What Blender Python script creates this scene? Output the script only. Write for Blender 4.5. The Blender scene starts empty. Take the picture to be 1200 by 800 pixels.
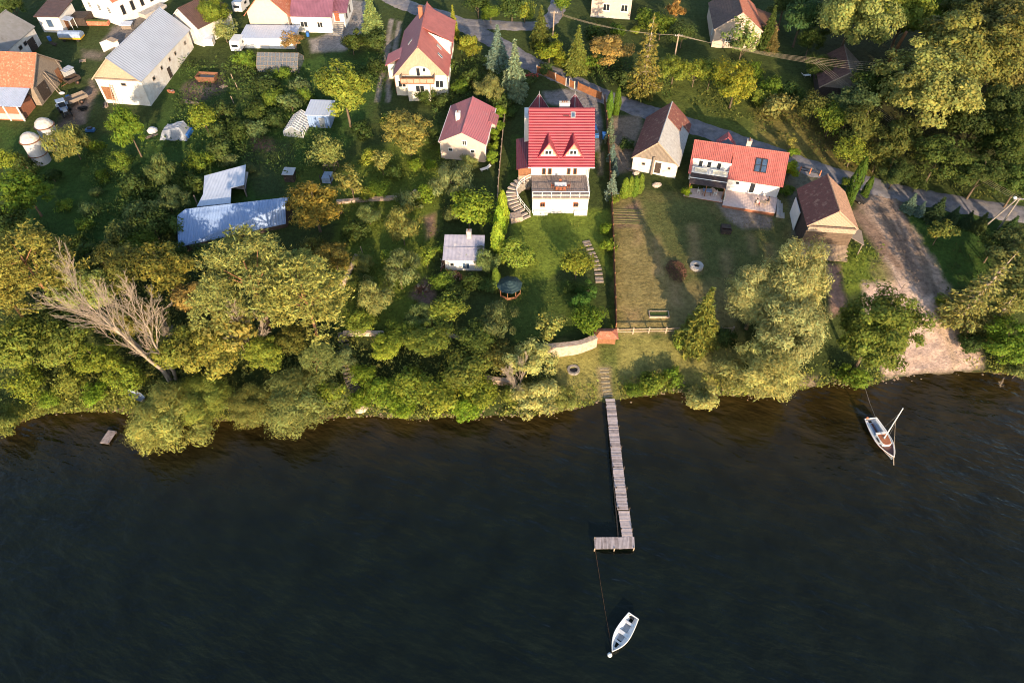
import bpy, bmesh, math, random
import numpy as np
from mathutils import Vector, Matrix
random.seed(7)
SC = bpy.context.scene
COL = SC.collection
R = math.radians
# ---------------------------------------------------------------- camera geometry (drone 75 m above the lake, lens 24 mm)
CAMH = 75.0; PITCH = R(41.4); FPX = 800.0
sA, cA = math.sin(PITCH), math.cos(PITCH)
def onz(px, py, z):
    u = (px-600)/FPX; v = (400-py)/FPX
    d = (u, sA+v*cA, -cA+v*sA); t = (z-CAMH)/d[2]
    return d[0]*t, d[1]*t
def proj(x, y, z):
    dz = z-CAMH; f = y*sA-dz*cA
    return 600+FPX*x/f, 400-FPX*(y*cA+dz*sA)/f, f
# ---------------------------------------------------------------- terrain
SHORE = [(-150,520),(0,505),(20,496),(60,483),(130,481),(160,486),(220,492),(300,492),(360,490),(420,487),(440,487),(490,491),(530,488),(600,487),(650,483),(705,471),(745,465),(790,459),(830,462),(870,463),(905,461),(940,455),(975,448),(1010,453),(1040,446),(1080,437),(1150,436),(1200,439),(1350,442)]
SWX = np.array([onz(a,b,0)[0] for a,b in SHORE]); SWY = np.array([onz(a,b,0)[1] for a,b in SHORE])
PRD = np.array([-400,-40,-8,0,1,4,11,16,35,60,100,200,3000.]); PRZ = np.array([-9,-6,-1.6,0,.35,1.0,2.8,3.4,5.0,7,10,15,60.])
def shore(x): return np.interp(x, SWX, SWY)
def Tv(x, y):
    w = np.clip((y-62)/22, 0, 1); w = w*w*(3-2*w)
    return np.interp(y-(shore(x)*(1-w)+54.0*w), PRD, PRZ)
def T(x, y): return float(Tv(x, y))
def G(px, py, h=0.0):
    z = 3.0+h
    for i in range(25):
        x, y = onz(px, py, z); z = .5*z+.5*(T(x, y)+h)
    return Vector((x, y, z))
def zat(y, py):
    v = (400-py)/FPX; return CAMH+y*(v*sA-cA)/(sA+v*cA)
# ---------------------------------------------------------------- materials
MATS = {}
def nt(m):
    m.use_nodes = True; t = m.node_tree; return t, t.nodes, t.links
def mat(name, col, rough=.8, var=.18, scale=3.0, bump=0.0, bscale=20.0, metallic=0.0, spec=.3, col2=None, wave=None, stretch=None, thr=(.35,.7), dirt=None):
    """col mixed with col2 by noise in object space; wave=(axis, period, depth) adds ribs / courses as bump"""
    if name in MATS: return MATS[name]
    m = bpy.data.materials.new(name); t, N, L = nt(m); b = N['Principled BSDF']
    b.inputs['Roughness'].default_value = rough; b.inputs['Metallic'].default_value = metallic
    b.inputs['Specular IOR Level'].default_value = spec
    tc = N.new('ShaderNodeTexCoord'); src = tc.outputs['Object']
    if stretch:
        mp = N.new('ShaderNodeMapping'); mp.inputs['Scale'].default_value = stretch; L.new(src, mp.inputs[0]); srcn = mp.outputs[0]
    else: srcn = src
    n1 = N.new('ShaderNodeTexNoise'); n1.inputs['Scale'].default_value = scale; n1.inputs['Detail'].default_value = 6; n1.inputs['Roughness'].default_value=.65
    L.new(srcn, n1.inputs['Vector'])
    rp = N.new('ShaderNodeMapRange'); rp.inputs[1].default_value = thr[0]; rp.inputs[2].default_value = thr[1]; L.new(n1.outputs[0], rp.inputs[0])
    c2 = col2 or tuple(min(1, c*(1-2*var)) for c in col); c1 = col if col2 else tuple(min(1, c*(1+var)) for c in col)
    mx = N.new('ShaderNodeMix'); mx.data_type = 'RGBA'; L.new(rp.outputs[0], mx.inputs[0])
    mx.inputs[6].default_value = (*c1, 1); mx.inputs[7].default_value = (*c2, 1)
    out = mx.outputs[2]
    if dirt:
        n3 = N.new('ShaderNodeTexNoise'); n3.inputs['Scale'].default_value = dirt[1]; n3.inputs['Detail'].default_value = 8; n3.inputs['Roughness'].default_value=.7
        L.new(src, n3.inputs['Vector'])
        r3 = N.new('ShaderNodeMapRange'); r3.inputs[1].default_value = dirt[2]; r3.inputs[2].default_value = dirt[2]+.13; L.new(n3.outputs[0], r3.inputs[0])
        m3 = N.new('ShaderNodeMix'); m3.data_type = 'RGBA'; L.new(r3.outputs[0], m3.inputs[0]); L.new(out, m3.inputs[6]); m3.inputs[7].default_value = (*dirt[0], 1); out = m3.outputs[2]
    L.new(out, b.inputs['Base Color'])
    last = None
    if bump:
        n2 = N.new('ShaderNodeTexNoise'); n2.inputs['Scale'].default_value = bscale; n2.inputs['Detail'].default_value = 4; L.new(srcn, n2.inputs['Vector'])
        bp = N.new('ShaderNodeBump'); bp.inputs['Distance'].default_value = bump; bp.inputs['Strength'].default_value = 1
        L.new(n2.outputs[0], bp.inputs['Height']); last = bp
    for w in (wave or []):
        ax, per, dep = w
        sx = N.new('ShaderNodeSeparateXYZ'); L.new(src, sx.inputs[0])
        ml = N.new('ShaderNodeMath'); ml.operation = 'MULTIPLY'; ml.inputs[1].default_value = 2*math.pi/per; L.new(sx.outputs['XYZ'.index(ax)], ml.inputs[0])
        sn = N.new('ShaderNodeMath'); sn.operation = 'SINE'; L.new(ml.outputs[0], sn.inputs[0])
        bp = N.new('ShaderNodeBump'); bp.inputs['Distance'].default_value = dep; L.new(sn.outputs[0], bp.inputs['Height'])
        if last: L.new(last.outputs[0], bp.inputs['Normal'])
        last = bp
    if last: L.new(last.outputs[0], b.inputs['Normal'])
    MATS[name] = m
    return m
# ---------------------------------------------------------------- objects
def tag(o, label=None, cat=None, group=None, kind=None):
    if label: o['label'] = label
    if cat: o['category'] = cat
    if group: o['group'] = group
    if kind: o['kind'] = kind
    return o
def thing(name, label, cat, loc=(0,0,0), rz=0.0, group=None):
    o = bpy.data.objects.new(name, None); COL.objects.link(o)
    o.location = loc; o.rotation_euler = (0, 0, rz); o.empty_display_size = .3
    return tag(o, label, cat, group)
def copy_tree(o, parent=None):
    c = o.copy(); COL.objects.link(c)
    if parent: c.parent = parent
    for ch in list(o.children): copy_tree(ch, c)
    return c
class MB:
    """collects shapes, builds ONE mesh object"""
    def __init__(s): s.v = []; s.f = []; s.m = []; s.mats = []
    def mi(s, m):
        if m not in s.mats: s.mats.append(m)
        return s.mats.index(m)
    def add(s, vs, fs, m):
        b = len(s.v); s.v += [tuple(v) for v in vs]; k = s.mi(m)
        for f in fs: s.f.append([b+i for i in f]); s.m.append(k)
        return s
    def box(s, c, d, m, rz=0.0, M=None):
        x, y, z = d[0]/2, d[1]/2, d[2]/2
        vs = [Vector((i*x, j*y, k*z)) for k in (-1,1) for j in (-1,1) for i in (-1,1)]
        q = Matrix.Rotation(rz, 3, 'Z')
        vs = [((M @ v) if M else (q @ v)) + Vector(c) for v in vs]
        return s.add(vs, [(0,2,3,1),(4,5,7,6),(0,1,5,4),(2,6,7,3),(0,4,6,2),(1,3,7,5)], m)
    def slab(s, quad, t, m):
        """quad: 4 points (top face, ccw seen from outside), thickness t inward"""
        q = [Vector(p) for p in quad]; n = (q[1]-q[0]).cross(q[3]-q[0]).normalized()
        vs = q+[p-n*t for p in q]
        return s.add(vs, [(0,1,2,3),(7,6,5,4),(0,4,5,1),(1,5,6,2),(2,6,7,3),(3,7,4,0)], m)
    def prism(s, poly, z0, z1, m):
        n = len(poly); vs = [(p[0],p[1],z0) for p in poly]+[(p[0],p[1],z1) for p in poly]
        return s.add(vs, [tuple(range(n-1,-1,-1)), tuple(range(n,2*n))]+[(i,(i+1)%n,n+(i+1)%n,n+i) for i in range(n)], m)
    def tube(s, pts, rad, m, n=6, cap=True):
        pts = [Vector(p) for p in pts]; rad = rad if hasattr(rad,'__len__') else [rad]*len(pts)
        vs = []; fs = []
        for i, p in enumerate(pts):
            d = (pts[min(i+1,len(pts)-1)]-pts[max(i-1,0)]).normalized()
            a = d.orthogonal().normalized(); 
            if abs(d.z) < .99: a = d.cross(Vector((0,0,1))).normalized()
            b = d.cross(a)
            for k in range(n):
                w = 2*math.pi*k/n; vs.append(p+(a*math.cos(w)+b*math.sin(w))*rad[i])
        for i in range(len(pts)-1):
            for k in range(n): fs.append((i*n+k, i*n+(k+1)%n, (i+1)*n+(k+1)%n, (i+1)*n+k))
        if cap: fs += [tuple(range(n-1,-1,-1)), tuple((len(pts)-1)*n+k for k in range(n))]
        return s.add(vs, fs, m)
    def lathe(s, prof, m, c=(0,0,0), n=20):
        vs = []; fs = []; c = Vector(c)
        for r, z in prof:
            for k in range(n): vs.append(c+Vector((r*math.cos(2*math.pi*k/n), r*math.sin(2*math.pi*k/n), z)))
        for i in range(len(prof)-1):
            for k in range(n): fs.append((i*n+k, i*n+(k+1)%n, (i+1)*n+(k+1)%n, (i+1)*n+k))
        fs += [tuple(range(n-1,-1,-1)), tuple((len(prof)-1)*n+k for k in range(n))]
        return s.add(vs, fs, m)
    def disc(s, c, ax, r, w, m, n=16):
        """wheel like cylinder, axis 'x' or 'y'"""
        c = Vector(c); e = Vector((1,0,0)) if ax == 'x' else Vector((0,1,0))
        return s.tube([c-e*w/2, c+e*w/2], r, m, n)
    def build(s, name, parent=None, smooth=False, bevel=0.0):
        me = bpy.data.meshes.new(name); me.from_pydata(s.v, [], s.f)
        for m in s.mats: me.materials.append(m)
        me.polygons.foreach_set('material_index', s.m)
        if smooth: me.polygons.foreach_set('use_smooth', [True]*len(me.polygons))
        me.update()
        o = bpy.data.objects.new(name, me); COL.objects.link(o)
        if parent: o.parent = parent
        if bevel:
            b = o.modifiers.new('bevel', 'BEVEL'); b.width = bevel; b.segments = 2
        return o
# ---------------------------------------------------------------- palette
white_plaster = mat('white_plaster', (.64,.62,.60), .85, .04, 1.2, .01, 40, dirt=((.55,.5,.44), .7, .62))
old_plaster = mat('old_plaster', (.66,.64,.61), .9, .08, 1.0, .03, 12, col2=(.52,.47,.42), dirt=((.36,.25,.18), 1.1, .60))
cream_plaster = mat('cream_plaster', (.62,.58,.50), .9, .05, 1.5, .01, 30, dirt=((.5,.45,.36), .8, .64))
pink_plaster = mat('pink_plaster', (.52,.42,.36), .9, .10, 2.0, .02, 20, col2=(.50,.38,.30), dirt=((.36,.30,.25), .9, .60))
grey_plaster = mat('grey_plaster', (.42,.40,.38), .9, .10, 1.5, .02, 20)
stone_block = mat('stone_block', (.50,.39,.31), .9, .2, 2.5, .08, 4, col2=(.30,.21,.16))
grey_stone = mat('grey_stone', (.30,.27,.24), .9, .2, 4, .06, 6, col2=(.16,.14,.12))
pale_stone = mat('pale_stone', (.56,.46,.38), .9, .2, 3, .05, 6, col2=(.38,.29,.23))
red_tile = mat('red_tile', (.27,.026,.048), .45, .12, .8, dirt=((.20,.040,.055), .7, .55), wave=[('Y',.33,.05)], spec=.35)
pink_tile = mat('pink_tile', (.46,.145,.165), .55, .1, 1.2, wave=[('Y',.35,.04)], col2=(.40,.15,.17), dirt=((.50,.30,.31), 1.2, .60))
coral_tile = mat('coral_tile', (.38,.115,.10), .55, .10, .9, dirt=((.33,.11,.095), .6, .57), wave=[('Y',.30,.03)], spec=.3)
crimson_tile = mat('crimson_tile', (.38,.085,.095), .5, .10, 1.5, wave=[('Y',.30,.03)], spec=.3)
maroon_tile = mat('maroon_tile', (.16,.03,.045), .5, .1, 1.5, wave=[('X',.3,.03)], spec=.3)
worn_red_tile = mat('worn_red_tile', (.40,.14,.155), .6, .2, 1.3, wave=[('Y',.35,.04)], col2=(.33,.13,.145), dirt=((.46,.30,.31), 1.4, .60))
clay_tile = mat('clay_tile', (.46,.165,.095), .85, .2, 3.5, .06, 8, col2=(.34,.10,.06), dirt=((.52,.28,.19), 2.0, .52))
brown_tile = mat('brown_tile', (.21,.075,.058), .85, .2, 2.5, .06, 7, col2=(.13,.055,.045), dirt=((.34,.18,.125), 1.3, .53))
dark_brown_roof = mat('dark_brown_roof', (.095,.055,.05), .7, .15, 1.5, .03, 6, wave=[('Y',.33,.03)])
purple_roof = mat('purple_roof', (.20,.085,.125), .45, .12, .5, wave=[('X',.3,.02)], spec=.4)
grey_asbestos = mat('grey_asbestos', (.26,.255,.26), .85, .18, 1.0, .02, 8, wave=[('Y',.18,.03)], col2=(.20,.19,.185), dirt=((.15,.13,.11), .7, .58))
pale_metal = mat('pale_metal', (.36,.385,.46), .5, .05, .4, wave=[('Y',.6,.02)], spec=.4, dirt=((.30,.30,.34), .5, .62))
white_metal = mat('white_metal', (.44,.49,.60), .5, .04, .7, wave=[('X',.5,.015)], spec=.4, dirt=((.42,.42,.45), .8, .66))
blue_metal = mat('blue_metal', (.22,.32,.54), .45, .08, 1.0, wave=[('X',.42,.03)], spec=.4, col2=(.19,.27,.45), dirt=((.30,.36,.50), .35, .60))  # paler patches put sun flecks into the blue shed's colour
blue_sheet = mat('blue_sheet', (.38,.44,.57), .5, .06, .8, wave=[('Y',.3,.02)], spec=.4)
mossy_slate = mat('mossy_slate', (.46,.44,.42), .9, .2, 2.0, .06, 6, col2=(.32,.30,.28), dirt=((.42,.24,.16), .9, .63))
tin_rust = mat('tin_rust', (.33,.32,.40), .55, .1, 1.0, wave=[('X',.6,.02)], dirt=((.55,.52,.52), .9, .56), spec=.4)
wood_grey = mat('wood_grey', (.27,.22,.18), .9, .2, 3, .02, 10, wave=[('X',.2,.02)], col2=(.17,.135,.11), stretch=(4,4,.6))
wood_pale = mat('wood_pale', (.44,.335,.25), .9, .15, 3, .02, 10, wave=[('X',.2,.02)], col2=(.31,.225,.165), stretch=(4,4,.6))
wood_plank = mat('wood_plank', (.33,.255,.215), .85, .2, 2.0, .01, 12, col2=(.20,.155,.13))
wood_jetty = mat('wood_jetty', (.50,.42,.42), .85, .2, 2.0, .02, 12, col2=(.36,.30,.295))
wood_jetty_dark = mat('wood_jetty_dark', (.38,.315,.31), .85, .2, 2.0, .02, 12, col2=(.20,.16,.155))
wood_brown = mat('wood_brown', (.22,.10,.05), .75, .2, 3, .01, 10)
wood_red = mat('wood_red', (.26,.085,.045), .7, .15, 3, .01, 10)
wood_dark = mat('wood_dark', (.055,.04,.033), .85, .2, 3, .02, 10)
fence_brown = mat('fence_brown', (.15,.07,.042), .75, .15, 2, .01, 10, wave=[('X',.12,.015)])
fence_orange = mat('fence_orange', (.28,.115,.05), .7, .15, 2, .01, 10, wave=[('X',.15,.015)])
brick = mat('brick', (.34,.135,.075), .9, .2, 5, .02, 20, col2=(.25,.10,.06))
glass_dark = mat('glass_dark', (.02,.024,.03), .08, .1, 2, spec=.6)
glass_blue = mat('glass_blue', (.05,.085,.15), .08, .2, 1, spec=.7)
white_paint = mat('white_paint', (.78,.77,.75), .5, .04, 3)
white_grp = mat('white_grp', (.66,.66,.67), .4, .06, 2, spec=.4, dirt=((.5,.48,.44), 1.2, .62))
grey_paint = mat('grey_paint', (.35,.36,.38), .6, .1, 3)
dark_paint = mat('dark_paint', (.03,.03,.034), .5, .1, 3)
black_rubber = mat('black_rubber', (.02,.02,.02), .85, .2, 6)
steel = mat('steel', (.42,.42,.43), .45, .1, 4, metallic=.6)
concrete = mat('concrete', (.40,.37,.345), .9, .12, 1.5, .02, 20, dirt=((.28,.25,.22), .8, .58))
paving = mat('paving', (.60,.47,.43), .85, .08, 2.0, .01, 10, wave=[('X',.4,.01),('Y',.4,.01)])
brown_awning = mat('brown_awning', (.06,.042,.04), .8, .2, 2)
blue_plastic = mat('blue_plastic', (.03,.13,.42), .5, .15, 3)
blue_paint = mat('blue_paint', (.03,.10,.26), .35, .1, 3, spec=.5)
tarp_blue = mat('tarp_blue', (.26,.33,.46), .55, .15, 1.5, .05, 4)
tarp_silver = mat('tarp_silver', (.30,.33,.39), .5, .15, 1.2, .08, 3, col2=(.20,.22,.27))
yellow_paint = mat('yellow_paint', (.55,.33,.04), .6, .1, 3)
red_paint = mat('red_paint', (.38,.045,.04), .6, .2, 3)
rust = mat('rust', (.22,.10,.055), .9, .2, 4, .02, 15, col2=(.13,.06,.04))
gazebo_green = mat('gazebo_green', (.03,.055,.06), .6, .1, 2, wave=[('Z',.22,.02)])
bark = mat('bark', (.13,.095,.065), .95, .2, 6, .03, 12, stretch=(1,1,.3))
bark_pale = mat('bark_pale', (.42,.335,.26), .9, .15, 3, .02, 12, col2=(.24,.18,.135))
bark_dead = mat('bark_dead', (.36,.29,.225), .95, .2, 2.0, .02, 12, col2=(.19,.15,.115))
bark_pine = mat('bark_pine', (.34,.17,.09), .95, .2, 6, .03, 12)
twig_brown = mat('twig_brown', (.13,.065,.045), .95, .3, 4)
skin = mat('skin', (.50,.30,.21), .6, .05, 3)
cloth_white = mat('cloth_white', (.55,.54,.55), .85, .05, 3)
cloth_red = mat('cloth_red', (.45,.03,.06), .85, .1, 3)
cloth_dark = mat('cloth_dark', (.035,.03,.035), .85, .1, 3)
cloth_blue = mat('cloth_blue', (.25,.34,.55), .85, .1, 3)
hair_dark = mat('hair_dark', (.035,.022,.015), .7, .1, 3)
terracotta = mat('terracotta', (.50,.17,.09), .85, .1, 3)
rope_pale = mat('rope_pale', (.42,.34,.27), .9, .1, 3)
varnish = mat('varnish', (.36,.125,.05), .35, .15, 2.5, stretch=(1,5,1), spec=.5)
mahogany = mat('mahogany', (.12,.055,.045), .45, .15, 3)
# ================================================================ camera, light, sky
cam = bpy.data.cameras.new('camera'); cam.lens = 24.0; cam.sensor_width = 36.0; cam.sensor_fit = 'HORIZONTAL'; cam.clip_end = 8000
camo = bpy.data.objects.new('camera', cam); COL.objects.link(camo)
camo.location = (0, 0, CAMH); camo.rotation_euler = (PITCH, 0, 0); SC.camera = camo
SUN_EL = R(14.3); SUN_AZ = R(12.0)          # sun stands behind the camera, 12 degrees to its right
sdir = Vector((math.sin(SUN_AZ)*math.cos(SUN_EL), -math.cos(SUN_AZ)*math.cos(SUN_EL), math.sin(SUN_EL)))
sun = bpy.data.lights.new('sun', 'SUN'); sun.energy = 4.3; sun.angle = R(.5); sun.color = (1.0, .765, .505)
suno = bpy.data.objects.new('sun', sun); COL.objects.link(suno)
suno.rotation_euler = (-sdir).to_track_quat('-Z', 'Y').to_euler()
W = bpy.data.worlds.new('World'); SC.world = W; W.use_nodes = True
wn = W.node_tree.nodes; wl = W.node_tree.links
sky = wn.new('ShaderNodeTexSky'); sky.sky_type = 'NISHITA'; sky.sun_disc = False
sky.sun_elevation = SUN_EL; sky.sun_rotation = math.pi-SUN_AZ
wl.new(sky.outputs[0], wn['Background'].inputs[0]); wn['Background'].inputs[1].default_value = .15
SC.view_settings.view_transform = 'Standard'; SC.view_settings.look = 'None'
SC.view_settings.exposure = 1.2; SC.cycles.filter_width = 1.05; SC.view_settings.gamma = 1.0; SC.view_settings.use_curve_mapping = False
SC.cycles.max_bounces = 5; SC.cycles.diffuse_bounces = 3; SC.cycles.glossy_bounces = 2; SC.cycles.transmission_bounces = 3; SC.cycles.transparent_max_bounces = 4
SC.cycles.use_denoising = True; SC.cycles.use_adaptive_sampling = True; SC.cycles.adaptive_threshold = .02
SC.cycles.caustics_reflective = False; SC.cycles.caustics_refractive = False
# ================================================================ noise helper
def vnoise(x, y, sc, seed):
    x = x*sc+seed*17.3; y = y*sc+seed*9.1
    xi = np.floor(x).astype(np.int64); yi = np.floor(y).astype(np.int64); fx = x-xi; fy = y-yi
    fx = fx*fx*(3-2*fx); fy = fy*fy*(3-2*fy)
    def h(a, b):
        n = (a*374761393+b*668265263+seed*1442695) & 0x7fffffff
        n = ((n ^ (n >> 13))*1274126177) & 0x7fffffff
        return ((n ^ (n >> 16)) & 0xffff)/65535.0
    return (h(xi,yi)*(1-fx)+h(xi+1,yi)*fx)*(1-fy)+(h(xi,yi+1)*(1-fx)+h(xi+1,yi+1)*fx)*fy
def fbm(x, y, sc, seed, o=4):
    s = 0; a = .5
    for i in range(o): s = s+a*vnoise(x, y, sc*2**i, seed+i); a *= .5
    return s/(1-.5**o)
def polydist(px, py, poly):
    """signed distance in px, positive inside"""
    d = np.full(px.shape, 1e9); ins = np.zeros(px.shape, bool); n = len(poly)
    for i in range(n):
        x0, y0 = poly[i]; x1, y1 = poly[(i+1)%n]; ex, ey = x1-x0, y1-y0
        t = np.clip(((px-x0)*ex+(py-y0)*ey)/(ex*ex+ey*ey+1e-9), 0, 1)
        d = np.minimum(d, np.hypot(px-x0-t*ex, py-y0-t*ey))
        c = ((y0 > py) != (y1 > py)) & (px < (x1-x0)*(py-y0)/((y1-y0) or 1e-9)+x0)
        ins ^= c
    return np.where(ins, d, -d)
# ================================================================ ground: one sheet, soil, grass kinds and painted lawn shade as an albedo attribute
def axis(lo, hi, st, far):
    a = list(np.arange(lo, hi+1e-6, st)); s = st; p = hi
    while p < far: s *= 1.6; p += s; a.append(p)
    s = st; p = lo
    while p > -far: s *= 1.6; p -= s; a.insert(0, p)
    return np.array(a)
gx = axis(-132, 132, .5, 3500); gy = axis(43, 172, .5, 3500)
GX, GY = np.meshgrid(gx, gy); 
GZ = Tv(GX, GY)
f_ = GY*sA-(GZ-CAMH)*cA; f_ = np.where(f_ < 5, 5, f_)
PXg = 600+FPX*GX/f_; PYg = 400-FPX*(GY*cA+(GZ-CAMH)*sA)/f_
GRASS = (.046,.062,.018); LAWN = (.13,.17,.026); DARKG = (.034,.055,.016); DRY = (.215,.172,.068); YELG = (.20,.18,.055); DIRT = (.26,.185,.14); SAND = (.50,.36,.29); GRAV = (.29,.26,.24); MUD = (.10,.075,.06); BARE = (.13,.085,.06)
col = np.zeros(GX.shape+(3,)); col[:] = GRASS
big = fbm(GX, GY, .06, 3)[...,None]
col = col*(0.65+.7*big)
nz = fbm(GX, GY, .35, 11, 4)-.5; nz2 = fbm(GX, GY, 1.1, 23, 3)-.5
rough = np.full(GX.shape, .10)
def paint(poly, c, fe=3, am=14, r=None, k=1.0):
    global col, rough
    x0 = min(p[0] for p in poly)-40; x1 = max(p[0] for p in poly)+40; y0 = min(p[1] for p in poly)-40; y1 = max(p[1] for p in poly)+40
    m = (PXg > x0) & (PXg < x1) & (PYg > y0) & (PYg < y1)
    d = polydist(PXg[m], PYg[m], poly)+am*nz[m]+am*.5*nz2[m]
    a = np.clip(.5+d/(2*fe), 0, 1)*k
    col[m] = col[m]*(1-a[:,None])+np.array(c)*a[:,None]*(0.82+.5*(nz[m]+.3)[:,None])
    if r is not None: rough[m] = rough[m]*(1-a)+r*a
def track(pts, wpx, c, fe=2, am=5, r=.04, k=1.0):
    p = [Vector((*q, 0)) for q in pts]; l = []; rr = []
    for i, q in enumerate(p):
        d = (p[min(i+1,len(p)-1)]-p[max(0,i-1)]).normalized(); n = Vector((-d.y, d.x, 0)); w = wpx[i] if hasattr(wpx,'__len__') else wpx
        l.append((q+n*w/2)[:2]); rr.append((q-n*w/2)[:2])
    paint(l+rr[::-1], c, fe, am, r, k)
# gardens, fields
paint([(100,160),(300,110),(340,70),(430,60),(450,110),(400,180),(330,250),(200,240),(120,300),(60,330),(0,300),(0,150)], (.042,.080,.018), 10, 30)
paint([(275,170),(345,165),(345,235),(300,230)], (.040,.058,.020), 4, 8)
paint([(720,225),(935,240),(940,310),(870,345),(862,393),(722,392)], DRY, 6, 16, .07)
paint([(740,225),(930,250),(936,300),(880,335),(800,330),(760,270)], (.078,.092,.030), 10, 34, .06, .9)  # darker green puts the trees' cast shade into the lawn colour
for a, b, c_, d_ in [(745,262,5,22),(812,290,6,26),(768,300,4,20),(850,310,5,16),(900,300,4,14),(790,345,7,14),(740,370,9,8),(880,285,3,12)]:
    paint([(a-c_,b-d_),(a+c_,b-d_),(a+c_+4,b+d_),(a-c_+4,b+d_)], (.30,.20,.10), 5, 10, .06, .6)
paint([(655,400),(870,392),(868,455),(790,452),(740,462),(665,478),(650,430)], YELG, 4, 12, .12)
paint([(700,392),(725,392),(722,462),(705,466)], (.10,.115,.03), 3, 5, .08)
paint([(700,430),(716,430),(718,466),(703,466)], (.22,.17,.10), 3, 4, .04)
paint([(600,250),(715,245),(720,330),(700,300),(690,280),(640,330),(600,330)], LAWN, 3, 6, .05)
paint([(600,330),(690,330),(700,385),(640,395),(600,400)], (.058,.085,.018), 3, 6, .05)
paint([(720,330),(708,290),(716,275),(722,392),(708,392)], (.08,.10,.02), 2, 3, .05)
paint([(600,160),(616,160),(614,215),(598,250),(590,250)], (.055,.085,.018), 2, 4, .05)
paint([(400,190),(510,150),(520,200),(515,300),(480,390),(400,385),(395,280)], (.105,.135,.022), 8, 24, .09)
paint([(330,195),(400,190),(395,240),(340,240)], (.075,.10,.02), 6, 14, .08)
paint([(760,55),(960,95),(1000,205),(900,180),(760,125)], (.085,.105,.024), 6, 20, .12)
paint([(880,130),(960,120),(1020,205),(960,190),(900,170)], (.16,.135,.04), 6, 18, .12)
paint([(1060,245),(1180,255),(1150,330),(1100,340),(1060,300)], (.044,.080,.016), 5, 8, .06)
paint([(985,290),(1035,290),(1040,335),(985,345)], (.13,.17,.025), 4, 8, .10)
paint([(30,30),(60,40),(210,55),(200,120),(90,140)], (.050,.068,.022), 5, 12, .05)
paint([(180,70),(270,90),(270,130),(190,140)], (.045,.075,.018), 5, 12, .05)
paint([(0,470),(150,455),(160,490),(0,500)], (.14,.15,.03), 4, 10, .12)
# bare soil, gravel, sand
track([(88,140),(98,118),(112,100)], [24,18,14], DIRT, 3, 8)
track([(60,165),(88,135)], [14,24], MUD, 4, 8)
track([(172,5),(150,30),(128,55)], [26,26,20], (.19,.165,.15), 3, 8)
paint([(215,100),(232,88),(262,86),(264,105),(240,118),(212,120)], MUD, 3, 6, .08)
paint([(222,104),(250,98),(255,108),(236,113)], (.21,.155,.11), 3, 4, .08)
paint([(97,60),(125,62),(118,70),(98,68)], (.17,.14,.11), 3, 6, .04)
paint([(362,46),(380,42),(398,30),(412,0),(432,0),(425,35),(405,58),(365,62)], GRAV, 2, 4, .03)
track([(157,20),(176,0)], 5, (.30,.25,.20), 2, 3); track([(168,20),(184,0)], 4, (.30,.25,.20), 2, 3)
track([(459,23),(452,70),(444,105),(442,120)], [5,5,4,4], (.27,.23,.20), 1.2, 2, .02)
track([(468,25),(462,60),(455,95),(455,120)], [5,5,4,4], (.27,.23,.20), 1.2, 2, .02)
paint([(636,108),(664,104),(700,116),(706,150),(702,178),(690,175),(690,130),(640,120)], (.20,.18,.175), 2, 2, .02)
paint([(702,178),(708,178),(706,205),(702,205)], (.17,.14,.10), 2, 3, .03, .8)
paint([(718,138),(750,132),(752,150),(742,170),(738,200),(722,205),(714,160)], (.23,.175,.13), 3, 6, .10)
paint([(722,248),(748,235),(750,262),(722,268)], (.19,.125,.085), 3, 5, .06)
track([(1025,222),(1035,250),(1062,300),(1080,345),(1092,390),(1098,432)], [55,45,50,62,88,108], (.33,.24,.185), 3, 12, .12)
track([(1000,245),(1025,275),(1050,320)], [12,16,22], (.23,.155,.115), 3, 6, .05)
track([(1030,240),(1048,275),(1078,330)], [10,12,12], (.18,.13,.10), 2, 5, .05)
track([(1046,262),(1062,300),(1095,345)], [3,3,3], (.14,.10,.08), 1.5, 3, .03)
paint([(1010,330),(1060,330),(1090,345),(1112,380),(1152,430),(1100,438),(1035,440),(1020,390)], SAND, 3, 8, .30)
track([(1052,232),(1075,290),(1100,350)], 6, (.17,.125,.095), 1.5, 6, .16)
track([(1040,225),(1062,285),(1086,345)], 5, (.19,.135,.105), 1.5, 6, .16)
track([(1035,300),(1060,330),(1085,365)], 6, (.46,.34,.27), 2, 8, .1)
paint([(1018,300),(1040,305),(1048,330),(1022,330)], (.19,.16,.07), 4, 12, .1, .7)
track([(1090,370),(1112,400),(1120,432)], 8, (.40,.29,.21), 2, 4, .04)
paint([(968,312),(985,310),(990,360),(975,370)], (.25,.155,.12), 3, 6, .06)
paint([(940,440),(960,440),(962,456),(935,456)], (.26,.20,.13), 3, 5, .05)
paint([(480,345),(500,325),(510,345),(505,365)], (.17,.11,.09), 3, 5, .06)
paint([(295,160),(318,162),(320,175),(297,176)], BARE, 3, 4, .04)
paint([(498,255),(510,250),(512,275),(500,280)], (.24,.15,.10), 3, 5, .05)
paint([(836,232),(905,255),(905,268),(870,268),(850,255)], (.22,.18,.15), 2, 3, .03)
paint([(910,215),(945,190),(960,195),(950,230),(935,290),(928,285),(926,235)], (.13,.12,.085), 3, 4, .05)
# thin strip of wet stones at the waterline, lake bed below
dsh = GY-shore(GX)
a = np.clip((.25-dsh+1.2*nz)/.5, 0, 1)[...,None]; col = col*(1-a)+np.array((.12,.085,.045))*a
a = np.clip((-dsh-.3)/1.5, 0, 1)[...,None]; col = col*(1-a)+np.array((.085,.055,.025))*a
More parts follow.
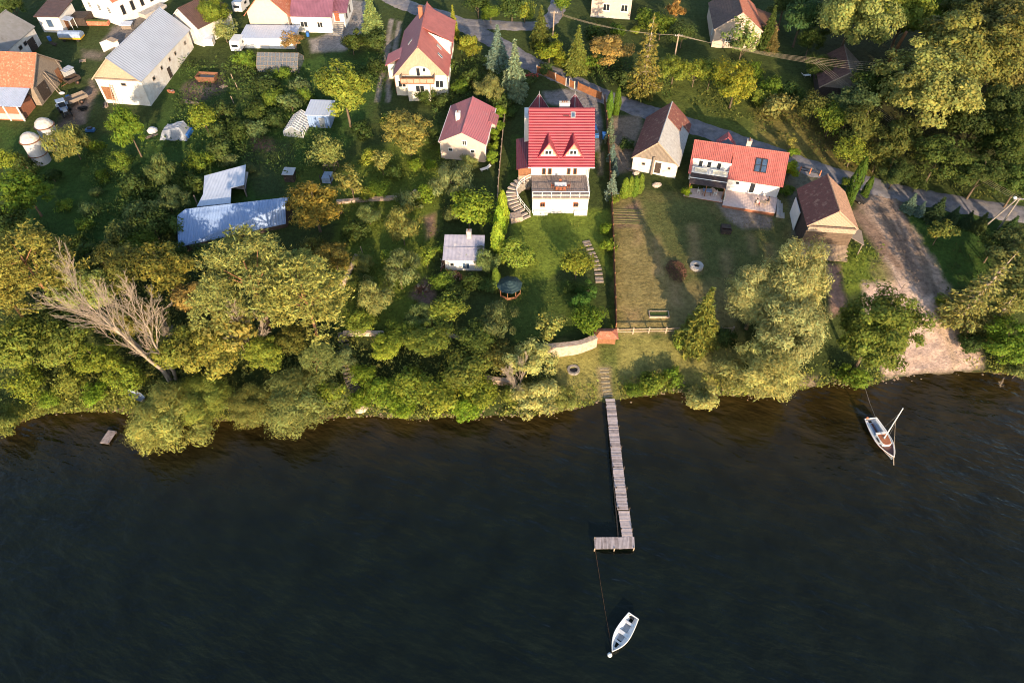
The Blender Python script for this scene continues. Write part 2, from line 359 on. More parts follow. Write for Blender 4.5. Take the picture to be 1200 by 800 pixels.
# woods floor
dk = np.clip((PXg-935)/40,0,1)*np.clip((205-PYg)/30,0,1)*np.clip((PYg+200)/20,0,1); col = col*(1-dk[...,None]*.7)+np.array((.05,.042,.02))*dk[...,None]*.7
inner = (np.abs(GX) < 140) & (GY > 44) & (GY < 175)
bankamp = np.clip(1-np.abs(dsh-6)/8, 0, 1)*.25
GZ2 = GZ+np.where(inner, (fbm(GX,GY,.9,5,3)-.5)*2*rough+(fbm(GX,GY,.16,8,2)-.5)*bankamp, 0)
def grid_mesh(name, X, Y, Z):
    ny, nx = X.shape; me = bpy.data.meshes.new(name)
    co = np.stack([X, Y, Z], -1).reshape(-1, 3).astype(np.float32)
    idx = np.arange(ny*nx).reshape(ny, nx)
    q = np.stack([idx[:-1,:-1], idx[:-1,1:], idx[1:,1:], idx[1:,:-1]], -1).reshape(-1, 4)
    me.vertices.add(len(co)); me.vertices.foreach_set('co', co.ravel())
    me.loops.add(q.size); me.loops.foreach_set('vertex_index', q.ravel().astype(np.int32))
    me.polygons.add(len(q)); me.polygons.foreach_set('loop_start', np.arange(0, q.size, 4, dtype=np.int32)); me.polygons.foreach_set('loop_total', np.full(len(q), 4, np.int32))
    me.polygons.foreach_set('use_smooth', np.ones(len(q), bool)); me.update(); me.validate()
    return me
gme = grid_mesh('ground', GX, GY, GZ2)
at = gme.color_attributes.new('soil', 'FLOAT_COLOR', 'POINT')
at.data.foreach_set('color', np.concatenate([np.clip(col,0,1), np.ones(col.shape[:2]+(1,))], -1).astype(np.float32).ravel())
gm = bpy.data.materials.new('ground'); t, N, L = nt(gm); b = N['Principled BSDF']; b.inputs['Roughness'].default_value = .95; b.inputs['Specular IOR Level'].default_value = .1
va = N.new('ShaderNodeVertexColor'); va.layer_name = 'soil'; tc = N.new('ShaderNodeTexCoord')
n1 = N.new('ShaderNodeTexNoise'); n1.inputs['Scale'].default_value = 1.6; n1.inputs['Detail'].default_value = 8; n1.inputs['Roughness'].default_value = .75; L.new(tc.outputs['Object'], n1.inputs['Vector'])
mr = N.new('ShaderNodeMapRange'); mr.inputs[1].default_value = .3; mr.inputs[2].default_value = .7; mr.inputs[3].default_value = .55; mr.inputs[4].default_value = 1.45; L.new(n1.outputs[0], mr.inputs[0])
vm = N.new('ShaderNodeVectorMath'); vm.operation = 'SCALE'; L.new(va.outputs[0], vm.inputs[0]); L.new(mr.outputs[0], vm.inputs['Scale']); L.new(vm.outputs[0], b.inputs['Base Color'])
bp = N.new('ShaderNodeBump'); bp.inputs['Distance'].default_value = .22; n2 = N.new('ShaderNodeTexNoise'); n2.inputs['Scale'].default_value = 2.2; n2.inputs['Detail'].default_value = 6; n2.inputs['Roughness'].default_value=.7; L.new(tc.outputs['Object'], n2.inputs['Vector']); L.new(n2.outputs[0], bp.inputs['Height']); L.new(bp.outputs[0], b.inputs['Normal'])
gme.materials.append(gm)
go = bpy.data.objects.new('ground', gme); COL.objects.link(go); tag(go, kind='structure')
# ================================================================ lake
wx = axis(-135, 135, 1.5, 3500); wy = np.concatenate([[-3500,-1200,-400,-120,-40,0], np.arange(10, 64, 1.0), [66]])
WX, WY = np.meshgrid(wx, wy)
wme = grid_mesh('lake_water', WX, WY, np.zeros_like(WX))
dw = shore(WX)-WY; wob = (fbm(WX, WY, .12, 31)-.5)
sh = np.exp(-np.clip(dw+wob*5, 0, 200)/(4.5+9.0*np.clip((WX-10)/50, 0, 1)))
at = wme.color_attributes.new('shallows', 'FLOAT_COLOR', 'POINT')
at.data.foreach_set('color', np.stack([sh,sh,sh,np.ones_like(sh)], -1).astype(np.float32).ravel())
wm = bpy.data.materials.new('lake_water'); t, N, L = nt(wm); b = N['Principled BSDF']
va = N.new('ShaderNodeVertexColor'); va.layer_name = 'shallows'; tc = N.new('ShaderNodeTexCoord')
mx = N.new('ShaderNodeMix'); mx.data_type = 'RGBA'; mx.inputs[6].default_value = (.0046,.0074,.0048,1); mx.inputs[7].default_value = (.034,.022,.006,1); L.new(va.outputs[0], mx.inputs[0])
n0 = N.new('ShaderNodeTexNoise'); n0.inputs['Scale'].default_value = .25; n0.inputs['Detail'].default_value = 5; L.new(tc.outputs['Object'], n0.inputs['Vector'])
mr = N.new('ShaderNodeMapRange'); mr.inputs[1].default_value = .3; mr.inputs[2].default_value = .7; mr.inputs[3].default_value = .7; mr.inputs[4].default_value = 1.3; L.new(n0.outputs[0], mr.inputs[0])
vm = N.new('ShaderNodeVectorMath'); vm.operation = 'SCALE'; L.new(mx.outputs[2], vm.inputs[0]); L.new(mr.outputs[0], vm.inputs['Scale']); L.new(vm.outputs[0], b.inputs['Base Color'])
b.inputs['Roughness'].default_value = .10; b.inputs['IOR'].default_value = 1.33
nw = N.new('ShaderNodeTexNoise'); nw.inputs['Scale'].default_value = .035; nw.inputs['Detail'].default_value = 3; L.new(tc.outputs['Object'], nw.inputs['Vector'])
wnd = N.new('ShaderNodeMapRange'); wnd.inputs[1].default_value = .35; wnd.inputs[2].default_value = .65; wnd.inputs[3].default_value = .45; wnd.inputs[4].default_value = 1.0; L.new(nw.outputs[0], wnd.inputs[0])
prev = None
for rot, sx_, sy_, sc_, dist in ((-27,2.4,1.0,.42,.55),(-20,2.2,1.0,1.2,.20),(-35,1.8,1.0,3.0,.045)):
    mp = N.new('ShaderNodeMapping'); mp.vector_type = 'TEXTURE'; mp.inputs['Rotation'].default_value = (0,0,R(rot)); mp.inputs['Scale'].default_value = (sx_, sy_, 1); L.new(tc.outputs['Object'], mp.inputs[0])
    nn = N.new('ShaderNodeTexNoise'); nn.inputs['Scale'].default_value = sc_; nn.inputs['Detail'].default_value = 2.5; nn.inputs['Distortion'].default_value = .2; L.new(mp.outputs[0], nn.inputs['Vector'])
    bp = N.new('ShaderNodeBump'); bp.inputs['Distance'].default_value = dist; L.new(nn.outputs[0], bp.inputs['Height']); L.new(wnd.outputs[0], bp.inputs['Strength'])
    if prev: L.new(prev.outputs[0], bp.inputs['Normal'])
    prev = bp
L.new(prev.outputs[0], b.inputs['Normal'])
wme.materials.append(wm); wo = bpy.data.objects.new('lake_water', wme); COL.objects.link(wo); tag(wo, kind='structure')
# ================================================================ roads (strips laid on the ground)
asphalt = mat('asphalt', (.165,.158,.175), .9, .22, .8, .03, 8, dirt=((.26,.225,.20), .45, .53))
def smooth_pts(pts, n=8):
    out = []; P = [Vector(p) for p in pts]
    for i in range(len(P)-1):
        p0, p1, p2, p3 = P[max(0,i-1)], P[i], P[i+1], P[min(len(P)-1,i+2)]
        for k in range(n):
            t_ = k/n; out.append(.5*((2*p1)+(p2-p0)*t_+(2*p0-5*p1+4*p2-p3)*t_*t_+(3*p1-p0-3*p2+p3)*t_**3))
    out.append(P[-1]); return out
def strip(name, pxs, w, m, lift=.16, kind='structure'):
    P = smooth_pts([Vector((G(*p).x, G(*p).y, 0)) for p in pxs], 10); vs = []; fs = []; nn_ = 6
    rnd = random.Random(3)
    for i, p in enumerate(P):
        d = (P[min(i+1,len(P)-1)]-P[max(0,i-1)]).normalized(); n = Vector((-d.y, d.x, 0)); ww = w*(1+.06*rnd.uniform(-1,1))
        for k in range(nn_+1):
            q = p+n*ww*(k/nn_-.5); e = abs(k/nn_-.5)*2
            vs.append((q.x, q.y, T(q.x,q.y)+lift-(.25 if e > .99 else 0)))
    for i in range(len(P)-1):
        for k in range(nn_): a_ = i*(nn_+1)+k; fs.append((a_, a_+1, a_+nn_+2, a_+nn_+1))
    mb = MB(); mb.add(vs, fs, m); o = mb.build(name, smooth=True); tag(o, kind=kind); return o
strip('lane_road', [(400,-40),(440,-12),(480,8),(520,20),(555,36),(590,55),(625,76),(665,93),(703,111),(745,127),(790,141),(850,161),(905,180),(960,200),(1010,214),(1060,227),(1120,239),(1205,253),(1290,268)], 5.0, asphalt)
strip('branch_road', [(535,27),(575,29),(610,31),(640,28),(652,12),(657,-10)], 4.2, asphalt, .17)
# ================================================================ plants: leaf-card crowns, tapered trunks with limbs
def leaf_mat(name, trans=.35, hue=.5):
    m = bpy.data.materials.new(name); t, N, L = nt(m); b = N['Principled BSDF']; out = N['Material Output']
    oi = N.new('ShaderNodeObjectInfo'); at = N.new('ShaderNodeVertexColor'); at.layer_name = 'tone'
    sc = N.new('ShaderNodeVectorMath'); sc.operation = 'MULTIPLY'; L.new(oi.outputs['Color'], sc.inputs[0]); L.new(at.outputs[0], sc.inputs[1])
    L.new(sc.outputs[0], b.inputs['Base Color']); b.inputs['Roughness'].default_value = .6; b.inputs['Specular IOR Level'].default_value = .08
    tr = N.new('ShaderNodeBsdfTranslucent'); L.new(sc.outputs[0], tr.inputs[0]); mx = N.new('ShaderNodeMixShader'); mx.inputs[0].default_value = trans
    L.new(b.outputs[0], mx.inputs[1]); L.new(tr.outputs[0], mx.inputs[2]); L.new(mx.outputs[0], out.inputs[0])
    return m
LEAF = leaf_mat('leaf_foliage', .30); NEEDLE = leaf_mat('needle_foliage', .12)
def unit(v): return v/np.maximum(np.linalg.norm(v, axis=-1, keepdims=True), 1e-9)
def leaf_mesh(name, P, Nrm, size, rng, m, aspect=.6, axis_=None, tonevar=.35, tone=None, bent=True):
    """one diamond leaf (or leaf clump) per point; P,Nrm: n x 3; axis_: preferred long axis"""
    n = len(P); size = np.broadcast_to(size, (n,)).astype(float)*np.clip(rng.lognormal(0,.36,n),.45,1.9)
    ax = rng.normal(size=(n,3)) if axis_ is None else axis_+rng.normal(size=(n,3))*.25
    Nrm = unit(Nrm); ax = unit(ax-(ax*Nrm).sum(1, keepdims=True)*Nrm); sd = np.cross(Nrm, ax)
    h = size[:,None]; w = h*aspect
    v0 = P-ax*h*.5; v1 = P+sd*w*.5-Nrm*h*.08; v2 = P+ax*h*.5-Nrm*h*.15; v3 = P-sd*w*.5-Nrm*h*.08
    co = np.stack([v0,v1,v2,v3], 1).reshape(-1,3).astype(np.float32)
    me = bpy.data.meshes.new(name); me.vertices.add(4*n); me.vertices.foreach_set('co', co.ravel())
    me.loops.add(4*n); me.loops.foreach_set('vertex_index', np.arange(4*n, dtype=np.int32))
    me.polygons.add(n); me.polygons.foreach_set('loop_start', np.arange(0,4*n,4,dtype=np.int32)); me.polygons.foreach_set('loop_total', np.full(n,4,np.int32))
    me.update()
    tv = (1+tonevar*rng.uniform(-1,1,n)) if tone is None else tone*(1+tonevar*.6*rng.uniform(-1,1,n))
    yl = rng.uniform(-1,1,n)*.18
    c = np.stack([tv*(1+yl), tv, tv*(1-yl*.6), np.ones(n)], 1); c = np.repeat(c, 4, 0).astype(np.float32)
    a = me.color_attributes.new('tone', 'FLOAT_COLOR', 'POINT'); a.data.foreach_set('color', c.ravel())
    me.materials.append(m); return me
def blob_crown(seed, w, h, z0, nclump, nleaf, leaf, clump=(.16,.27), aspect=.6, flat=1.0, top=.5, up=.5, axis_=None, m=None, name='crown', gap=.0):
    """crown from clumps sitting through an ellipsoid; returns mesh, clump centres"""
    rng = np.random.default_rng(seed); rx = w/2; rz = (h-z0)/2; cz = z0+rz
    C = []; 
    lob = rng.normal(size=(9,3)); lob = unit(lob); la = rng.uniform(-.34,.34,9)
    while len(C) < nclump:
        d = unit(rng.normal(size=3)); 
        if d[2] < -.75: continue
        k = 1+float((la*np.maximum(0,lob@d)**2).sum())
        r = rng.uniform(.03,1)**.5*.88*k
        p = np.array([d[0]*rx*r, d[1]*rx*r, d[2]*rz*r])
        if d[2] < 0: p[2] *= .8
        C.append(p)
    C = np.array(C); cr = rng.uniform(*clump, nclump)*w
    wgt = cr**2; wgt /= wgt.sum(); k = rng.choice(nclump, nleaf, p=wgt)
    d = unit(rng.normal(size=(nleaf,3))); r = rng.uniform(.15,1,nleaf)**.5; r = np.where(rng.random(nleaf) < .14, r*rng.uniform(1,1.5,nleaf), r)
    off = d*(r*cr[k])[:,None]; off[:,2] *= .75*flat
    P = C[k]+off; P[:,2] += cz
    outw = unit(P-np.array([0,0,cz-.25*rz])); 
    nr = d*.9+outw*.6+rng.normal(size=(nleaf,3))*.45; nr[:,2] += up
    ctone = rng.uniform(.62,1.30,nclump)
    return leaf_mesh(name, P, nr, leaf, rng, m or LEAF, aspect, axis_=(None if axis_ is None else np.broadcast_to(np.array(axis_),(nleaf,3))+outw*.7), tone=ctone[k]), C+np.array([0,0,cz])
def trunk_mesh(seed, h, r, tips, m=bark, lean=(0,0), fork=.35, nl=9):
    rng = random.Random(seed); mb = MB(); pts = []; n = 6
    for i in range(n+1):
        t_ = i/n; pts.append(Vector((lean[0]*t_+rng.uniform(-1,1)*r*.5*t_, lean[1]*t_+rng.uniform(-1,1)*r*.5*t_, -0.6+(h+.6)*t_)))
    mb.tube(pts, [r*(1.25 if i == 0 else 1)*(1-.75*i/n) for i in range(n+1)], m, 8)
    tips = list(tips); rng.shuffle(tips)
    for tp in tips[:nl]:
        tp = Vector(tp); t_ = fork+rng.random()*(.95-fork); i = min(n-1, int(t_*n)); b = pts[i].lerp(pts[i+1], t_*n-i)
        mid = b.lerp(tp, .5)+Vector((0,0,.08*h*rng.uniform(-.3,1)))
        mb.tube([b, mid, b.lerp(tp,.92)], [r*.42, r*.26, r*.07], m, 5)
    o = mb.build('trunk', smooth=True); me = o.data; bpy.data.objects.remove(o); return me
PROTO = {}
def reg(kind, crown, trunk, w, h): PROTO.setdefault(kind, []).append((crown, trunk, w, h))
def broad(kind, seed, w, h, z0, ncl, nl, leaf, r, **k):
    c, C = blob_crown(seed, w, h, z0, ncl, nl, leaf, **k); reg(kind, c, trunk_mesh(seed, h*.72, r, C), w, h)
for s in (1,2,3): broad('broad_small', s, 4.6, 4.8, .9, 28, 3600, .24, .10)
for s in (11,12,13): broad('broad', s, 8.0, 8.6, 1.6, 60, 10000, .29, .20, clump=(.08,.17))
for s in (21,22,23): broad('broad_large', s, 12.5, 14, 2.6, 120, 30000, .33, .30, clump=(.06,.135))
for s in (31,32): broad('airy', s, 5.0, 6.5, 1.6, 22, 1300, .34, .10, clump=(.12,.2))
for s in (41,42): broad('olive', s, 5.2, 4.6, .5, 44, 6500, .27, .09, clump=(.09,.17), aspect=.32, axis_=(0,0,.9), up=.15)
for s in (51,52): broad('willow', s, 11, 11.0, .5, 130, 34000, .40, .34, clump=(.085,.15), aspect=.26, axis_=(0,0,-.2), up=.25)
for s in (61,62): broad('bush', s, 3.0, 2.2, -.1, 18, 1800, .22, .05, clump=(.14,.27))
for s in (71,72): broad('round', s, 4.4, 4.2, .1, 34, 4200, .27, .10, clump=(.13,.2))
def conifer(kind, seed, w, h, tiers, nl, leaf, droop=.25, kmin=14, dens=1.0, z0=.06, m=NEEDLE, tr=bark, gapt=0, power=1.0):
    rng = np.random.default_rng(seed); rnd = random.Random(seed); mb = MB(); r0 = h*.016+.05
    mb.tube([(0,0,-.6),(0,0,h*.5),(0,0,h*.985)], [r0*1.2, r0*.65, .015], tr, 7)
    P = []; Nn = []; A = []
    br = []
    for i in range(tiers):
        t_ = z0+(1-z0)*(i+.5*rnd.random())/tiers; rad = w/2*(1-t_)**power*rnd.uniform(.82,1.12)+.08
        nb = max(4, int(9*(1-t_)+4)); ph = rnd.random()*7
        for b_ in range(nb):
            a = ph+2*math.pi*b_/nb+rnd.uniform(-.25,.25); br.append((t_*h, rad*rnd.uniform(.72,1.1), a))
    tot = sum(b[1]**1.4 for b in br)
    for z, rad, a in br:
        k = max(kmin, int(nl*rad**1.4/tot)); s = rng.uniform(.12,1,k)**.75
        lat = rng.normal(size=k)*.16*rad*(1.15-s)*1.3+rng.normal(size=k)*.04
        x = s*rad; zz = z-droop*rad*s**1.4+.10*rad*s**3+rng.normal(size=k)*.05*rad-np.abs(lat)*.25
        ca, sa = math.cos(a), math.sin(a)
        P.append(np.stack([x*ca-lat*sa, x*sa+lat*ca, zz], 1))
        A.append(np.stack([np.full(k,ca)-sa*np.sign(lat)*.7, np.full(k,sa)+ca*np.sign(lat)*.7, np.full(k,-droop*.9)],1))
        nn_ = rng.normal(size=(k,3))*.45; nn_[:,2] += 1; Nn.append(nn_)
        if rad > .9: mb.tube([(0,0,z),(ca*rad*.9,sa*rad*.9,z-droop*rad*.75)], [r0*.16,.01], tr, 4, cap=False)
    P = np.concatenate(P); P = np.concatenate([P, np.array([[0,0,h*.99]])]); A = np.concatenate(A+[np.array([[0,0,1.]])]); Nn = np.concatenate(Nn+[np.array([[1.,0,0]])])
    cm = leaf_mesh('crown', P, Nn, leaf, rng, m, .38, axis_=A, tonevar=.32)
    o = mb.build('trunk', smooth=True); tm = o.data; bpy.data.objects.remove(o); reg(kind, cm, tm, w, h)
for s in (81,82,83): conifer('spruce', s, 5.6, 9.5, 26, 13000, .44)
for s in (86,87): conifer('larch', s, 6.8, 11, 15, 6500, .36, droop=.12, kmin=5, tr=bark_pale, power=.8)
conifer('young_spruce', 88, 2.4, 4.2, 14, 2200, .26)
def thuja(seed, w, h, n):
    rng = np.random.default_rng(seed); u = rng.uniform(0,1,n); a = rng.uniform(0,2*math.pi,n)
    rad = w/2*np.sqrt(np.clip(np.sin(np.pi*(u*.86+.14)**.9),0,1))*(.82+.18*rng.random(n))*(1+.13*np.sin(a*3+u*9))
    P = np.stack([rad*np.cos(a), rad*np.sin(a), u*h], 1); nr = np.stack([np.cos(a), np.sin(a), np.full(n,.35)],1)+rng.normal(size=(n,3))*.45
    cm = leaf_mesh('crown', P, nr, .26, rng, NEEDLE, .5, axis_=np.broadcast_to(np.array([0,0,1.]),(n,3)), tonevar=.28)
    mb = MB(); mb.tube([(0,0,-.5),(0,0,h*.8)], [.09,.02], bark, 6); o = mb.build('trunk'); tm = o.data; bpy.data.objects.remove(o); reg('thuja', cm, tm, w, h)
thuja(91, 1.5, 5.2, 2600); thuja(92, 1.4, 5.0, 2400)
def pine(seed, w, h, npad, nl):
    rng = np.random.default_rng(seed); C = []; rx = w/2
    for i in range(npad):
        a = rng.uniform(0,2*math.pi); t_ = rng.uniform(.36,1)**.8; rr = rx*math.sqrt(max(.03,1-((t_-.45)/.6)**2))*rng.uniform(.25,1)**.5
        C.append((rr*math.cos(a), rr*math.sin(a), t_*h))
    C = np.array(C); cr = rng.uniform(.085,.15,npad)*w
    wg = cr**2/np.sum(cr**2); k = rng.choice(npad, nl, p=wg); th = rng.uniform(0,2*math.pi,nl); rr = rng.uniform(0,1,nl)**.5
    out = unit(np.stack([C[:,0],C[:,1],np.full(npad,rx*.25)],1))[k]
    P = C[k]+np.stack([rr*cr[k]*np.cos(th), rr*cr[k]*np.sin(th), rng.normal(size=nl)*.22*cr[k]-.25*rr**2*cr[k]],1)
    # leaves gathered in tufts
    tuft = P[rng.integers(0, nl, nl//7)]; j = rng.integers(0, len(tuft), nl); d = unit(rng.normal(size=(nl,3))); d[:,2] = np.abs(d[:,2])*.9
    P2 = tuft[j]+d*rng.uniform(.05,.34,(nl,1)); 
    tt = rng.uniform(.8,1.2,len(tuft))
    cm = leaf_mesh('crown', P2, rng.normal(size=(nl,3))+np.array([0,-.2,.8]), .34, rng, NEEDLE, .28, axis_=d+out*.3, tone=tt[j])
    reg('pine', cm, trunk_mesh(seed, h*.80, .20, C, bark_pine, fork=.45, nl=9), w, h)
pine(101, 9.5, 13, 85, 16000); pine(102, 8.5, 13, 75, 15000)
def bare(seed, h, r, depth, spread, nkids, m):
    rnd = random.Random(seed); mb = MB()
    def grow(p, d, l, r_, k):
        q = p; pts = [p]; n = 3
        for i in range(n):
            d = (d+Vector((rnd.uniform(-.16,.16),rnd.uniform(-.16,.16),rnd.uniform(-.02,.12)))).normalized(); q = q+d*l/n; pts.append(q)
        mb.tube(pts, [r_*(1-.16*i) for i in range(n+1)], m, 6 if k > 2 else 4, cap=False)
        if k == 0: return
        for j in range(nkids+(1 if k < 3 else 0)):
            a = Vector((rnd.gauss(0,1),rnd.gauss(0,1),rnd.gauss(.25,.6))).normalized(); nd = (d+a*spread).normalized()
            grow(pts[-1] if j == 0 else pts[-1-(j % 3)], nd, l*rnd.uniform(.62,.85), r_*.62, k-1)
    return mb, grow
def bare2(stems, seed, m):
    rnd = random.Random(seed); mb = MB()
    def stem(p, d, l, r_, lv):
        n = 7 if lv > 1 else 4; pts = [p]; q = p; ds = []
        for i in range(n):
            d = (d+Vector((rnd.gauss(0,.10),rnd.gauss(0,.10),rnd.gauss(.03,.06)))).normalized(); q = q+d*l/n; pts.append(q); ds.append(d)
        mb.tube(pts, [max(.012, r_*(1-.85*i/n)) for i in range(n+1)], m, 7 if lv > 2 else 4, cap=False)
        if lv == 0: return
        for i in range(1 if lv < 3 else 2, n):
            for s_ in range(2 if rnd.random() < .55 else 1):
                a = Vector((rnd.gauss(0,1),rnd.gauss(0,1),rnd.gauss(.1,.5))); a = (a-ds[i]*a.dot(ds[i])).normalized(); f = rnd.uniform(.30,.60)
                stem(pts[i].lerp(pts[i+1], rnd.random()), (ds[i]+a*f).normalized(), l*rnd.uniform(.32,.55)*(1.1-.45*i/n), r_*(1-.85*i/n)*.55, lv-1)
    for p, d, l, r_ in stems: stem(Vector(p), Vector(d).normalized(), l, r_, 3)
    o = mb.build('trunk', smooth=True); me = o.data; bpy.data.objects.remove(o); return me
BARE_ME = bare2([((0,0,-.5),(.02,.05,1),13,.20),((.3,.1,-.5),(.10,.1,1),12.5,.19),((-.2,-.2,-.5),(-.20,.05,1),12,.20),((-.1,.2,-.5),(-.28,-.05,1),10,.14)], 5, bark_dead)
BARE_SM = bare2([((0,0,-.5),(-.1,0,1),7,.13),((.2,0,-.5),(.14,0,1),6.5,.11)], 9, bark_dead)
KC = dict(broad_small=(.095,.10,.022), broad=(.095,.10,.022), broad_large=(.09,.095,.022), airy=(.10,.11,.03), olive=(.105,.105,.045), willow=(.16,.15,.072), bush=(.085,.10,.022), round=(.10,.10,.022),
          spruce=(.05,.062,.025), larch=(.14,.115,.035), young_spruce=(.11,.13,.12), thuja=(.055,.085,.016), pine=(.105,.11,.045))
tree_n = 0
def tree(kind, cx, cy, wpx, label, c=None, cat='tree', group=None, hs=1.0, name=None, lean=(0,0), hf=.55, foot=None):
    """crown centre seen at photo position (cx,cy) on the ground model; wpx: crown width there"""
    global tree_n
    pr = PROTO[kind][tree_n % len(PROTO[kind])]; tree_n += 1; crown, trunk, w, h = pr
    s = 1.0
    for i in range(4):
        p = G(*foot) if foot else G(cx, cy, h*hs*s*hf); f = proj(p.x, p.y, p.z)[2]; s = wpx*f/FPX/w
    base = Vector((p.x, p.y, T(p.x, p.y)))
    rnd = random.Random(tree_n*31)
    nm = name or {'broad_small':'broadleaf_tree','broad':'broadleaf_tree','broad_large':'broadleaf_tree','airy':'young_tree','olive':'willow_shrub','willow':'willow_tree','bush':'bush','round':'round_shrub','spruce':'spruce_tree','larch':'larch_tree','young_spruce':'young_spruce','thuja':'thuja','pine':'pine_tree'}[kind]
    root = thing(nm, label, cat, base, 0, group)
    cc = c or KC[kind]; j = rnd.uniform(.82, 1.18); cc = (cc[0]*rnd.uniform(.92,1.08), cc[1], cc[2]*rnd.uniform(.85,1.1)); rot = rnd.uniform(0, 6.28); sx1 = rnd.uniform(.88,1.15); sx2 = rnd.uniform(.88,1.15)
    for nm2, me in (('crown', crown), ('trunk', trunk)):
        o = bpy.data.objects.new(nm2, me); COL.objects.link(o); o.parent = root
        o.rotation_euler = (lean[0], lean[1], 0) if lean != (0,0) else (0, 0, rot); o.scale = (s*sx1, s*sx2, s*hs)
        if nm2 == 'crown': o.color = (cc[0]*j*1.46, cc[1]*j*1.56, cc[2]*j*1.10, 1)
    return root
YG = (.13,.148,.03); GOLD = (.155,.138,.05); DKG = (.045,.062,.022); GRN = (.080,.110,.020); PALE = (.145,.145,.06); BLU = (.10,.135,.14); RUST = (.17,.10,.05); BRT = (.11,.15,.022); GRY = (.085,.10,.05)
t_ = tree
gV = 'garden trees of the village'; gS = 'trees of the shore thicket'; gW = 'trees of the wooded slope'; gT = 'clipped columnar thujas'; gB = 'garden bushes'; gP = 'spruces of the gardens'; gK = 'small spruces along the lane'
# ---- upper left farmyard
t_('broad',248,16,46,'yellowing tree behind the dark roofed end of the long grey barn',YG,group=gV)
t_('broad_small',262,36,26,'olive tree between the grey barn and the white caravan',PALE,group=gV)
t_('broad',14,8,34,'dark leafy tree behind the old grey roofed stable',DKG,group=gV)
t_('broad_small',4,24,24,'small dark tree at the back of the grey stable roof',DKG,group=gV)
t_('bush',140,4,16,'bright yellow-green bush in the flower bed by the white house',BRT,'bush',gB)
t_('bush',148,14,11,'small flowering shrub beside the farm track',YG,'bush',gB)
t_('broad',150,150,46,'tall leafy tree standing alone in front of the long grey barn',GRN,group=gV,hs=1.45)
t_('broad_small',142,190,26,'low leafy tree just below the tall yard tree',GRN,group=gV)
t_('olive',83,165,58,'spreading olive-green tree beside the white silos',PALE,group=gV,foot=None,hs=.9)
t_('broad',30,224,62,'round leafy garden tree at the meadow strip, lit from the side',GRN,group=gV)
t_('broad_small',8,186,26,'small tree at the edge of the yard under the brick barn',YG,group=gV)
t_('bush',28,190,26,'dark bush on the grass below the silos',DKG,'bush',gB)
t_('broad_small',14,262,40,'dark shaded tree below the round leafy garden tree',DKG,group=gV)
t_('bush',40,275,30,'dark bush beside the sunlit meadow strip',DKG,'bush',gB)
t_('bush',4,290,24,'dark bush at the corner of the pine grove',DKG,'bush',gB)
t_('broad_small',239,141,30,'yellowish tree beside the tarpaulin covered heap',YG,group=gV,hs=1.2)
t_('bush',258,172,36,'dense dark bush behind the white roofed shed',DKG,'bush',gB)
t_('bush',255,152,26,'dark bush under the yellowish tree by the covered heap',DKG,'bush',gB)
t_('bush',276,150,30,'shaded shrub in the overgrown vegetable garden',DKG,'bush',gB)
t_('bush',268,188,20,'grey-green bush next to the shed roof corner',GRY,'bush',gB)
t_('bush',290,196,18,'low bluish bush touching the white shed roof',GRY,'bush',gB)
t_('olive',186,200,36,'grey-green shrub standing in the dark orchard plot',GRY,'tree',gV,hs=1.5)
t_('olive',196,236,40,'lower grey shrub in the dark orchard plot',GRY,'tree',gV)
t_('bush',120,205,18,'shrub at the top of the bushy row beside the meadow',GRN,'bush',gB)
t_('bush',112,224,18,'second shrub down the bushy row beside the meadow',GRY,'bush',gB)
t_('bush',104,243,20,'grey shrub midway down the bushy row',GRY,'bush',gB)
t_('bush',97,262,24,'large shrub near the low end of the bushy row',GRN,'bush',gB)
t_('bush',88,283,26,'dark shrub at the low end of the bushy row',DKG,'bush',gB)
t_('broad_small',140,275,40,'dull olive bushy tree behind the bare dead tree',(.07,.075,.03),group=gV)
t_('broad_small',178,262,40,'dark bushy tree left in the shade of the blue shed',DKG,group=gV)
t_('bush',205,292,30,'shaded bush at the front corner of the blue shed',DKG,'bush',gB)
# ---- house with the greenhouse, allotments
t_('airy',345,48,30,'brownish shrub between the purple roofed house and the greenhouse',RUST,group=gV,hs=.8)
t_('spruce',434,14,34,'pale green fir beside the gravel yard',(.15,.18,.075),group=gP,hs=.9)
t_('round',412,48,32,'dark clipped round shrub beside the gravel yard',DKG,'shrub',gB)
t_('bush',440,45,28,'dark bush next to the clipped round shrub',DKG,'bush',gB)
t_('broad',403,108,80,'big walnut tree with a broad yellow-green crown above the tin shed',(.14,.15,.03),group=gV,hs=.95)
t_('broad',478,154,62,'round yellow-brown tree on the grass below the tall red-roofed house',(.155,.13,.05),group=gV,hs=.9)
t_('broad_small',381,180,40,'pale fruit tree on the lawn below the walnut',PALE,group=gV)
t_('bush',340,118,34,'leafy shrub in the allotment above the small blue greenhouse',GRY,'bush',gB)
t_('bush',355,110,24,'green bush in the allotment under the walnut crown',GRN,'bush',gB)
t_('bush',312,98,30,'weedy bush below the large greenhouse',DKG,'bush',gB)
t_('bush',286,68,26,'bush beside the end wall of the large greenhouse',GRN,'bush',gB)
t_('bush',300,128,30,'dark weedy bush in the middle of the allotment',DKG,'bush',gB)
t_('bush',330,85,18,'climber bush along the greenhouse front',GRN,'bush',gB)
t_('airy',447,190,26,'small gold-leaved tree on the orchard grass',GOLD,group=gV)
t_('bush',432,182,20,'yellow flowering shrub by the orchard path',YG,'bush',gB)
t_('airy',411,215,36,'gold-leaved tree beside the wooden garden rack',GOLD,group=gV)
t_('bush',462,200,22,'dark shrub shading the orchard grass',DKG,'bush',gB)
t_('bush',486,192,20,'sunlit yellow bush below the round yellow-brown tree',BRT,'bush',gB)
t_('bush',500,112,22,'round dark bush at the porch of the tall red-roofed house',DKG,'bush',gB)
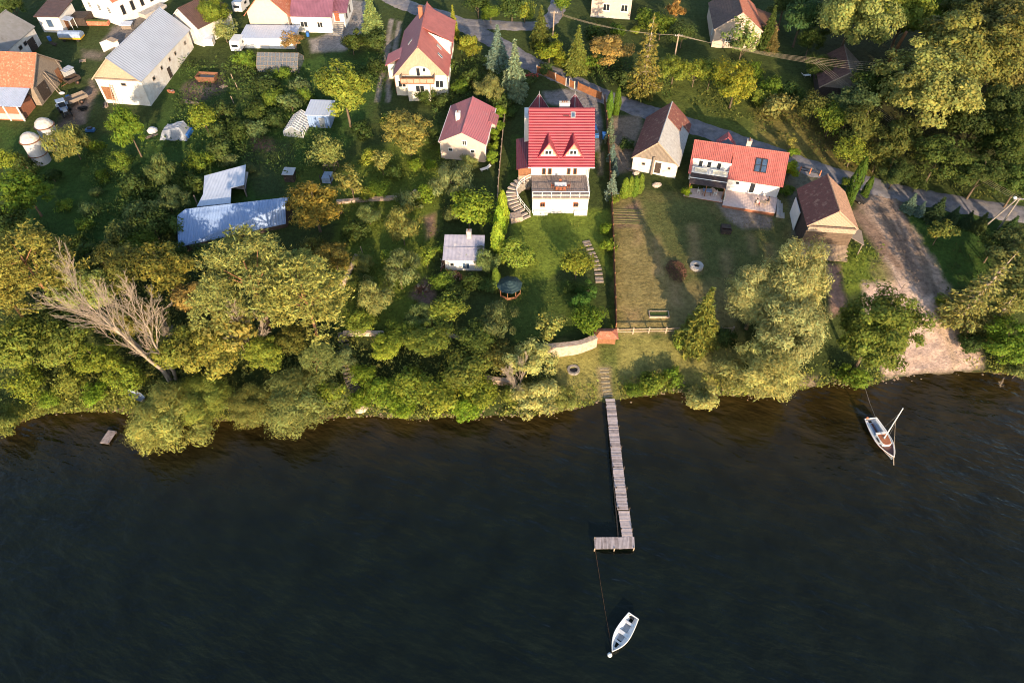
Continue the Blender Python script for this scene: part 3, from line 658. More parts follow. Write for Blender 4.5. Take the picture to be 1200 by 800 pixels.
t_('bush',520,116,24,'dark bush at the sunny corner of the tall red-roofed house',DKG,'bush',gB)
t_('olive',471,266,56,'grey-olive willow shrub alone on the orchard grass',PALE,'tree',gV)
t_('olive',537,216,52,'upright grey-green willow shrub beside the pink house garden',GRY,'tree',gV,hs=1.15)
t_('olive',549,190,28,'small willow shrub against the pink house wall',PALE,'tree',gV)
t_('broad_small',549,248,50,'bright yellow-green tree behind the tin-roofed hut',BRT,group=gV)
t_('bush',528,250,26,'shrub at the foot of the bright yellow-green tree',GRY,'bush',gB)
t_('olive',468,320,52,'olive-green shrub lower down the orchard slope',GRY,'tree',gV)
t_('olive',440,350,58,'pale spreading shrub above the long pale wall',PALE,'tree',gV)
t_('airy',500,302,24,'thin yellow young tree beside the tin-roofed hut',YG,group=gV)
t_('bush',478,232,30,'low grey bush growing over the orchard stone wall',GRY,'bush',gB)
t_('bush',505,192,16,'green shrub by the pink house gutter',BRT,'bush',gB)
t_('bush',520,176,12,'clump of green plants at the pink house wall',BRT,'bush',gB)
# ---- between the red houses
t_('spruce',583,52,30,'bluish spruce behind its pale taller neighbour',BLU,group=gP,hs=1.0)
t_('spruce',603,78,34,'tall blue spruce with a pale sunlit top behind the white house',(.13,.16,.14),group=gP,hs=1.25)
t_('round',553,53,28,'yellow-green round shrub beside the tall red-roofed house',(.12,.12,.02),'shrub',gB)
t_('spruce',531,24,18,'slim yellow conifer at the road junction',(.16,.16,.03),group=gP,hs=1.3)
t_('olive',570,103,36,'pale olive shrub behind the pink house',PALE,'tree',gV)
t_('bush',556,90,26,'dark shrub below the yellow-green round shrub',DKG,'bush',gB)
t_('bush',620,95,22,'dark bush beside the flower bed and the lane fence',DKG,'bush',gB)
t_('bush',590,120,26,'dark bush at the foot of the blue spruce',DKG,'bush',gB)
for i, (a, b_) in enumerate([(587,132),(584,145),(581,158),(578,171),(575,184)]):
    t_('round',a,b_,15,['yellow-green hedge shrub at the lane end of the garden hedge','second yellow-green shrub of the garden hedge counted from the lane','middle yellow-green shrub of the garden hedge','yellow-green hedge shrub level with the pink house wall','yellow-green hedge shrub at the lake end of the garden hedge'][i],BRT,'hedge shrub','yellow-green hedge beside the pink house',name='hedge_shrub',hs=1.2)
t_('thuja',589,246,15,'tallest bright thuja at the curved garden stairs',(.11,.145,.018),'thuja',gT,hs=1.1)
t_('thuja',585,262,16,'bright thuja next to the tallest one at the stairs',(.11,.145,.018),'thuja',gT)
t_('thuja',583,280,15,'lowest bright thuja of the three beside the stairs',(.11,.145,.018),'thuja',gT)
t_('thuja',581,324,11,'small green thuja beside the dark gazebo',GRN,'thuja',gT,hs=.8)
t_('broad_small',605,296,40,'yellow round tree beside the gazebo',YG,group=gV)
t_('bush',622,305,18,'low yellow bush at the foot of the yellow round tree',YG,'bush',gB)
t_('olive',572,306,38,'grey-leaved tree between the hut and the gazebo',GRY,'tree',gV)
t_('bush',572,332,26,'dark leafy shrub under the grey-leaved tree by the hut',DKG,'bush',gB)
t_('broad_small',676,308,44,'yellow-green shrubby tree beside the stone garden steps',YG,group=gV)
t_('bush',668,336,22,'dark shrub at the lower side of the yellow-green shrubby tree',DKG,'bush',gB)
t_('round',690,342,26,'dark green clipped hedge shrub beside the garden steps',(.04,.075,.02),'shrub',gB)
t_('round',684,355,28,'lower dark green clipped hedge shrub by the terrace wall',(.04,.075,.02),'shrub',gB)
t_('broad_small',692,376,42,'bright yellow-green bush above the small tiled roof',BRT,'tree',gV,hs=.7)
t_('bush',710,267,18,'upper bright bush against the brown board fence',BRT,'bush',gB)
t_('bush',712,286,20,'lower bright bush against the brown board fence',BRT,'bush',gB)
t_('airy',643,386,42,'thin yellowish shrub above the curved stone wall',GOLD,group=gV,hs=.8)
t_('olive',580,376,54,'grey olive tree on the bank below the hut',GRY,'tree',gV)
t_('olive',617,418,56,'pale silvery willow above the shore path',(.24,.215,.11),'tree',gV,hs=.9)
t_('olive',628,462,66,'silvery willow shrub hanging over the waterline',(.23,.215,.10),'tree',gV,hs=.8)
# ---- garden of the coral house
t_('young_spruce',718,214,18,'silver young spruce beside the brown board fence',None,'spruce',gP,hs=1.3)
t_('young_spruce',716,150,15,'silver young spruce by the sand heap',None,'spruce',gP,hs=1.3)
t_('young_spruce',718,178,14,'bluish young spruce midway along the board fence',BLU,'spruce',gP)
t_('young_spruce',721,196,12,'smallest bluish spruce along the board fence',BLU,'spruce',gP)
t_('bush',720,232,14,'yellow-green plant at the foot of the silver spruce',YG,'bush',gB)
for i, (a, b_) in enumerate([(733,219),(739,217),(745,217),(751,214)]):
    t_('thuja',a,b_,9,['first green thuja of the row at the old barn, nearest the silver spruce','second green thuja of the row at the old barn','third green thuja of the row at the old barn','last green thuja of the row, nearest the old barn wall'][i],GRN,'thuja',gT,hs=.85)
t_('thuja',715,121,9,'dark thuja at the lane fence corner',(.05,.085,.015),'thuja',gT,hs=1.0)
t_('thuja',724,117,9,'dark thuja beside the lane, next to the fence corner one',(.05,.085,.015),'thuja',gT,hs=1.1)
t_('round',804,224,14,'bright conical shrub at the corner of the coral house terrace',(.13,.16,.015),'shrub',gB,hs=1.3)
t_('round',926,200,22,'bright yellow-green shrub at the gable of the coral house',(.13,.155,.018),'shrub',gB,hs=1.1)
t_('bush',921,222,18,'green shrub beside the terrace stairs of the coral house',GRN,'bush',gB)
t_('bush',930,178,18,'yellow-green bush at the back of the coral house',BRT,'bush',gB)
t_('airy',926,168,18,'thin pale tree behind the coral house',GOLD,group=gV)
t_('bush',735,168,18,'dark weeds on the sand heap beside the old barn',DKG,'bush',gB)
t_('spruce',826,368,62,'yellow-green fir on the lawn above the shore fence',(.125,.125,.035),group=gP,hs=.9)
t_('bush',800,398,24,'weedy bush below the shore fence',YG,'bush',gB)
t_('bush',850,392,26,'shaded bush between the fir and the great willow',DKG,'bush',gB)
t_('bush',870,444,34,'yellow bush at the foot of the great willow',YG,'bush',gB)
t_('willow',928,337,100,'great silvery willow crown below the coral house lawn',(.265,.236,.125),group=gV,hs=1.2)
t_('willow',888,348,78,'pale side crown of the willow group facing the dry lawn',(.26,.235,.13),group=gV,hs=1.25)
t_('willow',926,385,98,'middle crown of the silvery willow group',(.255,.226,.115),group=gV,hs=1.1)
t_('willow',900,430,96,'lower silvery willow leaning over the water',(.23,.215,.105),group=gV,hs=.85)
t_('round',823,468,42,'round pale willow bush standing in the shallows',(.22,.215,.10),'shrub',gB,hs=.8)
t_('broad_large',1025,392,98,'big dark green alder at the sandy beach',(.085,.10,.024),group=gV,hs=1.1)
t_('bush',1000,440,34,'leafy bush at the waterline below the alder',GRN,'bush',gB)
t_('bush',765,448,34,'low bush on the bank beside the jetty',YG,'bush',gB)
t_('bush',790,440,26,'dark bank bush in the shadow above the shallows',GRN,'bush',gB)
for px_,py_,w_,lb_,c_ in [(110,170,22,'low shrub on the grass between the silo tree and the yard tree',GRN),(160,215,30,'shaded shrub at the edge of the dark orchard plot',DKG),(222,215,34,'dark shrub against the back of the white roofed shed',DKG),(232,188,30,'leafy shrub above the white roofed shed',GRN),(60,205,26,'shrub between the silos and the round garden tree',DKG),(75,240,20,'small shrub on the sunlit meadow strip',GRN),(160,245,34,'grey bush deep in the dark orchard plot',GRY),(205,262,36,'dark bush at the far wall of the blue shed',DKG),(300,150,28,'shaded bush above the brick-coloured garden bed',GRY),(322,140,26,'bush at the open end of the small foil greenhouse',DKG),(318,112,30,'light green allotment bush beneath the greenhouse',GRN),(262,128,28,'weedy bush beyond the bare earth of the yard',DKG),(352,100,30,'allotment bush right under the greenhouse corner',GRY),(425,150,22,'dark shrub under the walnut crown edge',DKG),(430,225,22,'orchard shrub above the dry stone wall',YG),(500,225,24,'bright weeds clump along the orchard path',BRT),(455,300,24,'small shrub on the open orchard slope',YG),(415,270,30,'dark shrub between the pines and the orchard',DKG),(520,290,18,'shrub hugging the tin-roofed hut side',GRN),(553,330,26,'shrub beside the gazebo posts',DKG),(600,130,18,'dark shrub by the white house back corner',DKG),(566,130,18,'shrub between pink house and hedge',DKG),(540,100,24,'grass-side bush between the two red-roofed houses',GRN),(523,75,20,'dark bush along the sunny wall of the cream house',DKG),(455,140,22,'small bush at the foot of the garden tracks',GRN),(390,90,20,'dark bush behind the walnut crown',DKG),(440,75,26,'dark shrub beside the twin gravel tracks',DKG),(425,85,22,'shaded shrub at the gravel yard wall',DKG),(640,80,20,'hedge bush at the lane fence end',DKG)]: t_('bush',px_,py_,w_,lb_,c_,'bush',gB)
# ---- lane banks
t_('spruce',677,56,34,'olive conifer on the bank above the lane',(.10,.10,.03),group=gP,hs=1.0)
t_('spruce',634,28,26,'dark olive conifer at the road fork',(.085,.09,.03),group=gP,hs=1.1)
t_('round',644,58,38,'bright yellow-green shrub on the lane bank',(.14,.145,.02),'shrub',gB,hs=.8)
t_('round',662,70,26,'lower yellow-green shrub on the lane bank',(.13,.135,.02),'shrub',gB,hs=.7)
t_('broad',716,60,50,'pinkish flowering shrub tree on the lane bank',(.19,.125,.06),group=gV,hs=.75)
t_('larch',760,62,56,'ragged golden larch above the lane',(.12,.105,.03),'tree',gV,hs=1.1)
t_('airy',793,14,28,'small orange-leaved tree behind the telegraph pole',(.22,.11,.05),group=gV,hs=1.1)
t_('broad',790,82,38,'olive shrub at the foot of the telegraph pole',YG,group=gV,hs=.8)
t_('broad_small',815,84,34,'olive hedge tree next to the telegraph pole shrub',YG,group=gV)
t_('broad_small',833,88,32,'olive hedge tree in the middle of the lane hedge',YG,group=gV)
t_('broad',862,99,56,'largest round shrub of the hedge above the lane',(.14,.14,.025),group=gV,hs=.9)
t_('airy',872,48,42,'pale variegated tree in front of the brown-roofed house',(.15,.17,.075),group=gV,hs=1.1)
t_('spruce',903,30,26,'dark tall conifer beside the brown-roofed house',(.055,.07,.025),group=gP,hs=1.15)
t_('spruce',907,44,18,'lower rusty conifer beside the brown-roofed house',(.14,.10,.05),group=gP)
t_('bush',885,82,26,'low clipped shrub at the lawn edge under the wires',GRN,'bush',gB)
t_('bush',905,100,30,'hedge bush along the shaded lawn',GRN,'bush',gB)
t_('bush',930,106,28,'hedge bush at the far end of the shaded lawn',DKG,'bush',gB)
t_('bush',912,122,40,'pinkish flowering thicket shrub on the slope',(.17,.14,.06),'bush',gB)
t_('bush',890,112,26,'yellowish slope shrub beside the pinkish thicket shrub',YG,'bush',gB)
t_('bush',745,35,12,'round clipped bush in front of the pink house windows',YG,'bush',gB)
t_('bush',700,38,26,'dark garden bush before the pink house at the top',DKG,'bush',gB)
t_('bush',722,34,24,'dark green shrub in the garden of the pink house',GRN,'bush',gB)
t_('bush',760,20,30,'green bush beside the pink house corner',GRN,'bush',gB)
t_('broad_small',775,30,30,'leafy tree between the pink house and the larch',GRN,group=gV)
t_('broad_small',800,40,30,'dark leafy shrub behind the telegraph pole wires',DKG,group=gV)
t_('bush',690,72,30,'weedy shrub between the bank conifer and the pinkish shrub',GRN,'bush',gB)
t_('bush',735,92,30,'shaded shrub under the larch on the lane bank',DKG,'bush',gB)
t_('broad_small',660,5,26,'roadside tree near the top driveway',GRN,group=gV)
t_('broad_small',600,6,34,'leafy tree beyond the branch road',DKG,group=gV)
t_('broad_small',560,4,30,'dark tree beyond the road junction',DKG,group=gV)
t_('broad_small',575,16,22,'roadside bush tree above the branch road',GRN,group=gV)
t_('broad_small',615,14,24,'bush tree beside the branch road bend',YG,group=gV)
# ---- wooded slope (right)
L_ = [('broad_large',1000,18,98,'pale-leaved tree overhanging the ruined barn',(.16,.155,.06)),
('broad_large',1062,14,84,'bright green tree at the back of the wood above the leaning trunk',(.10,.12,.025)),
('broad_large',1128,66,104,'golden tree in the middle of the wooded slope',(.14,.136,.05)),
('broad_large',1092,112,108,'large golden tree at the front of the wooded slope',(.148,.142,.055)),
('broad_large',1185,40,100,'brownish golden tree at the upper edge of the wood',(.13,.115,.05)),
('broad_large',1180,85,70,'brown-green tree below the upper edge of the wood',(.115,.10,.04)),
('broad',1022,105,60,'dark tree in front of the ruined barn',DKG),
('broad',1000,120,56,'dark bluish tree at the lower corner of the shaded lawn',(.045,.065,.035)),
('broad',985,90,34,'small dark tree by the ruined barn wall',DKG),
('broad',1010,150,56,'olive tree at the lower end of the slope above the barn',(.08,.08,.025)),
('broad',1058,165,64,'dark olive tree under the large golden tree',(.06,.065,.022)),
('broad',1100,185,64,'dark tree right above the lane bend',DKG),
('broad',1140,150,70,'dark tree in the shade of the golden trees',DKG),
('broad_large',1165,135,80,'dark crown deep in the wood',(.05,.06,.022)),
('broad_large',1195,165,80,'dark crown at the shaded edge of the wood',DKG),
('broad',1150,205,60,'dark shrubby tree beside the lane',DKG),
('broad',1195,215,60,'dark tree beyond the double telegraph pole',DKG),
('broad',1050,205,36,'dark bush tree overhanging the lane',DKG),
('broad_small',975,140,40,'yellowish shrub tree on the open slope',YG),
('broad_small',955,125,34,'dull shrub tree at the edge of the open slope',(.10,.10,.04)),
('broad_small',1000,178,36,'golden-green shrub on the open slope above the lane',YG),
('broad_small',1030,185,34,'olive shrub between the open slope and the wood',(.09,.09,.03)),
('broad',940,20,60,'dark tree behind the shaded lawn',(.04,.07,.03)),
('broad',950,48,36,'dark shrub at the back of the shaded lawn',DKG),
('broad',920,4,44,'dark tree beside the tall dark conifer',DKG),
('broad',1110,8,60,'green tree top behind the golden slope trees',GRN),
('broad_large',1150,8,80,'dull olive tree along the far edge of the wood',(.10,.095,.035)),
('broad',1235,120,70,'dark tree at the outer edge of the wood',DKG),
('broad_large',1235,60,90,'brown tree at the outer edge of the wood',(.11,.095,.04)),
('broad',960,80,30,'dark bush by the rusty scrap at the shaded lawn',DKG),
('broad_small',1075,215,24,'dark roadside bush under the wood',DKG)]
for k, cx, cy, w_, lb, c_ in L_: t_(k,cx,cy,w_,lb,c_,group=gW)
# ---- lane and beach on the right
t_('thuja',1005,210,15,'tall leaning thuja beside the parked dark car',(.04,.065,.013),'thuja',gT,hs=1.25)
t_('thuja',1017,220,10,'short thuja beside the tall leaning one',(.04,.065,.013),'thuja',gT)
t_('bush',993,212,14,'yellow bush behind the weathered barn',YG,'bush',gB)
for a, b_, w_, lb in [(1069,236,20,'bluish spruce at the corner of the sandy track and the lane'),(1081,243,16,'pale spruce beside the corner bluish one'),(1101,243,26,'broad dark spruce midway along the lane row'),(1120,250,18,'dark spruce past the broad one in the lane row'),(1136,255,18,'dark spruce nearest the double telegraph pole'),(1152,258,20,'olive spruce at the foot of the double telegraph pole'),(1186,264,24,'dark spruce past the double telegraph pole')]:
    t_('spruce',a,b_,w_,lb,BLU if a < 1085 else (.06,.075,.03) if a == 1152 else (.035,.055,.03),'spruce',gK,hs=.75)
t_('airy',1102,272,30,'small lone tree on the shaded meadow',(.12,.13,.04),group=gV,hs=.9)
t_('larch',1150,334,66,'tall golden larch with a bare pale trunk beside the beach',(.175,.15,.06),'tree',gV,hs=1.15,lean=(.0,.12))
t_('larch',1174,366,44,'second golden larch behind the beach',(.15,.13,.05),'tree',gV,hs=1.0)
t_('broad',1190,300,60,'dull grey-green tree at the far side of the meadow',(.075,.075,.035),group=gV)
t_('broad',1165,290,40,'dark tree in the shade of the far meadow',DKG,group=gV)
t_('broad',1190,345,70,'pale-leaved tree beside the golden larch',(.14,.13,.06),group=gV)
t_('broad',1185,405,56,'green tree on the bank past the beach',GRN,group=gV)
t_('olive',1196,432,40,'grey-green willow bush at the water past the beach',PALE,'tree',gV)
t_('bush',1140,400,34,'dark bush in the shade at the beach edge',DKG,'bush',gB)
t_('bush',1108,352,20,'small bush behind the beach',YG,'bush',gB)
# ---- shore thicket (left)
S_ = [('pine',40,322,92,'pine with bare slanting trunks at the corner of the thicket',(.13,.12,.04)),
('pine',-5,330,80,'pine at the outer edge of the thicket',(.13,.12,.04)),
('broad',100,342,66,'pale green tree behind the branches of the dead tree',(.12,.13,.05)),
('broad',192,318,80,'golden tree beside the dead tree',(.15,.13,.035)),
('broad',222,350,56,'rusty golden tree next to the big pines',(.16,.115,.045)),
('pine',296,332,98,'biggest pine of the thicket in front of the blue shed',(.15,.145,.055)),
('pine',348,326,60,'pine touching the big one at the blue shed corner',(.13,.13,.05)),
('pine',360,355,92,'pine in the middle of the thicket above the wooden stairs',(.14,.14,.055)),
('pine',258,366,70,'pine with a tilted top below the biggest pine',(.135,.135,.055)),
('broad',368,244,72,'golden upright tree behind the big pines',(.165,.13,.035)),
('broad',392,300,48,'gold-brown tree beside the fallen log',(.15,.115,.04)),
('broad_small',368,290,36,'dark tree under the golden upright tree',(.06,.06,.02)),
('broad',20,400,76,'leafy tree at the outer end of the thicket above the bay',(.105,.115,.03)),
('broad',72,405,70,'green leafy tree below the dead tree',(.10,.115,.03)),
('broad',60,370,52,'dark leafy tree between the pines and the bay',DKG),
('broad',118,425,64,'yellow-green bushy tree beside the dead tree foot',YG),
('broad',205,410,70,'yellow-green tree just past the dead tree trunk',(.12,.125,.03)),
('broad',250,415,66,'olive tree under the tilted pine',(.115,.115,.035)),
('airy',275,385,60,'half bare yellowish tree among the pines',(.15,.12,.05)),
('broad',312,412,56,'yellow-green tree beside the twiggy bare one',YG),
('pine',376,424,44,'small grey pine beside the wooden stairs',(.12,.135,.065)),
('broad',340,398,46,'dark olive tree under the middle pine',(.07,.07,.025)),
('willow',192,487,104,'willow bush bulging over the water below the dead tree',(.145,.155,.065)),
('willow',236,466,74,'green willow bush next to the bulging one',(.12,.13,.035)),
('willow',345,468,96,'grey willow bush hanging over the shore',(.15,.148,.06)),
('willow',292,474,66,'willow bush between the grey one and the bay',(.13,.135,.045)),
('broad_small',150,445,44,'leafy shrub tree in the middle of the shore bank',YG),
('olive',2,492,52,'willow bush over the water at the edge of the bay',(.13,.14,.05)),
('broad_small',30,450,44,'shrub tree above the bay',YG),
('broad_small',80,450,36,'low shrub on the sunny bay bank',(.11,.12,.03)),
('broad_small',385,462,40,'leafy shrub beside the foot of the wooden stairs',YG),
('broad',452,408,48,'yellow-green bush tree beside the wooden stairs',YG),
('broad',498,398,56,'green tree on the bank below the pale wall',(.10,.115,.03)),
('broad_small',522,362,46,'bright tree on the slope under the hut',(.12,.135,.03)),
('broad_small',545,430,54,'leafy shrub in the middle of the bank',(.11,.12,.03)),
('broad_small',480,450,52,'green shrub low on the bank',(.12,.14,.03)),
('broad_small',516,462,52,'bright green shrub at the waterline',(.12,.14,.03)),
('broad_small',560,464,48,'yellow-green shrub at the waterline by the stone wall',YG),
('broad_small',450,456,40,'bright shrub at the foot of the wooden stairs',BRT),
('broad_small',590,420,44,'olive shrub above the low stone wall',(.11,.11,.04)),
('broad_small',555,395,46,'dark shrub in the hollow of the bank',DKG),
('broad_small',600,462,34,'low shrub below the short stone wall',(.12,.13,.035)),
('broad_small',420,330,24,'shaded shrub beside the fallen log',DKG),
('broad',160,375,60,'dull tree crown under the bare branches',(.095,.09,.035)),
('broad',140,318,60,'olive crown behind the dead tree branches',(.10,.10,.04))]
for k, cx, cy, w_, lb, c_ in S_: t_(k,cx,cy,w_,lb,(c_[0]*1.2,c_[1]*1.14,c_[2]*1.1),group=gS,hs=.55 if k == 'willow' else .68 if cx > 425 else .82 if cx > 300 else .95)
for k, cx, cy, w_, lb, c_ in [('olive',432,252,34,'small olive shrub over the dry stone wall end',GRY),('broad_small',447,222,26,'leafy shrub tree between the gold-leaved tree and the stone wall',GRN),('broad_small',516,330,30,'green shrub tree squeezed beside the firewood of the hut',GRN),('olive',488,372,40,'olive shrub at the low end of the orchard',GRY),('broad_small',536,348,30,'dark leafy shrub tree below the hut firewood',DKG),('broad_small',424,376,36,'yellow-green shrub behind the long pale wall',YG),('broad_small',466,392,36,'green shrub hiding the end of the long pale wall',GRN),('broad_small',547,300,22,'small green tree at the hut gable',GRN),('broad_small',507,160,24,'dark leafy tree between the round yellow-brown tree and the pink house',DKG),('olive',428,306,30,'thin olive shrub beside the fallen log',PALE),('broad_small',52,300,44,'dark leafy tree on the meadow behind the pines',DKG),('broad_small',110,300,44,'dark green tree behind the crown of the dead tree',DKG),('broad_small',250,296,40,'dark tree in the gap between the blue shed and the golden tree',DKG),('broad_small',160,290,40,'shaded green tree above the dead tree top',GRN),('olive',400,418,36,'grey shrub overhanging the wooden bank stairs',GRY),('broad_small',425,440,34,'bright shrub hiding the middle of the bank stairs',BRT),('broad_small',470,480,34,'bright shrub touching the water beyond the stairs',BRT),('broad_small',545,478,36,'bright green waterline shrub before the short stone wall',BRT),('broad_small',110,462,30,'fresh green shrub on the bay shore',BRT),('broad_small',55,470,26,'small fresh shrub at the bay waterline',BRT),('broad_small',420,468,28,'fresh green shrub at the water end of the stairs',BRT),('olive',660,470,34,'pale shrub at the waterline beside the jetty grass',PALE),('broad_small',740,458,22,'low green shrub where the jetty meets the bank',GRN)]: t_(k,cx,cy,w_,lb,c_,group=gS,hs=.8)
# bare trees
def bare_tree(me, px, py, s, label, rz=0):
    p = G(px, py); o = thing('dead_tree', label, 'tree', p, rz); m_ = bpy.data.objects.new('trunk', me); COL.objects.link(m_); m_.parent = o; m_.scale = (s,s,s); return o
bare_tree(BARE_ME, 201, 444, 1.4, 'large leafless dead tree with pale branches over the thicket')
bare_tree(BARE_SM, 300, 420, 1.15, 'smaller bare tree with pale forked stems among the pines')
bare_tree(BARE_SM, 608, 470, .9, 'bare white branch tree sticking out of the silvery willow', 1.0)
bare_tree(BARE_SM, 222, 418, .9, 'thin bare stems beside the golden tree', 2.2)
bare_tree(BARE_SM, 1170, 456, .22, 'dead branch lying half in the water by the beach', 1.0)
# leaning trunk in the wood
mb = MB(); a = G(1042,72); b = G(1062,38,9); mb.tube([a-Vector((0,0,.5)), a.lerp(b,.5), b], [.45,.36,.28], bark_pine, 8); tag(mb.build('leaning_trunk', smooth=True), 'thick reddish trunk leaning in the gap between the wood crowns', 'tree trunk')
# ---- ground cover nobody could count
def cover(name, polys, dens, size, h, c, seed, m=None):
    rng = np.random.default_rng(seed); P = []; tn = []
    for poly in polys:
        W_ = np.array([tuple(G(*p)[:2]) for p in poly]); lo = W_.min(0); hi = W_.max(0); n = int((hi-lo).prod()*dens)
        q = rng.uniform(lo, hi, (n,2)); d = polydist(q[:,0], q[:,1], [tuple(w_) for w_ in W_]); nv = fbm(q[:,0], q[:,1], .35, seed, 3)
        k = (d > -.3) & (nv > .38); q = q[k]; nv = nv[k]
        hh = h*np.clip((nv-.35)*5, .15, 1.3); z = Tv(q[:,0], q[:,1])+hh*rng.uniform(.1,1,len(q))
        P.append(np.stack([q[:,0], q[:,1], z], 1)); tn.append(.7+.6*fbm(q[:,0],q[:,1],.9,seed+4,2))
    P = np.concatenate(P); tn = np.concatenate(tn); n = len(P)
    nr = rng.normal(size=(n,3))*.6; nr[:,2] += .6; nr[:,1] -= .2
    me = leaf_mesh(name, P, nr, size, rng, LEAF, .5, axis_=np.broadcast_to(np.array([0,0,.7]),(n,3))+rng.normal(size=(n,3))*.5, tone=tn)
    o = bpy.data.objects.new(name, me); COL.objects.link(o); o.color = (*c, 1); tag(o, kind='stuff'); return o
cover('undergrowth', [[(-20,440),(140,430),(420,400),(560,400),(640,440),(650,482),(600,487),(490,490),(430,484),(300,492),(160,484),(60,480),(-20,500)], [(0,330),(420,300),(420,430),(0,450)]], 9, .36, 1.5, (.19,.20,.05), 3)
cover('bank_weeds', [[(650,462),(745,452),(870,446),(940,445),(1000,436),(1040,436),(1010,452),(930,455),(870,462),(790,458),(705,470),(650,482)], [(1120,425),(1200,420),(1200,440),(1150,436)]], 10, .28, .8, (.20,.21,.05), 4)
cover('garden_weeds', [[(215,75),(300,70),(330,100),(335,130),(280,190),(200,240),(120,300),(85,300),(130,190),(200,165)], [(290,85),(400,85),(450,60),(455,100),(380,120),(330,150),(290,120)], [(540,60),(600,90),(600,120),(560,130)], [(155,190),(230,190),(220,250),(140,300)], [(100,170),(170,200),(330,160),(400,150),(400,180),(340,215),(300,190),(230,200),(200,290),(120,300)], [(500,110),(560,60),(600,120),(590,150),(575,130),(515,160)], [(660,80),(690,60),(780,90),(790,120),(740,110)]], 9, .36, 1.5, (.075,.115,.028), 5)
cover('slope_weeds', [[(660,80),(760,100),(850,140),(960,185),(1010,205),(1060,218),(1120,228),(1200,240),(1200,215),(1060,195),(960,120),(880,105),(760,70),(660,55)]], 7, .32, .9, (.11,.125,.03), 6)
cover('orchard_weeds', [[(420,190),(520,180),(520,260),(510,330),(470,390),(410,380),(400,250)], [(980,290),(1035,285),(1030,335),(985,345)], [(0,300),(90,280),(130,290),(60,330),(0,330)]], 7, .32, 1.0, (.125,.155,.03), 7)
cover('forest_floor', [[(940,90),(1200,60),(1200,230),(1060,215),(980,150)], [(1120,290),(1200,280),(1200,430),(1150,420),(1100,345)]], 3, .36, .9, (.055,.07,.022), 8)
cover('lawn_tufts', [[(724,245),(935,262),(936,300),(870,340),(858,388),(724,388)]], 9, .14, .16, (.16,.14,.05), 9)
cover('meadow_tufts', [[(655,400),(870,392),(868,452),(790,450),(740,460),(665,475)], [(600,250),(712,246),(716,330),(700,385),(600,395)], [(715,250),(724,250),(727,390),(718,390)]], 5, .16, .28, (.13,.15,.035), 10)
rng = np.random.default_rng(77); nsw = 16000; x_ = rng.uniform(-84, 88, nsw); y_ = shore(x_)+rng.uniform(0,1,nsw)**1.5*3.2-.25; nv_ = fbm(x_, y_, .5, 61, 3); p_ = proj(x_, y_, 0*x_); k_ = (nv_ > .40) & ~((p_[0] > 1035) & (p_[0] < 1155)) & ~((p_[0] > 700) & (p_[0] < 724)); x_, y_, nv_ = x_[k_], y_[k_], nv_[k_]
nr_ = rng.normal(size=(len(x_),3))*.6; nr_[:,2] += .6; nr_[:,1] -= .3
me_ = leaf_mesh('shore_weeds', np.stack([x_, y_, np.maximum(0,Tv(x_,y_))+rng.uniform(.05,.9,len(x_))*np.clip((nv_-.36)*5,.2,1)],1), nr_, .27, rng, LEAF, .5, axis_=np.broadcast_to(np.array([0,0,.7]),(len(x_),3)), tone=.7+.7*fbm(x_,y_,1.2,5,2))
o = bpy.data.objects.new('shore_weeds', me_); COL.objects.link(o); o.color = (.19,.21,.045,1); tag(o, kind='stuff')
# shore stones
shore_stone = mat('shore_stone',(.30,.22,.15),.9,.2,3,col2=(.17,.125,.085))
rng = np.random.default_rng(5); mb = MB()
for i in range(900):
    x = rng.uniform(-80, 85); y = shore(x)+rng.normal()*.45+.1; z = T(x,y); s = rng.uniform(.06,.24)
    if rng.random() < .85 and fbm(np.array([x]),np.array([y]),.15,77,2)[0] < .48: continue
    q = unit(rng.normal(size=(6,3)))
    v = [Vector((dx*s*rng.uniform(.7,1.3), dy*s*rng.uniform(.7,1.3), dz*s*.6)) + Vector((x,y,max(z,-.05))) for dx,dy,dz in ((1,0,0),(0,1,0),(-1,0,0),(0,-1,0),(0,0,1),(0,0,-1))]
    mb.add(v, [(0,1,4),(1,2,4),(2,3,4),(3,0,4),(1,0,5),(2,1,5),(3,2,5),(0,3,5)], shore_stone)
o = mb.build('shore_rubble'); tag(o, kind='stuff')
# ================================================================ buildings (local frame: x across, y depth from the lake-side front, z up)
def local(root): 
    c, s_ = math.cos(root.rotation_euler.z), math.sin(root.rotation_euler.z); o = root.location
    def f(px, py, z):
        """photo position at world height z -> local x, y"""
        x, y = onz(px, py, z); dx, dy = x-o.x, y-o.y
        return c*dx+s_*dy, -s_*dx+c*dy
    return f
def slope(mb, e0, e1, r0, r1, m, t=.10, n=0, lift=.035):
    """roof slope between eave e0-e1 and ridge r0-r1; n overlapping courses"""
    e0, e1, r0, r1 = map(Vector, (e0, e1, r0, r1))
    nrm = (e1-e0).cross(r0-e0).normalized()
    flip = nrm.z < 0
    if flip: e0, e1, r0, r1 = e1, e0, r1, r0; nrm = -nrm
    if n == 0: mb.slab([e0, e1, r1, r0], t, m); return
    for i in range(n):
        a, b = i/n, (i+1)/n
        p = [e0.lerp(r0,a)+nrm*lift, e1.lerp(r1,a)+nrm*lift, e1.lerp(r1,b), e0.lerp(r0,b)]
        mb.slab(p, t if i == 0 else .06, m)
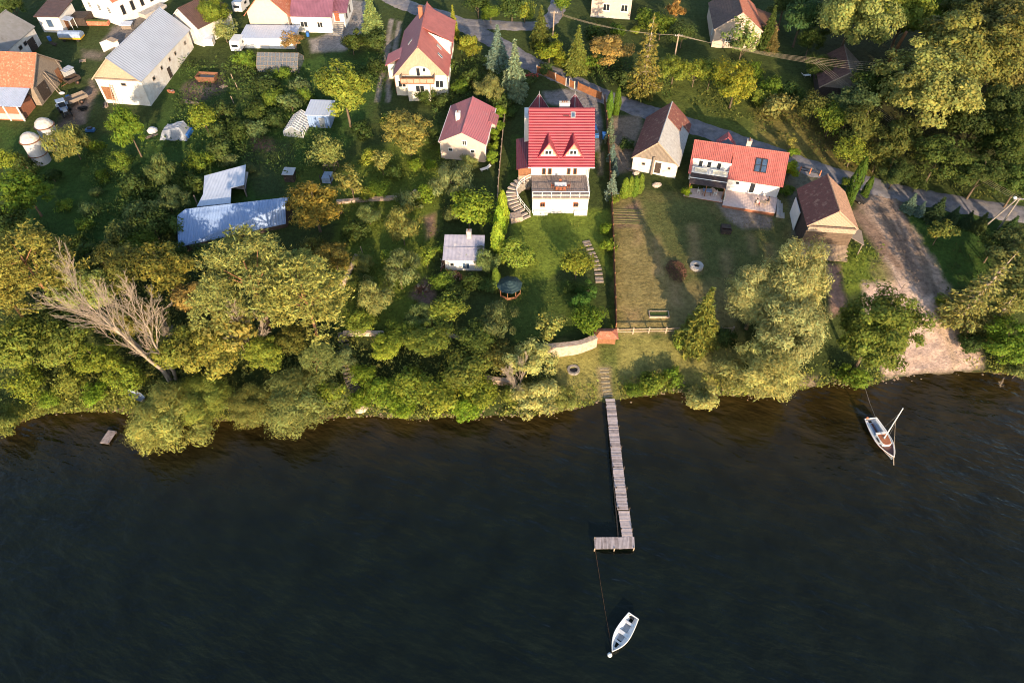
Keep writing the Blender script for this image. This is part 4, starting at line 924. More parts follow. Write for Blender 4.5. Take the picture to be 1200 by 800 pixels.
def window(root, c, nv, w, h, frame=white_paint, pane=glass_dark, bars=1, name='window', fr=.09, up=None, sill=False):
    """c centre of the opening on the wall face, nv outward normal"""
    nv = Vector(nv).normalized(); up = Vector(up) if up else Vector((0,0,1)); u = up.cross(nv).normalized(); c = Vector(c)
    M = Matrix((u, nv, up)).transposed()
    mb = MB()
    for s_ in (-1, 1):
        mb.box(c+u*s_*(w/2-fr/2)+nv*.03, (fr,.08,h), frame, M=M); mb.box(c+up*s_*(h/2-fr/2)+nv*.03, (w-2*fr,.078,fr), frame, M=M)
    for k in range(bars): mb.box(c+u*((k+1)/(bars+1)-.5)*w+nv*.03, (fr*.7,.07,h-2*fr), frame, M=M)
    if sill: mb.box(c-up*(h/2+.04)+nv*.06, (w+.15,.16,.06), frame, M=M)
    f = mb.build(name, root)
    mb = MB(); mb.box(c+nv*.012, (w-fr,.04,h-fr), pane, M=M); mb.build('pane', f)
    return f
def door(root, c, nv, w, h, m, name='door'):
    nv = Vector(nv).normalized(); up = Vector((0,0,1)); u = up.cross(nv); M = Matrix((u, nv, up)).transposed(); c = Vector(c)
    mb = MB(); mb.box(c+nv*.02, (w,.08,h), m, M=M)
    for k in (-.25,.25): mb.box(c+u*k*w+nv*.045, (.03,.05,h*.96), m, M=M)
    d = mb.build(name, root); mb = MB(); mb.box(c+u*w*.36+nv*.10, (.05,.06,.18), steel, M=M); mb.build('handle', d); return d
def chimney(root, x, y, z0, z1, w, m, d=None, pots=1):
    mb = MB(); d = d or w; mb.box((x,y,(z0+z1)/2), (w,d,z1-z0), m); mb.box((x,y,z1+.04), (w+.12,d+.12,.10), m)
    ch = mb.build('chimney', root); mb = MB()
    for k in range(pots): mb.lathe([(.10,0),(.09,.28)], rust, (x+(k-(pots-1)/2)*.35, y, z1+.09), 8)
    mb.build('chimney_pot', ch); return ch
def gable(name, label, p, wall, roofL, roofR=None, cat='house', n=0, gab=None, ins=.3, front=.3, t=.12, group=None, z=None, gable_over=.25):
    x, y, yaw, L, Wd, Hh, Eh = p; a = R(yaw+90); g = T(x+math.cos(a)*L/2, y+math.sin(a)*L/2) if z is None else z
    root = thing(name, label, cat, (x, y, g), R(yaw), group)
    w = Wd/2; sl = (Hh-Eh)/w; wi = w-ins; we = Eh+sl*ins-t-.03
    mb = MB(); y0, y1 = front, L-front; zr = Hh-t-.06
    mb.add([(-wi,y0,-1.2),(wi,y0,-1.2),(wi,y0,we),(-wi,y0,we),(-wi,y1,-1.2),(wi,y1,-1.2),(wi,y1,we),(-wi,y1,we)], [(0,1,2,3),(5,4,7,6),(1,5,6,2),(4,0,3,7)], wall)
    gm_ = gab or wall
    mb.add([(-wi,y0,we),(wi,y0,we),(0,y0,zr),(-wi,y1,we),(wi,y1,we),(0,y1,zr)], [(0,1,2),(4,3,5)], gm_)
    mb.build('wall', root)
    mb = MB()
    slope(mb, (-w,0,Eh), (-w,L,Eh), (0,0,Hh), (0,L,Hh), roofL, t, n)
    slope(mb, (w,0,Eh), (w,L,Eh), (0,0,Hh), (0,L,Hh), roofR or roofL, t, n)
    mb.tube([(0,-.02,Hh+.03),(0,L+.02,Hh+.03)], .11, roofR or roofL, 8)
    r = mb.build('roof', root)
    if gable_over:
        mb = MB()
        for s_ in (-1,1): mb.slab([Vector((s_*w,-.03,Eh+.02)),Vector((s_*w,.03,Eh+.02)),Vector((0,.03,Hh+.02)),Vector((0,-.03,Hh+.02))][::s_*1], .2, wood_pale if gab else wall)
        mb.build('verge_board', r)
    return root, dict(w=w, wi=wi, we=we, L=L, H=Hh, E=Eh, sl=sl, f=front, roof=r)
def skylight(root, d, side, y, frac, w=.8, h=1.2):
    """on the slope of side (-1/1), frac 0 eave .. 1 ridge"""
    c = Vector((side*d['w']*(1-frac), y, d['E']+(d['H']-d['E'])*frac)); nv = Vector((side*d['sl'],0,1)).normalized(); up = Vector((-side,0,d['sl'])).normalized()
    return window(root, c+nv*.08, nv, w, h, grey_paint, glass_blue, 0, 'skylight', .1, up=up)
def gutter(root, d, side, m):
    mb = MB(); x = side*(d['w']+.03); mb.tube([(x,0,d['E']-.02),(x,d['L'],d['E']-.02)], .07, m, 6); mb.tube([(x,.3,d['E']-.05),(side*(d['wi']+.08),.35,d['E']-.5),(side*(d['wi']+.08),.35,-.3)], .055, m, 6); mb.build('gutter', root)

# ---------------------------------------------------------------- white house with the bright red roof
Z0 = 5.1
h = thing('white_house', 'white house with bright red tile roof, two gable dormers and wooden terrace deck', 'house', (3.28,89.6,Z0), 0)
mb = MB(); mb.box((4.52,3.0,1.0), (9.0,6.0,4.0), white_plaster); mb.box((4.6,12.5,2.2), (9.4,13.0,6.4), white_plaster)
mb.add([(-.1,6.05,5.4),(-.1,18.95,5.4),(-.1,12.4,11.2),(9.3,6.05,5.4),(9.3,18.95,5.4),(9.3,12.4,11.2)], [(0,2,1),(3,4,5)], white_plaster); mb.build('wall', h)
mb = MB()
for x in (.12, 8.92): mb.box((x,-.03,1.4), (.16,.07,2.9), white_paint)
mb.box((1.35,-.28,.05), (2.3,.5,1.5), white_plaster); mb.box((7.9,-.28,.05), (2.1,.5,1.5), white_plaster); mb.build('plinth_bay', h)
mb = MB()
for i in range(30):
    mb.box((-.05+.305*i+.15, 2.95, 3.08), (.28,6.1,.16), wood_plank)
mb.box((4.52,-.13,3.02), (9.2,.05,.22), wood_plank)
mb.build('terrace_deck', h)
mb = MB()
for x in (0,1.5,3,4.5,6,7.5,9.0): mb.box((x+.03,-.08,3.7), (.07,.07,1.1), white_paint)
for z in (3.45,3.75,4.25): mb.box((4.53,-.08,z), (9.1,.05,.05 if z < 4 else .09), white_paint)
for y in (1.5,3,4.5,5.8): mb.box((9.08,y,3.7), (.07,.07,1.1), white_paint)
for z in (3.45,3.75,4.25): mb.box((9.08,2.9,z), (.05,5.9,.05 if z < 4 else .09), white_paint)
mb.build('terrace_railing', h)
def arch_window(root, x, z, w, hh, left):
    mb = MB(); P = [(x-w/2,z-hh/2),(x+w/2,z-hh/2)]
    P += ([(x+w/2, z+hh/2)]+[(x-w/2+w*.55*(1-math.sin(a)), z+hh/2-w*.45*(1-math.cos(a))) for a in [0,.4,.8,1.2,1.57]]) if left else ([(x+w/2-w*.55*(1-math.sin(a)), z+hh/2-w*.45*(1-math.cos(a))) for a in [1.57,1.2,.8,.4,0]]+[(x-w/2,z+hh/2)])
    n = len(P); mb.add([(a,-.04,b) for a,b in P]+[(a,.03,b) for a,b in P], [tuple(range(n)), tuple(range(2*n-1,n-1,-1))]+[(i,n+i,n+(i+1)%n,(i+1)%n) for i in range(n)], wood_red)
    f = mb.build('window', root); mb = MB(); mb.box((x,-.05,z-.08), (w*.7,.04,hh*.55), glass_dark); mb.box((x,-.06,z-.08), (.05,.04,hh*.6), wood_red); mb.build('pane', f)
arch_window(h, 1.65, 1.75, .9, 1.0, True); arch_window(h, 7.05, 1.75, .9, 1.0, False)
for a, b in ((1.63,2.33),(2.6,3.3),(5.75,6.4),(6.8,7.45)):
    f = window(h, ((a+b)/2,6.0,4.25), (0,-1,0), b-a, 1.95, wood_brown, glass_dark, 0, 'balcony_door', .14)
mb = MB()
E0, Rg, sl_ = (5.3,5.2), (12.4,11.5), 6.3/7.1
slope(mb, (-.61,5.3,5.2), (10.2,5.3,5.2), (-.55,12.4,11.5), (10.25,12.4,11.5), red_tile, .12, 24, .006)
slope(mb, (-.61,19.5,5.2), (10.2,19.5,5.2), (-.55,12.4,11.5), (10.25,12.4,11.5), red_tile, .12, 24, .006)
mb.tube([(-.57,12.4,11.56),(10.27,12.4,11.56)], .13, maroon_tile, 8)
roof = mb.build('roof', h)
# rib lines of the metal tiles
mb = MB()
for i in range(33):
    x = -.45+.325*i
    a = Vector((x,5.28,5.26)); b = Vector((x,12.38,11.58)); mb.slab([a+Vector((-.035,0,0)), a+Vector((.035,0,0)), b+Vector((.035,0,0)), b+Vector((-.035,0,0))], .05, red_tile)
mb.build('roof_ribs', roof)
mb = MB(); mb.tube([(-.65,5.22,5.1),(10.25,5.22,5.1)], .08, white_paint, 6); mb.tube([(9.42,5.5,5.0),(9.42,6.0,4.6),(9.42,6.0,-.3)], .05, white_paint, 6); mb.build('gutter', h)
for cx in (2.63, 6.66):
    Y = 96.3-89.6; zb = 11.55-Z0; ht = 2.5; hw = 1.62; yb = Y+ht/sl_
    mb = MB(); mb.add([(cx-hw,Y,zb-.1),(cx+hw,Y,zb-.1),(cx,Y,zb+ht-.15),(cx-hw,Y+.3,zb-.1),(cx+hw,Y+.3,zb-.1),(cx,Y+.3,zb+ht-.15)], [(0,1,2),(4,3,5),(0,3,4,1),(1,4,5,2),(3,0,2,5)], wood_pale)
    dm = mb.build('dormer', h)
    mb = MB(); ya = Y-.35
    for s_ in (-1,1):
        slope(mb, (cx+s_*(hw+.22),ya,zb-.28), (cx+s_*(hw+.22),Y-.05,zb-.26), (cx,ya,zb+ht+.02), (cx,yb+.1,zb+ht+.02), crimson_tile if s_ > 0 else red_tile, .12)  # sun-side slope gets a brighter tile, sunlight put into its colour
    mb.build('dormer_roof', dm)
    f = window(dm, (cx,Y-.02,zb+.62), (0,-1,0), 1.35, .95, white_paint, glass_dark, 1, 'window', .16)
    mb = MB(); mb.box((cx,Y-.08,zb+.10), (2.3,.16,.14), white_paint); mb.build('sill', f)
pl = local(h)
nvr = Vector((0,-sl_,1)).normalized(); upr = Vector((0,1,sl_)).normalized()
def roof_pt(px, py):
    y = 100.0
    for i in range(30): y = .5*y+.5*(89.6+5.3+(zat(y,py)-Z0-5.2)/sl_)
    z = zat(y, py); return Vector((onz(px,py,z)[0]-3.28, y-89.6, z-Z0))
window(h, roof_pt(671.5,135)+nvr*.14, nvr, .75, .95, grey_paint, glass_blue, 0, 'skylight', .1, up=upr)
mb = MB(); q = roof_pt(663,135.8); mb.box(q+nvr*.12, (1.0,.12,.10), dark_paint); mb.build('roof_vent', h)
z1 = zat(103.2,120.5)-Z0; chimney(h, 5.35, 13.6, 9.6, z1, 1.65, cream_plaster, .7, 3)
for px in (632,674):
    zt = zat(108.5,110)-Z0; x = onz(px,110,zt+Z0)[0]-3.28; y = 18.9; zb = zt-3.1; rr = 2.0
    mb = MB(); mb.lathe([(1.6,-1),(1.6,zb+.1)], white_plaster, (x,y,0), 8); tw = mb.build('turret', h)
    mb = MB(); mb.lathe([(rr,zb),(rr,zb+.08),(.05,zt)], maroon_tile, (x,y,0), 4); 
    for k in range(4): a = k*math.pi/2; mb.tube([(x+rr*math.cos(a),y+rr*math.sin(a),zb+.1),(x,y,zt+.03)], .05, steel, 5)
    mb.lathe([(.05,zt-.1),(.04,zt+.5)], steel, (x,y,0), 6); mb.build('turret_roof', tw)
mb = MB(); mb.box((-1.2,9.9,2.0), (2.0,8.4,5.4), wood_pale); mb.box((-1.2,5.66,4.0),(2.02,.05,1.4), wood_brown)
an = mb.build('annex', h); mb = MB(); slope(mb, (-2.55,5.3,4.75), (-2.55,14.2,4.75), (-.15,5.3,5.25), (-.15,14.2,5.25), maroon_tile, .12, 5); mb.build('annex_roof', an)
mb = MB(); mb.box((-.72,14.6,4.5), (.9,3.4,10.0), white_plaster); mb.build('side_bay', h)
# curved stairs from the terrace to the lawn
st = [(619,207,7.9),(611,211,7.7),(603.5,217,7.3),(599.5,225,6.9),(600.5,233,6.45),(604.5,240.5,6.0),(609.5,247,5.6),(616,255,5.2)]
SP = smooth_pts([Vector((*onz(a,b,c), c)) for a,b,c in st], 2)
mb = MB(); mb2 = MB()
for i, p in enumerate(SP):
    d = (SP[min(i+1,len(SP)-1)]-SP[max(0,i-1)]); d.z = 0; d.normalize(); a = math.atan2(d.y, d.x); q = p-h.location
    mb.box((q.x,q.y,q.z-.05), (.42,1.75,.12), pale_stone, a); mb2.box((q.x-d.x*.3,q.y-d.y*.3,q.z-.75), (.62,1.7,1.3), grey_stone, a)
sto = mb2.build('stair', h); mb.build('stair_treads', sto)
mb = MB(); rp = []
for i, p in enumerate(SP):
    d = (SP[min(i+1,len(SP)-1)]-SP[max(0,i-1)]); d.z = 0; d.normalize(); n = Vector((-d.y,d.x,0)); q = p-h.location+n*.85
    rp.append(q)
    if i % 2 == 0: mb.tube([q, q+Vector((0,0,1.0))], .035, white_paint, 6)
for z in (.5,1.0): mb.tube([q+Vector((0,0,z)) for q in rp], .04, white_paint, 6)
mb.build('stair_railing', sto)
mb = MB(); q = G(604,257); mb.box(q-h.location+Vector((0,0,.35)), (2.0,1.6,1.0), stone_block, .3); mb.build('stair_pillar', h)

# ---------------------------------------------------------------- small pink house
r, d = gable('pink_house', 'small pinkish rendered house with worn red roof beside the yellow-green hedge', (-8.52,102.75,-6.94,12.11,8.3,5.1,3.07), pink_plaster, worn_red_tile, pink_tile, n=12)
window(r, (.3,.3,3.05), (0,-1,0), .8, .95, white_paint, glass_dark, 1)
window(r, (-2.2,.3,1.55), (0,-1,0), .85, .7, white_paint, glass_dark, 0); window(r, (1.7,.3,1.5), (0,-1,0), .85, .7, white_paint, glass_dark, 0)
chimney(r, -1.6, 5.6, 3.6, 5.6, .75, white_plaster); gutter(r, d, -1, white_paint); gutter(r, d, 1, white_paint)
mb = MB(); mb.box((3.9,8.5,1.2), (1.6,3.0,3.4), pink_plaster); pb = mb.build('porch', r); mb = MB(); slope(mb,(5.0,6.8,2.8),(5.0,10.2,2.8),(3.6,6.8,3.5),(3.6,10.2,3.5), worn_red_tile,.1,4); mb.build('porch_roof', pb)

# ---------------------------------------------------------------- tall red-roofed house
r, d = gable('cream_house', 'tall cream house with steep red roof, boarded gable and front balcony', (-17.19,122.19,-.54,19.25,10.46,8.9,3.2), cream_plaster, worn_red_tile, coral_tile, n=16, gab=wood_pale)
for rr_ in [d['roof']]: pass
mb = MB(); mb.box((-.35,-.6,.9), (4.2,1.9,4.0), cream_plaster); bay = mb.build('front_bay', r)
window(bay, (-.1,-1.55,1.75), (0,-1,0), 1.7, 1.35, white_paint, glass_dark, 1)
mb = MB(); mb.box((-.4,-.85,3.0), (6.2,2.5,.18), wood_brown)
for a in (-3.5,-2.3,-1.1,.1,1.3,2.7): mb.box((a,-2.05,3.55), (.1,.1,1.0), wood_brown)
mb.box((-.4,-2.06,3.5), (6.2,.06,.75), wood_pale); mb.box((-.4,-2.06,4.02), (6.2,.12,.08), wood_brown)
for s_ in (-3.48,2.68): mb.box((s_,-.85,3.5), (.06,2.4,.8), wood_pale)
mb.build('balcony', r)
mb = MB(); P = [(-2.0+.0,3.2),(2.0,3.2),(2.0,3.9)]+[(2.0*math.cos(a),3.9+1.3*math.sin(a)) for a in [.3,.7,1.1,1.57,2.04,2.44,2.84]]+[(-2.0,3.9)]; n=len(P)
mb.add([(a-.1,.22,b) for a,b in P]+[(a-.1,.4,b) for a,b in P],[tuple(range(n))]+[(i,n+i,n+(i+1)%n,(i+1)%n) for i in range(n)], cream_plaster); ar = mb.build('gable_panel', r)
for a, w_, hz, zc in ((-.4,.75,1.6,4.1),(.75,.6,.8,4.5)): window(ar, (a,.21,zc), (0,-1,0), w_, hz, white_paint, glass_dark, 0, fr=.06)
window(r, (-3.7,.3,1.7), (0,-1,0), 1.5, 1.4, white_paint, glass_dark, 1); window(r, (3.4,.3,1.7), (0,-1,0), 1.6, 1.5, white_paint, glass_dark, 1)
skylight(r, d, 1, 4.4, .35); skylight(r, d, 1, 7.0, .42); skylight(r, d, -1, 7.5, .55)
mb = MB(); ys, ye = 8.5, 17.5
mb.add([(2.0,ys,6.9),(d['wi']+.1,ys,3.3),(d['wi']+.1,ys,6.1),(1.0,ys,7.8),(2.0,ye,6.9),(d['wi']+.1,ye,3.3),(d['wi']+.1,ye,6.1),(1.0,ye,7.8)], [(0,1,2,3),(7,6,5,4),(1,5,6,2)], white_plaster); dm = mb.build('shed_dormer', r)
mb = MB(); slope(mb,(d['w']+.45,ys-.25,5.95),(d['w']+.45,ye+.2,5.95),(.1,ys-.25,8.85),(.1,ye+.2,8.85), coral_tile,.12,10); mb.build('dormer_roof', dm)
for y in (10.5,13,15.5): window(dm, (d['wi']+.11,y,4.9), (1,0,0), 1.2, 1.0)
chimney(r, -.9, 15.0, 7.0, 9.8, .8, brick); gutter(r, d, -1, rust)
mb = MB(); mb.box((-6.0,8.0,1.0), (2.2,4.2,3.4), cream_plaster); an = mb.build('side_wing', r); mb = MB(); slope(mb,(-7.5,5.6,2.6),(-7.5,10.4,2.6),(-4.4,5.6,4.1),(-4.4,10.4,4.1), worn_red_tile,.12,4); mb.build('side_wing_roof', an)
for y in (3,7,11,15): window(r, (d['wi'],y,1.6), (1,0,0), 1.1, 1.3)

# ---------------------------------------------------------------- long barn with pale metal roof
r, d = gable('long_barn', 'long whitewashed barn with pale grey metal roof and boarded lake-side gable', (-72.92,119.11,-6.5,21.65,9.6,8.45,4.23), old_plaster, pale_metal, pale_metal, 'barn', gab=wood_pale, ins=.35, front=.5)
for y, w_, z in ((4.5,.9,2.6),(8,.7,2.9),(11.5,.7,2.9),(14,.7,2.9),(18.5,.8,2.9)): window(r, (d['wi'],y,z), (1,0,0), w_, .7, wood_grey, glass_dark, 0)
door(r, (d['wi'],10,1.0), (1,0,0), 1.1, 2.0, wood_dark); window(r, (.8,.5,3.3), (0,-1,0), 1.0, .6, wood_grey, glass_dark, 0)
door(r, (-3.1,.5,1.3), (0,-1,0), 1.8, 2.6, wood_brown)
mb = MB(); mb.box((-.1,.36,4.3), (8.6,.16,.28), wood_grey); mb.build('gable_beam', r)
mb = MB()
for k in (-2.0,-1.5): mb.tube([(k,-.9,-.2),(k,.4,3.2)], .06, wood_pale, 5)
for i in range(9): mb.tube([(-2.0,-.8+.14*i,.1+.36*i),(-1.5,-.8+.14*i,.1+.36*i)], .04, wood_pale, 5)
mb.build('ladder', r)
r2, d2 = gable('barn_extension', 'lower back part of the long barn under a dark tiled roof', (-67.6,141.5,-30,9.5,8.6,6.6,3.4), old_plaster, dark_brown_roof, dark_brown_roof, 'barn', n=10)
mb = MB(); w_ = thing('lean_to', 'small open pale lean-to against the far side of the long barn', 'shed', G(128,58), R(-35)); mb.box((0,0,.8),(.1,2.6,2.2),white_plaster); mb.box((1.2,1.25,.8),(2.4,.1,2.2),white_plaster); mb.build('wall', w_); mb = MB(); mb.slab([(-.2,.3,1.9),(2.4,.3,2.0),(2.4,1.5,2.1),(-.2,1.5,2.0)],.1,wood_pale); mb.build('roof', w_)

# ---------------------------------------------------------------- brick barn with orange tiles and blue lean-to
r, d = gable('brick_barn', 'old barn with orange clay tile roof, boarded end gable and pale blue lean-to', (-88.42,124.09,85.95,16.0,10.5,7.4,3.3), wood_grey, clay_tile, clay_tile, 'barn', n=14, ins=.35, front=.35)
mb = MB(); slope(mb, (-10.2,.1,2.35), (-10.2,16,2.35), (-5.35,.6,3.35), (-5.35,16,3.35), blue_sheet, .08); lt = mb.build('lean_to_roof', r)
mb = MB(); mb.box((-7.6,8.6,.4), (4.4,14.5,3.0), brick); 
for k in range(6): mb.box((-9.85,1.2+2.6*k,.4), (.2,.2,3.4), white_paint)
mb.box((-9.8,8.2,.1), (.2,14.5,1.1), concrete); mb.build('lean_to_wall', r)
door(r, (-2.6,.35,1.4), (0,-1,0), 2.8, 2.8, wood_dark); door(r, (3.2,.35,1.4), (0,-1,0), 1.4, 2.6, wood_brown)
mb = MB()
for k, (a, b, c) in enumerate([(-1.0,1.1,.5),(-.5,1.3,.6),(3.9,.9,.3)]): mb.tube([(a,-b,-.2),(a+c*.2,.2,3.8+.2*k)], .08, wood_grey, 6)
mb.build('leaning_planks', r)
# ---------------------------------------------------------------- old grey stable, white outhouse, house behind
r, d = gable('stable', 'old whitewashed stable with weathered grey roof and dark stall doors', (-103.04,129.88,-2.87,11.82,8.75,7.02,3.81), old_plaster, grey_asbestos, grey_asbestos, 'barn')
for y, w_, hh in ((3.0,1.6,1.9),(8.8,2.3,2.6)): door(r, (d['wi'],y,hh/2), (1,0,0), w_, hh, wood_dark)
for y in (1.2,5.2,7.0): window(r, (d['wi'],y,2.5), (1,0,0), 1.1, .8, wood_grey, glass_dark, 0)
q = G(52,38); r = thing('outhouse', 'small white outhouse with a dark flat roof and a canopy over its door', 'shed', q, R(-2))
mb = MB(); mb.box((2.3,3.2,1.2), (4.6,6.4,4.4), white_plaster); mb.build('wall', r)
mb = MB(); mb.slab([(-.4,-.4,3.45),(5.0,-.4,3.45),(5.0,6.8,4.1),(-.4,6.8,4.1)], .16, dark_brown_roof); mb.build('roof', r)
window(r, (2.2,0,1.9), (0,-1,0), 1.3, 1.6, grey_paint, glass_blue, 0); door(r, (4.6,1.7,1.1), (1,0,0), 1.1, 2.1, wood_brown)
mb = MB(); mb.slab([(4.65,.4,2.6),(6.4,.4,2.3),(6.4,2.2,2.3),(4.65,2.2,2.6)], .07, blue_sheet); mb.box((6.3,.5,.9),(.08,.08,2.6),white_paint); mb.box((6.3,2.1,.9),(.08,.08,2.6),white_paint); mb.build('canopy', r)
mb = MB(); mb.box((6.4,4.6,.5),(3.4,3.6,2.6),wood_dark); mb.build('annex', r)
r, d = gable('far_white_house', 'white house at the back of the farmyard with reddish roof and narrow dark windows', (-88.5,150,-28,14,11,8.5,4.6), white_plaster, worn_red_tile, clay_tile, n=10)
for x in (-3,0,3): window(r, (x,.3,2.5), (0,-1,0), .9, 1.4)
for y in (2,4.5,7,9.5): window(r, (d['wi'],y,2.4), (1,0,0), .8, 1.9, wood_dark, glass_dark, 0)
mb = MB(); mb.box((d['wi']+1.2,8,.2),(2.2,6,.9),concrete); mb.build('side_porch', r)
# ---------------------------------------------------------------- house with orange gable roof and purple wing, caravan sheds
q = G(297,38); r = thing('plaster_house', 'pale plastered house with orange tiled gable part and dark purple roofed wing', 'house', q, R(-3))
mb = MB(); hw = 4.3
mb.add([(-.2,0,-1),(8.2,0,-1),(8.2,0,4.2),(4,0,8.3),(-.2,0,4.2),(-.2,12,-1),(8.2,12,-1),(8.2,12,4.2),(4,12,8.3),(-.2,12,4.2)], [(0,1,2,3,4),(6,5,9,8,7),(1,6,7,2),(5,0,4,9)], pink_plaster); mb.box((4,-.03,.5),(8.3,.05,2.6),grey_plaster)
mb.build('wall', r); mb = MB(); slope(mb,(-.9,-.5,3.6),(-.9,12.4,3.6),(4,-.5,8.5),(4,12.4,8.5),clay_tile,.12,10); slope(mb,(8.9,-.5,3.6),(8.9,12.4,3.6),(4,-.5,8.5),(4,12.4,8.5),clay_tile,.12,10); mb.build('roof', r)
for x in (1.6,3.2): window(r,(x,-.05,.9),(0,-1,0),1.0,1.0,grey_paint,glass_dark,1)
door(r,(7.2,-.05,1.0),(0,-1,0),1.1,2.1,grey_paint)
mb = MB(); mb.box((12.9,5.0,1.2),(8.6,9.0,4.6),white_plaster); mb.box((18.3,6.6,1.0),(2.3,8.0,4.2),white_plaster); wg = mb.build('wing', r)
mb = MB(); slope(mb,(8.6,.0,3.5),(17.6,.0,3.5),(8.6,6.2,7.4),(17.6,6.2,7.4),purple_roof,.12); slope(mb,(8.6,12.4,3.5),(17.6,12.4,3.5),(8.6,6.2,7.4),(17.6,6.2,7.4),purple_roof,.12); slope(mb,(17.0,2.4,3.5),(20.2,2.4,3.5),(17.0,6.4,5.0),(20.2,6.4,5.0),purple_roof,.1); slope(mb,(17.0,10.6,3.4),(20.2,10.6,3.4),(17.0,6.4,5.0),(20.2,6.4,5.0),purple_roof,.1); mb.build('wing_roof', wg)
window(wg,(11.2,.5,1.7),(0,-1,0),1.6,1.2); window(wg,(14.6,.5,1.7),(0,-1,0),1.2,1.2); door(wg,(17.9,2.6,2.6),(0,-1,0),1.0,2.1,wood_red)
for y in (4.5,7.5): window(wg,(19.45,y,2.2),(1,0,0),.9,1.6,wood_dark,glass_dark,0)
mb = MB()
for i in range(7): mb.box((18.2,2.2-.42*i,1.4-.23*i),(2.2,.44,.12),concrete); mb.box((18.2,2.2-.42*i,.5-.12*i),(2.0,.42,1.6-.23*i),grey_stone)
mb.build('stair', wg); chimney(r, 11.0, 6.2, 7.0, 8.6, .8, brick)
q = G(311,57); r = thing('garage', 'low white garage with flat pale sheet roof beside the caravan', 'shed', q, R(-2))
mb = MB(); mb.box((.9,2.3,.7),(10.6,4.6,3.0),white_plaster); mb.build('wall', r); mb = MB(); mb.slab([(-4.8,-.3,2.25),(6.6,-.3,2.25),(6.6,5.2,2.55),(-4.8,5.2,2.55)],.12,white_metal); mb.build('roof', r)
for x in (-2.6,2.2): door(r,(x,0,1.0),(0,-1,0),2.3,2.0,white_paint,'garage_door')
# greenhouses
def greenhouse(label, loc, yaw, L, Wd, E, Hh, nb, m, pane):
    r = thing('greenhouse', label, 'greenhouse', loc, R(yaw)); mb = MB(); w = Wd/2; b = .05
    for i in range(nb+1):
        x = -L/2+L*i/nb
        for s_ in (-1,1): mb.tube([(x,s_*w,-.3),(x,s_*w,E),(x,0,Hh)], b, m, 5)
    for s_ in (-1,1):
        for t_ in (0,.33,.66,1): mb.tube([(-L/2,s_*w*(1-t_),E+(Hh-E)*t_),(L/2,s_*w*(1-t_),E+(Hh-E)*t_)], b, m, 5)
        mb.tube([(-L/2,s_*w,.6),(L/2,s_*w,.6)], b*1.3, m, 5)
    mb.build('frame', r)
    mb = MB()
    for s_ in (-1,1):
        q_ = [(-L/2,s_*w,E),(L/2,s_*w,E),(L/2,0,Hh),(-L/2,0,Hh)]; mb.slab(q_ if s_ < 0 else q_[::-1], .02, pane)
        q_ = [(-L/2,s_*w,0),(L/2,s_*w,0),(L/2,s_*w,E),(-L/2,s_*w,E)]; mb.slab(q_ if s_ < 0 else q_[::-1], .02, pane)
    for s_ in (-1,1): mb.add([(s_*L/2,-w,0),(s_*L/2,w,0),(s_*L/2,w,E),(s_*L/2,0,Hh),(s_*L/2,-w,E)], [(0,1,2,3,4)], pane)
    mb.build('pane', r); return r
gl = bpy.data.materials.new('greenhouse_glass'); t,N,L_n = nt(gl); b = N['Principled BSDF']; b.inputs['Base Color'].default_value=(.42,.45,.50,1); b.inputs['Roughness'].default_value=.25; b.inputs['Alpha'].default_value=.55; b.inputs['Specular IOR Level'].default_value=.6
gl2 = gl.copy(); gl2.name = 'greenhouse_pane'; gl2.node_tree.nodes['Principled BSDF'].inputs['Base Color'].default_value = (.16,.18,.21,1); gl2.node_tree.nodes['Principled BSDF'].inputs['Alpha'].default_value = .6
a = G(304,83); b_ = G(350,86); greenhouse('long glass greenhouse with rusty frame and square panes in the overgrown allotment', (a+b_)/2+Vector((0,2.2,-.1)), -2, (b_-a).length*1.02, 4.6, 1.4, 3.0, 11, wood_grey, gl2)
a = G(347,160); greenhouse('small foil greenhouse with bluish ribs beside the tin shed', a+Vector((0,2.6,-.1)), 83, 5.6, 3.6, 1.1, 2.3, 8, white_paint, gl)
q = G(375,150); r = thing('tin_shed', 'pale grey tin shed half covered by the walnut crown', 'shed', q, R(-4)); mb = MB(); mb.box((0,2.2,.9),(4.0,4.2,3.4),blue_metal); mb.build('wall', r); mb = MB(); mb.slab([(-2.3,-.2,2.65),(2.3,-.2,2.65),(2.3,4.6,3.0),(-2.3,4.6,3.0)],.1,white_metal); mb.build('roof', r); door(r,(.6,.09,1.0),(0,-1,0),1.0,2.0,grey_paint)
# ---------------------------------------------------------------- blue shed group
q = G(232,243); r = thing('white_roof_shed', 'open timber shed with a white stepped metal roof behind the blue shed', 'shed', q, R(-2))
z0 = q.z
lp = local(r)
def P3(px,py,z): a, b = lp(px,py,z0+z); return (a,b,z)
mb = MB(); mb.slab([P3(230.5,242,2.5),P3(270,238,2.5),P3(271,220,2.7),P3(238,227.5,2.7)],.12,white_metal); mb.slab([P3(238,227.5,2.7),P3(286,216.5,2.7),P3(288,193,3.2),P3(239.5,206,3.2)],.12,white_metal); mb.build('roof', r)
mb = MB(); a = P3(286,217,2.6); b_ = P3(288,194,3.1); c = P3(238,227,2.6); d_ = P3(240,207,3.1)
mb.add([(a[0]-.4,a[1]+.2,-.8),(b_[0]-.4,b_[1]-.3,-.8),(b_[0]-.4,b_[1]-.3,3.0),(a[0]-.4,a[1]+.2,2.5),(d_[0]+.4,d_[1]-.3,-.8),(d_[0]+.4,d_[1]-.3,3.0),(c[0]+.4,c[1]+.3,-.8),(c[0]+.4,c[1]+.3,2.5)],[(0,1,2,3),(1,4,5,2),(4,6,7,5)],wood_dark)
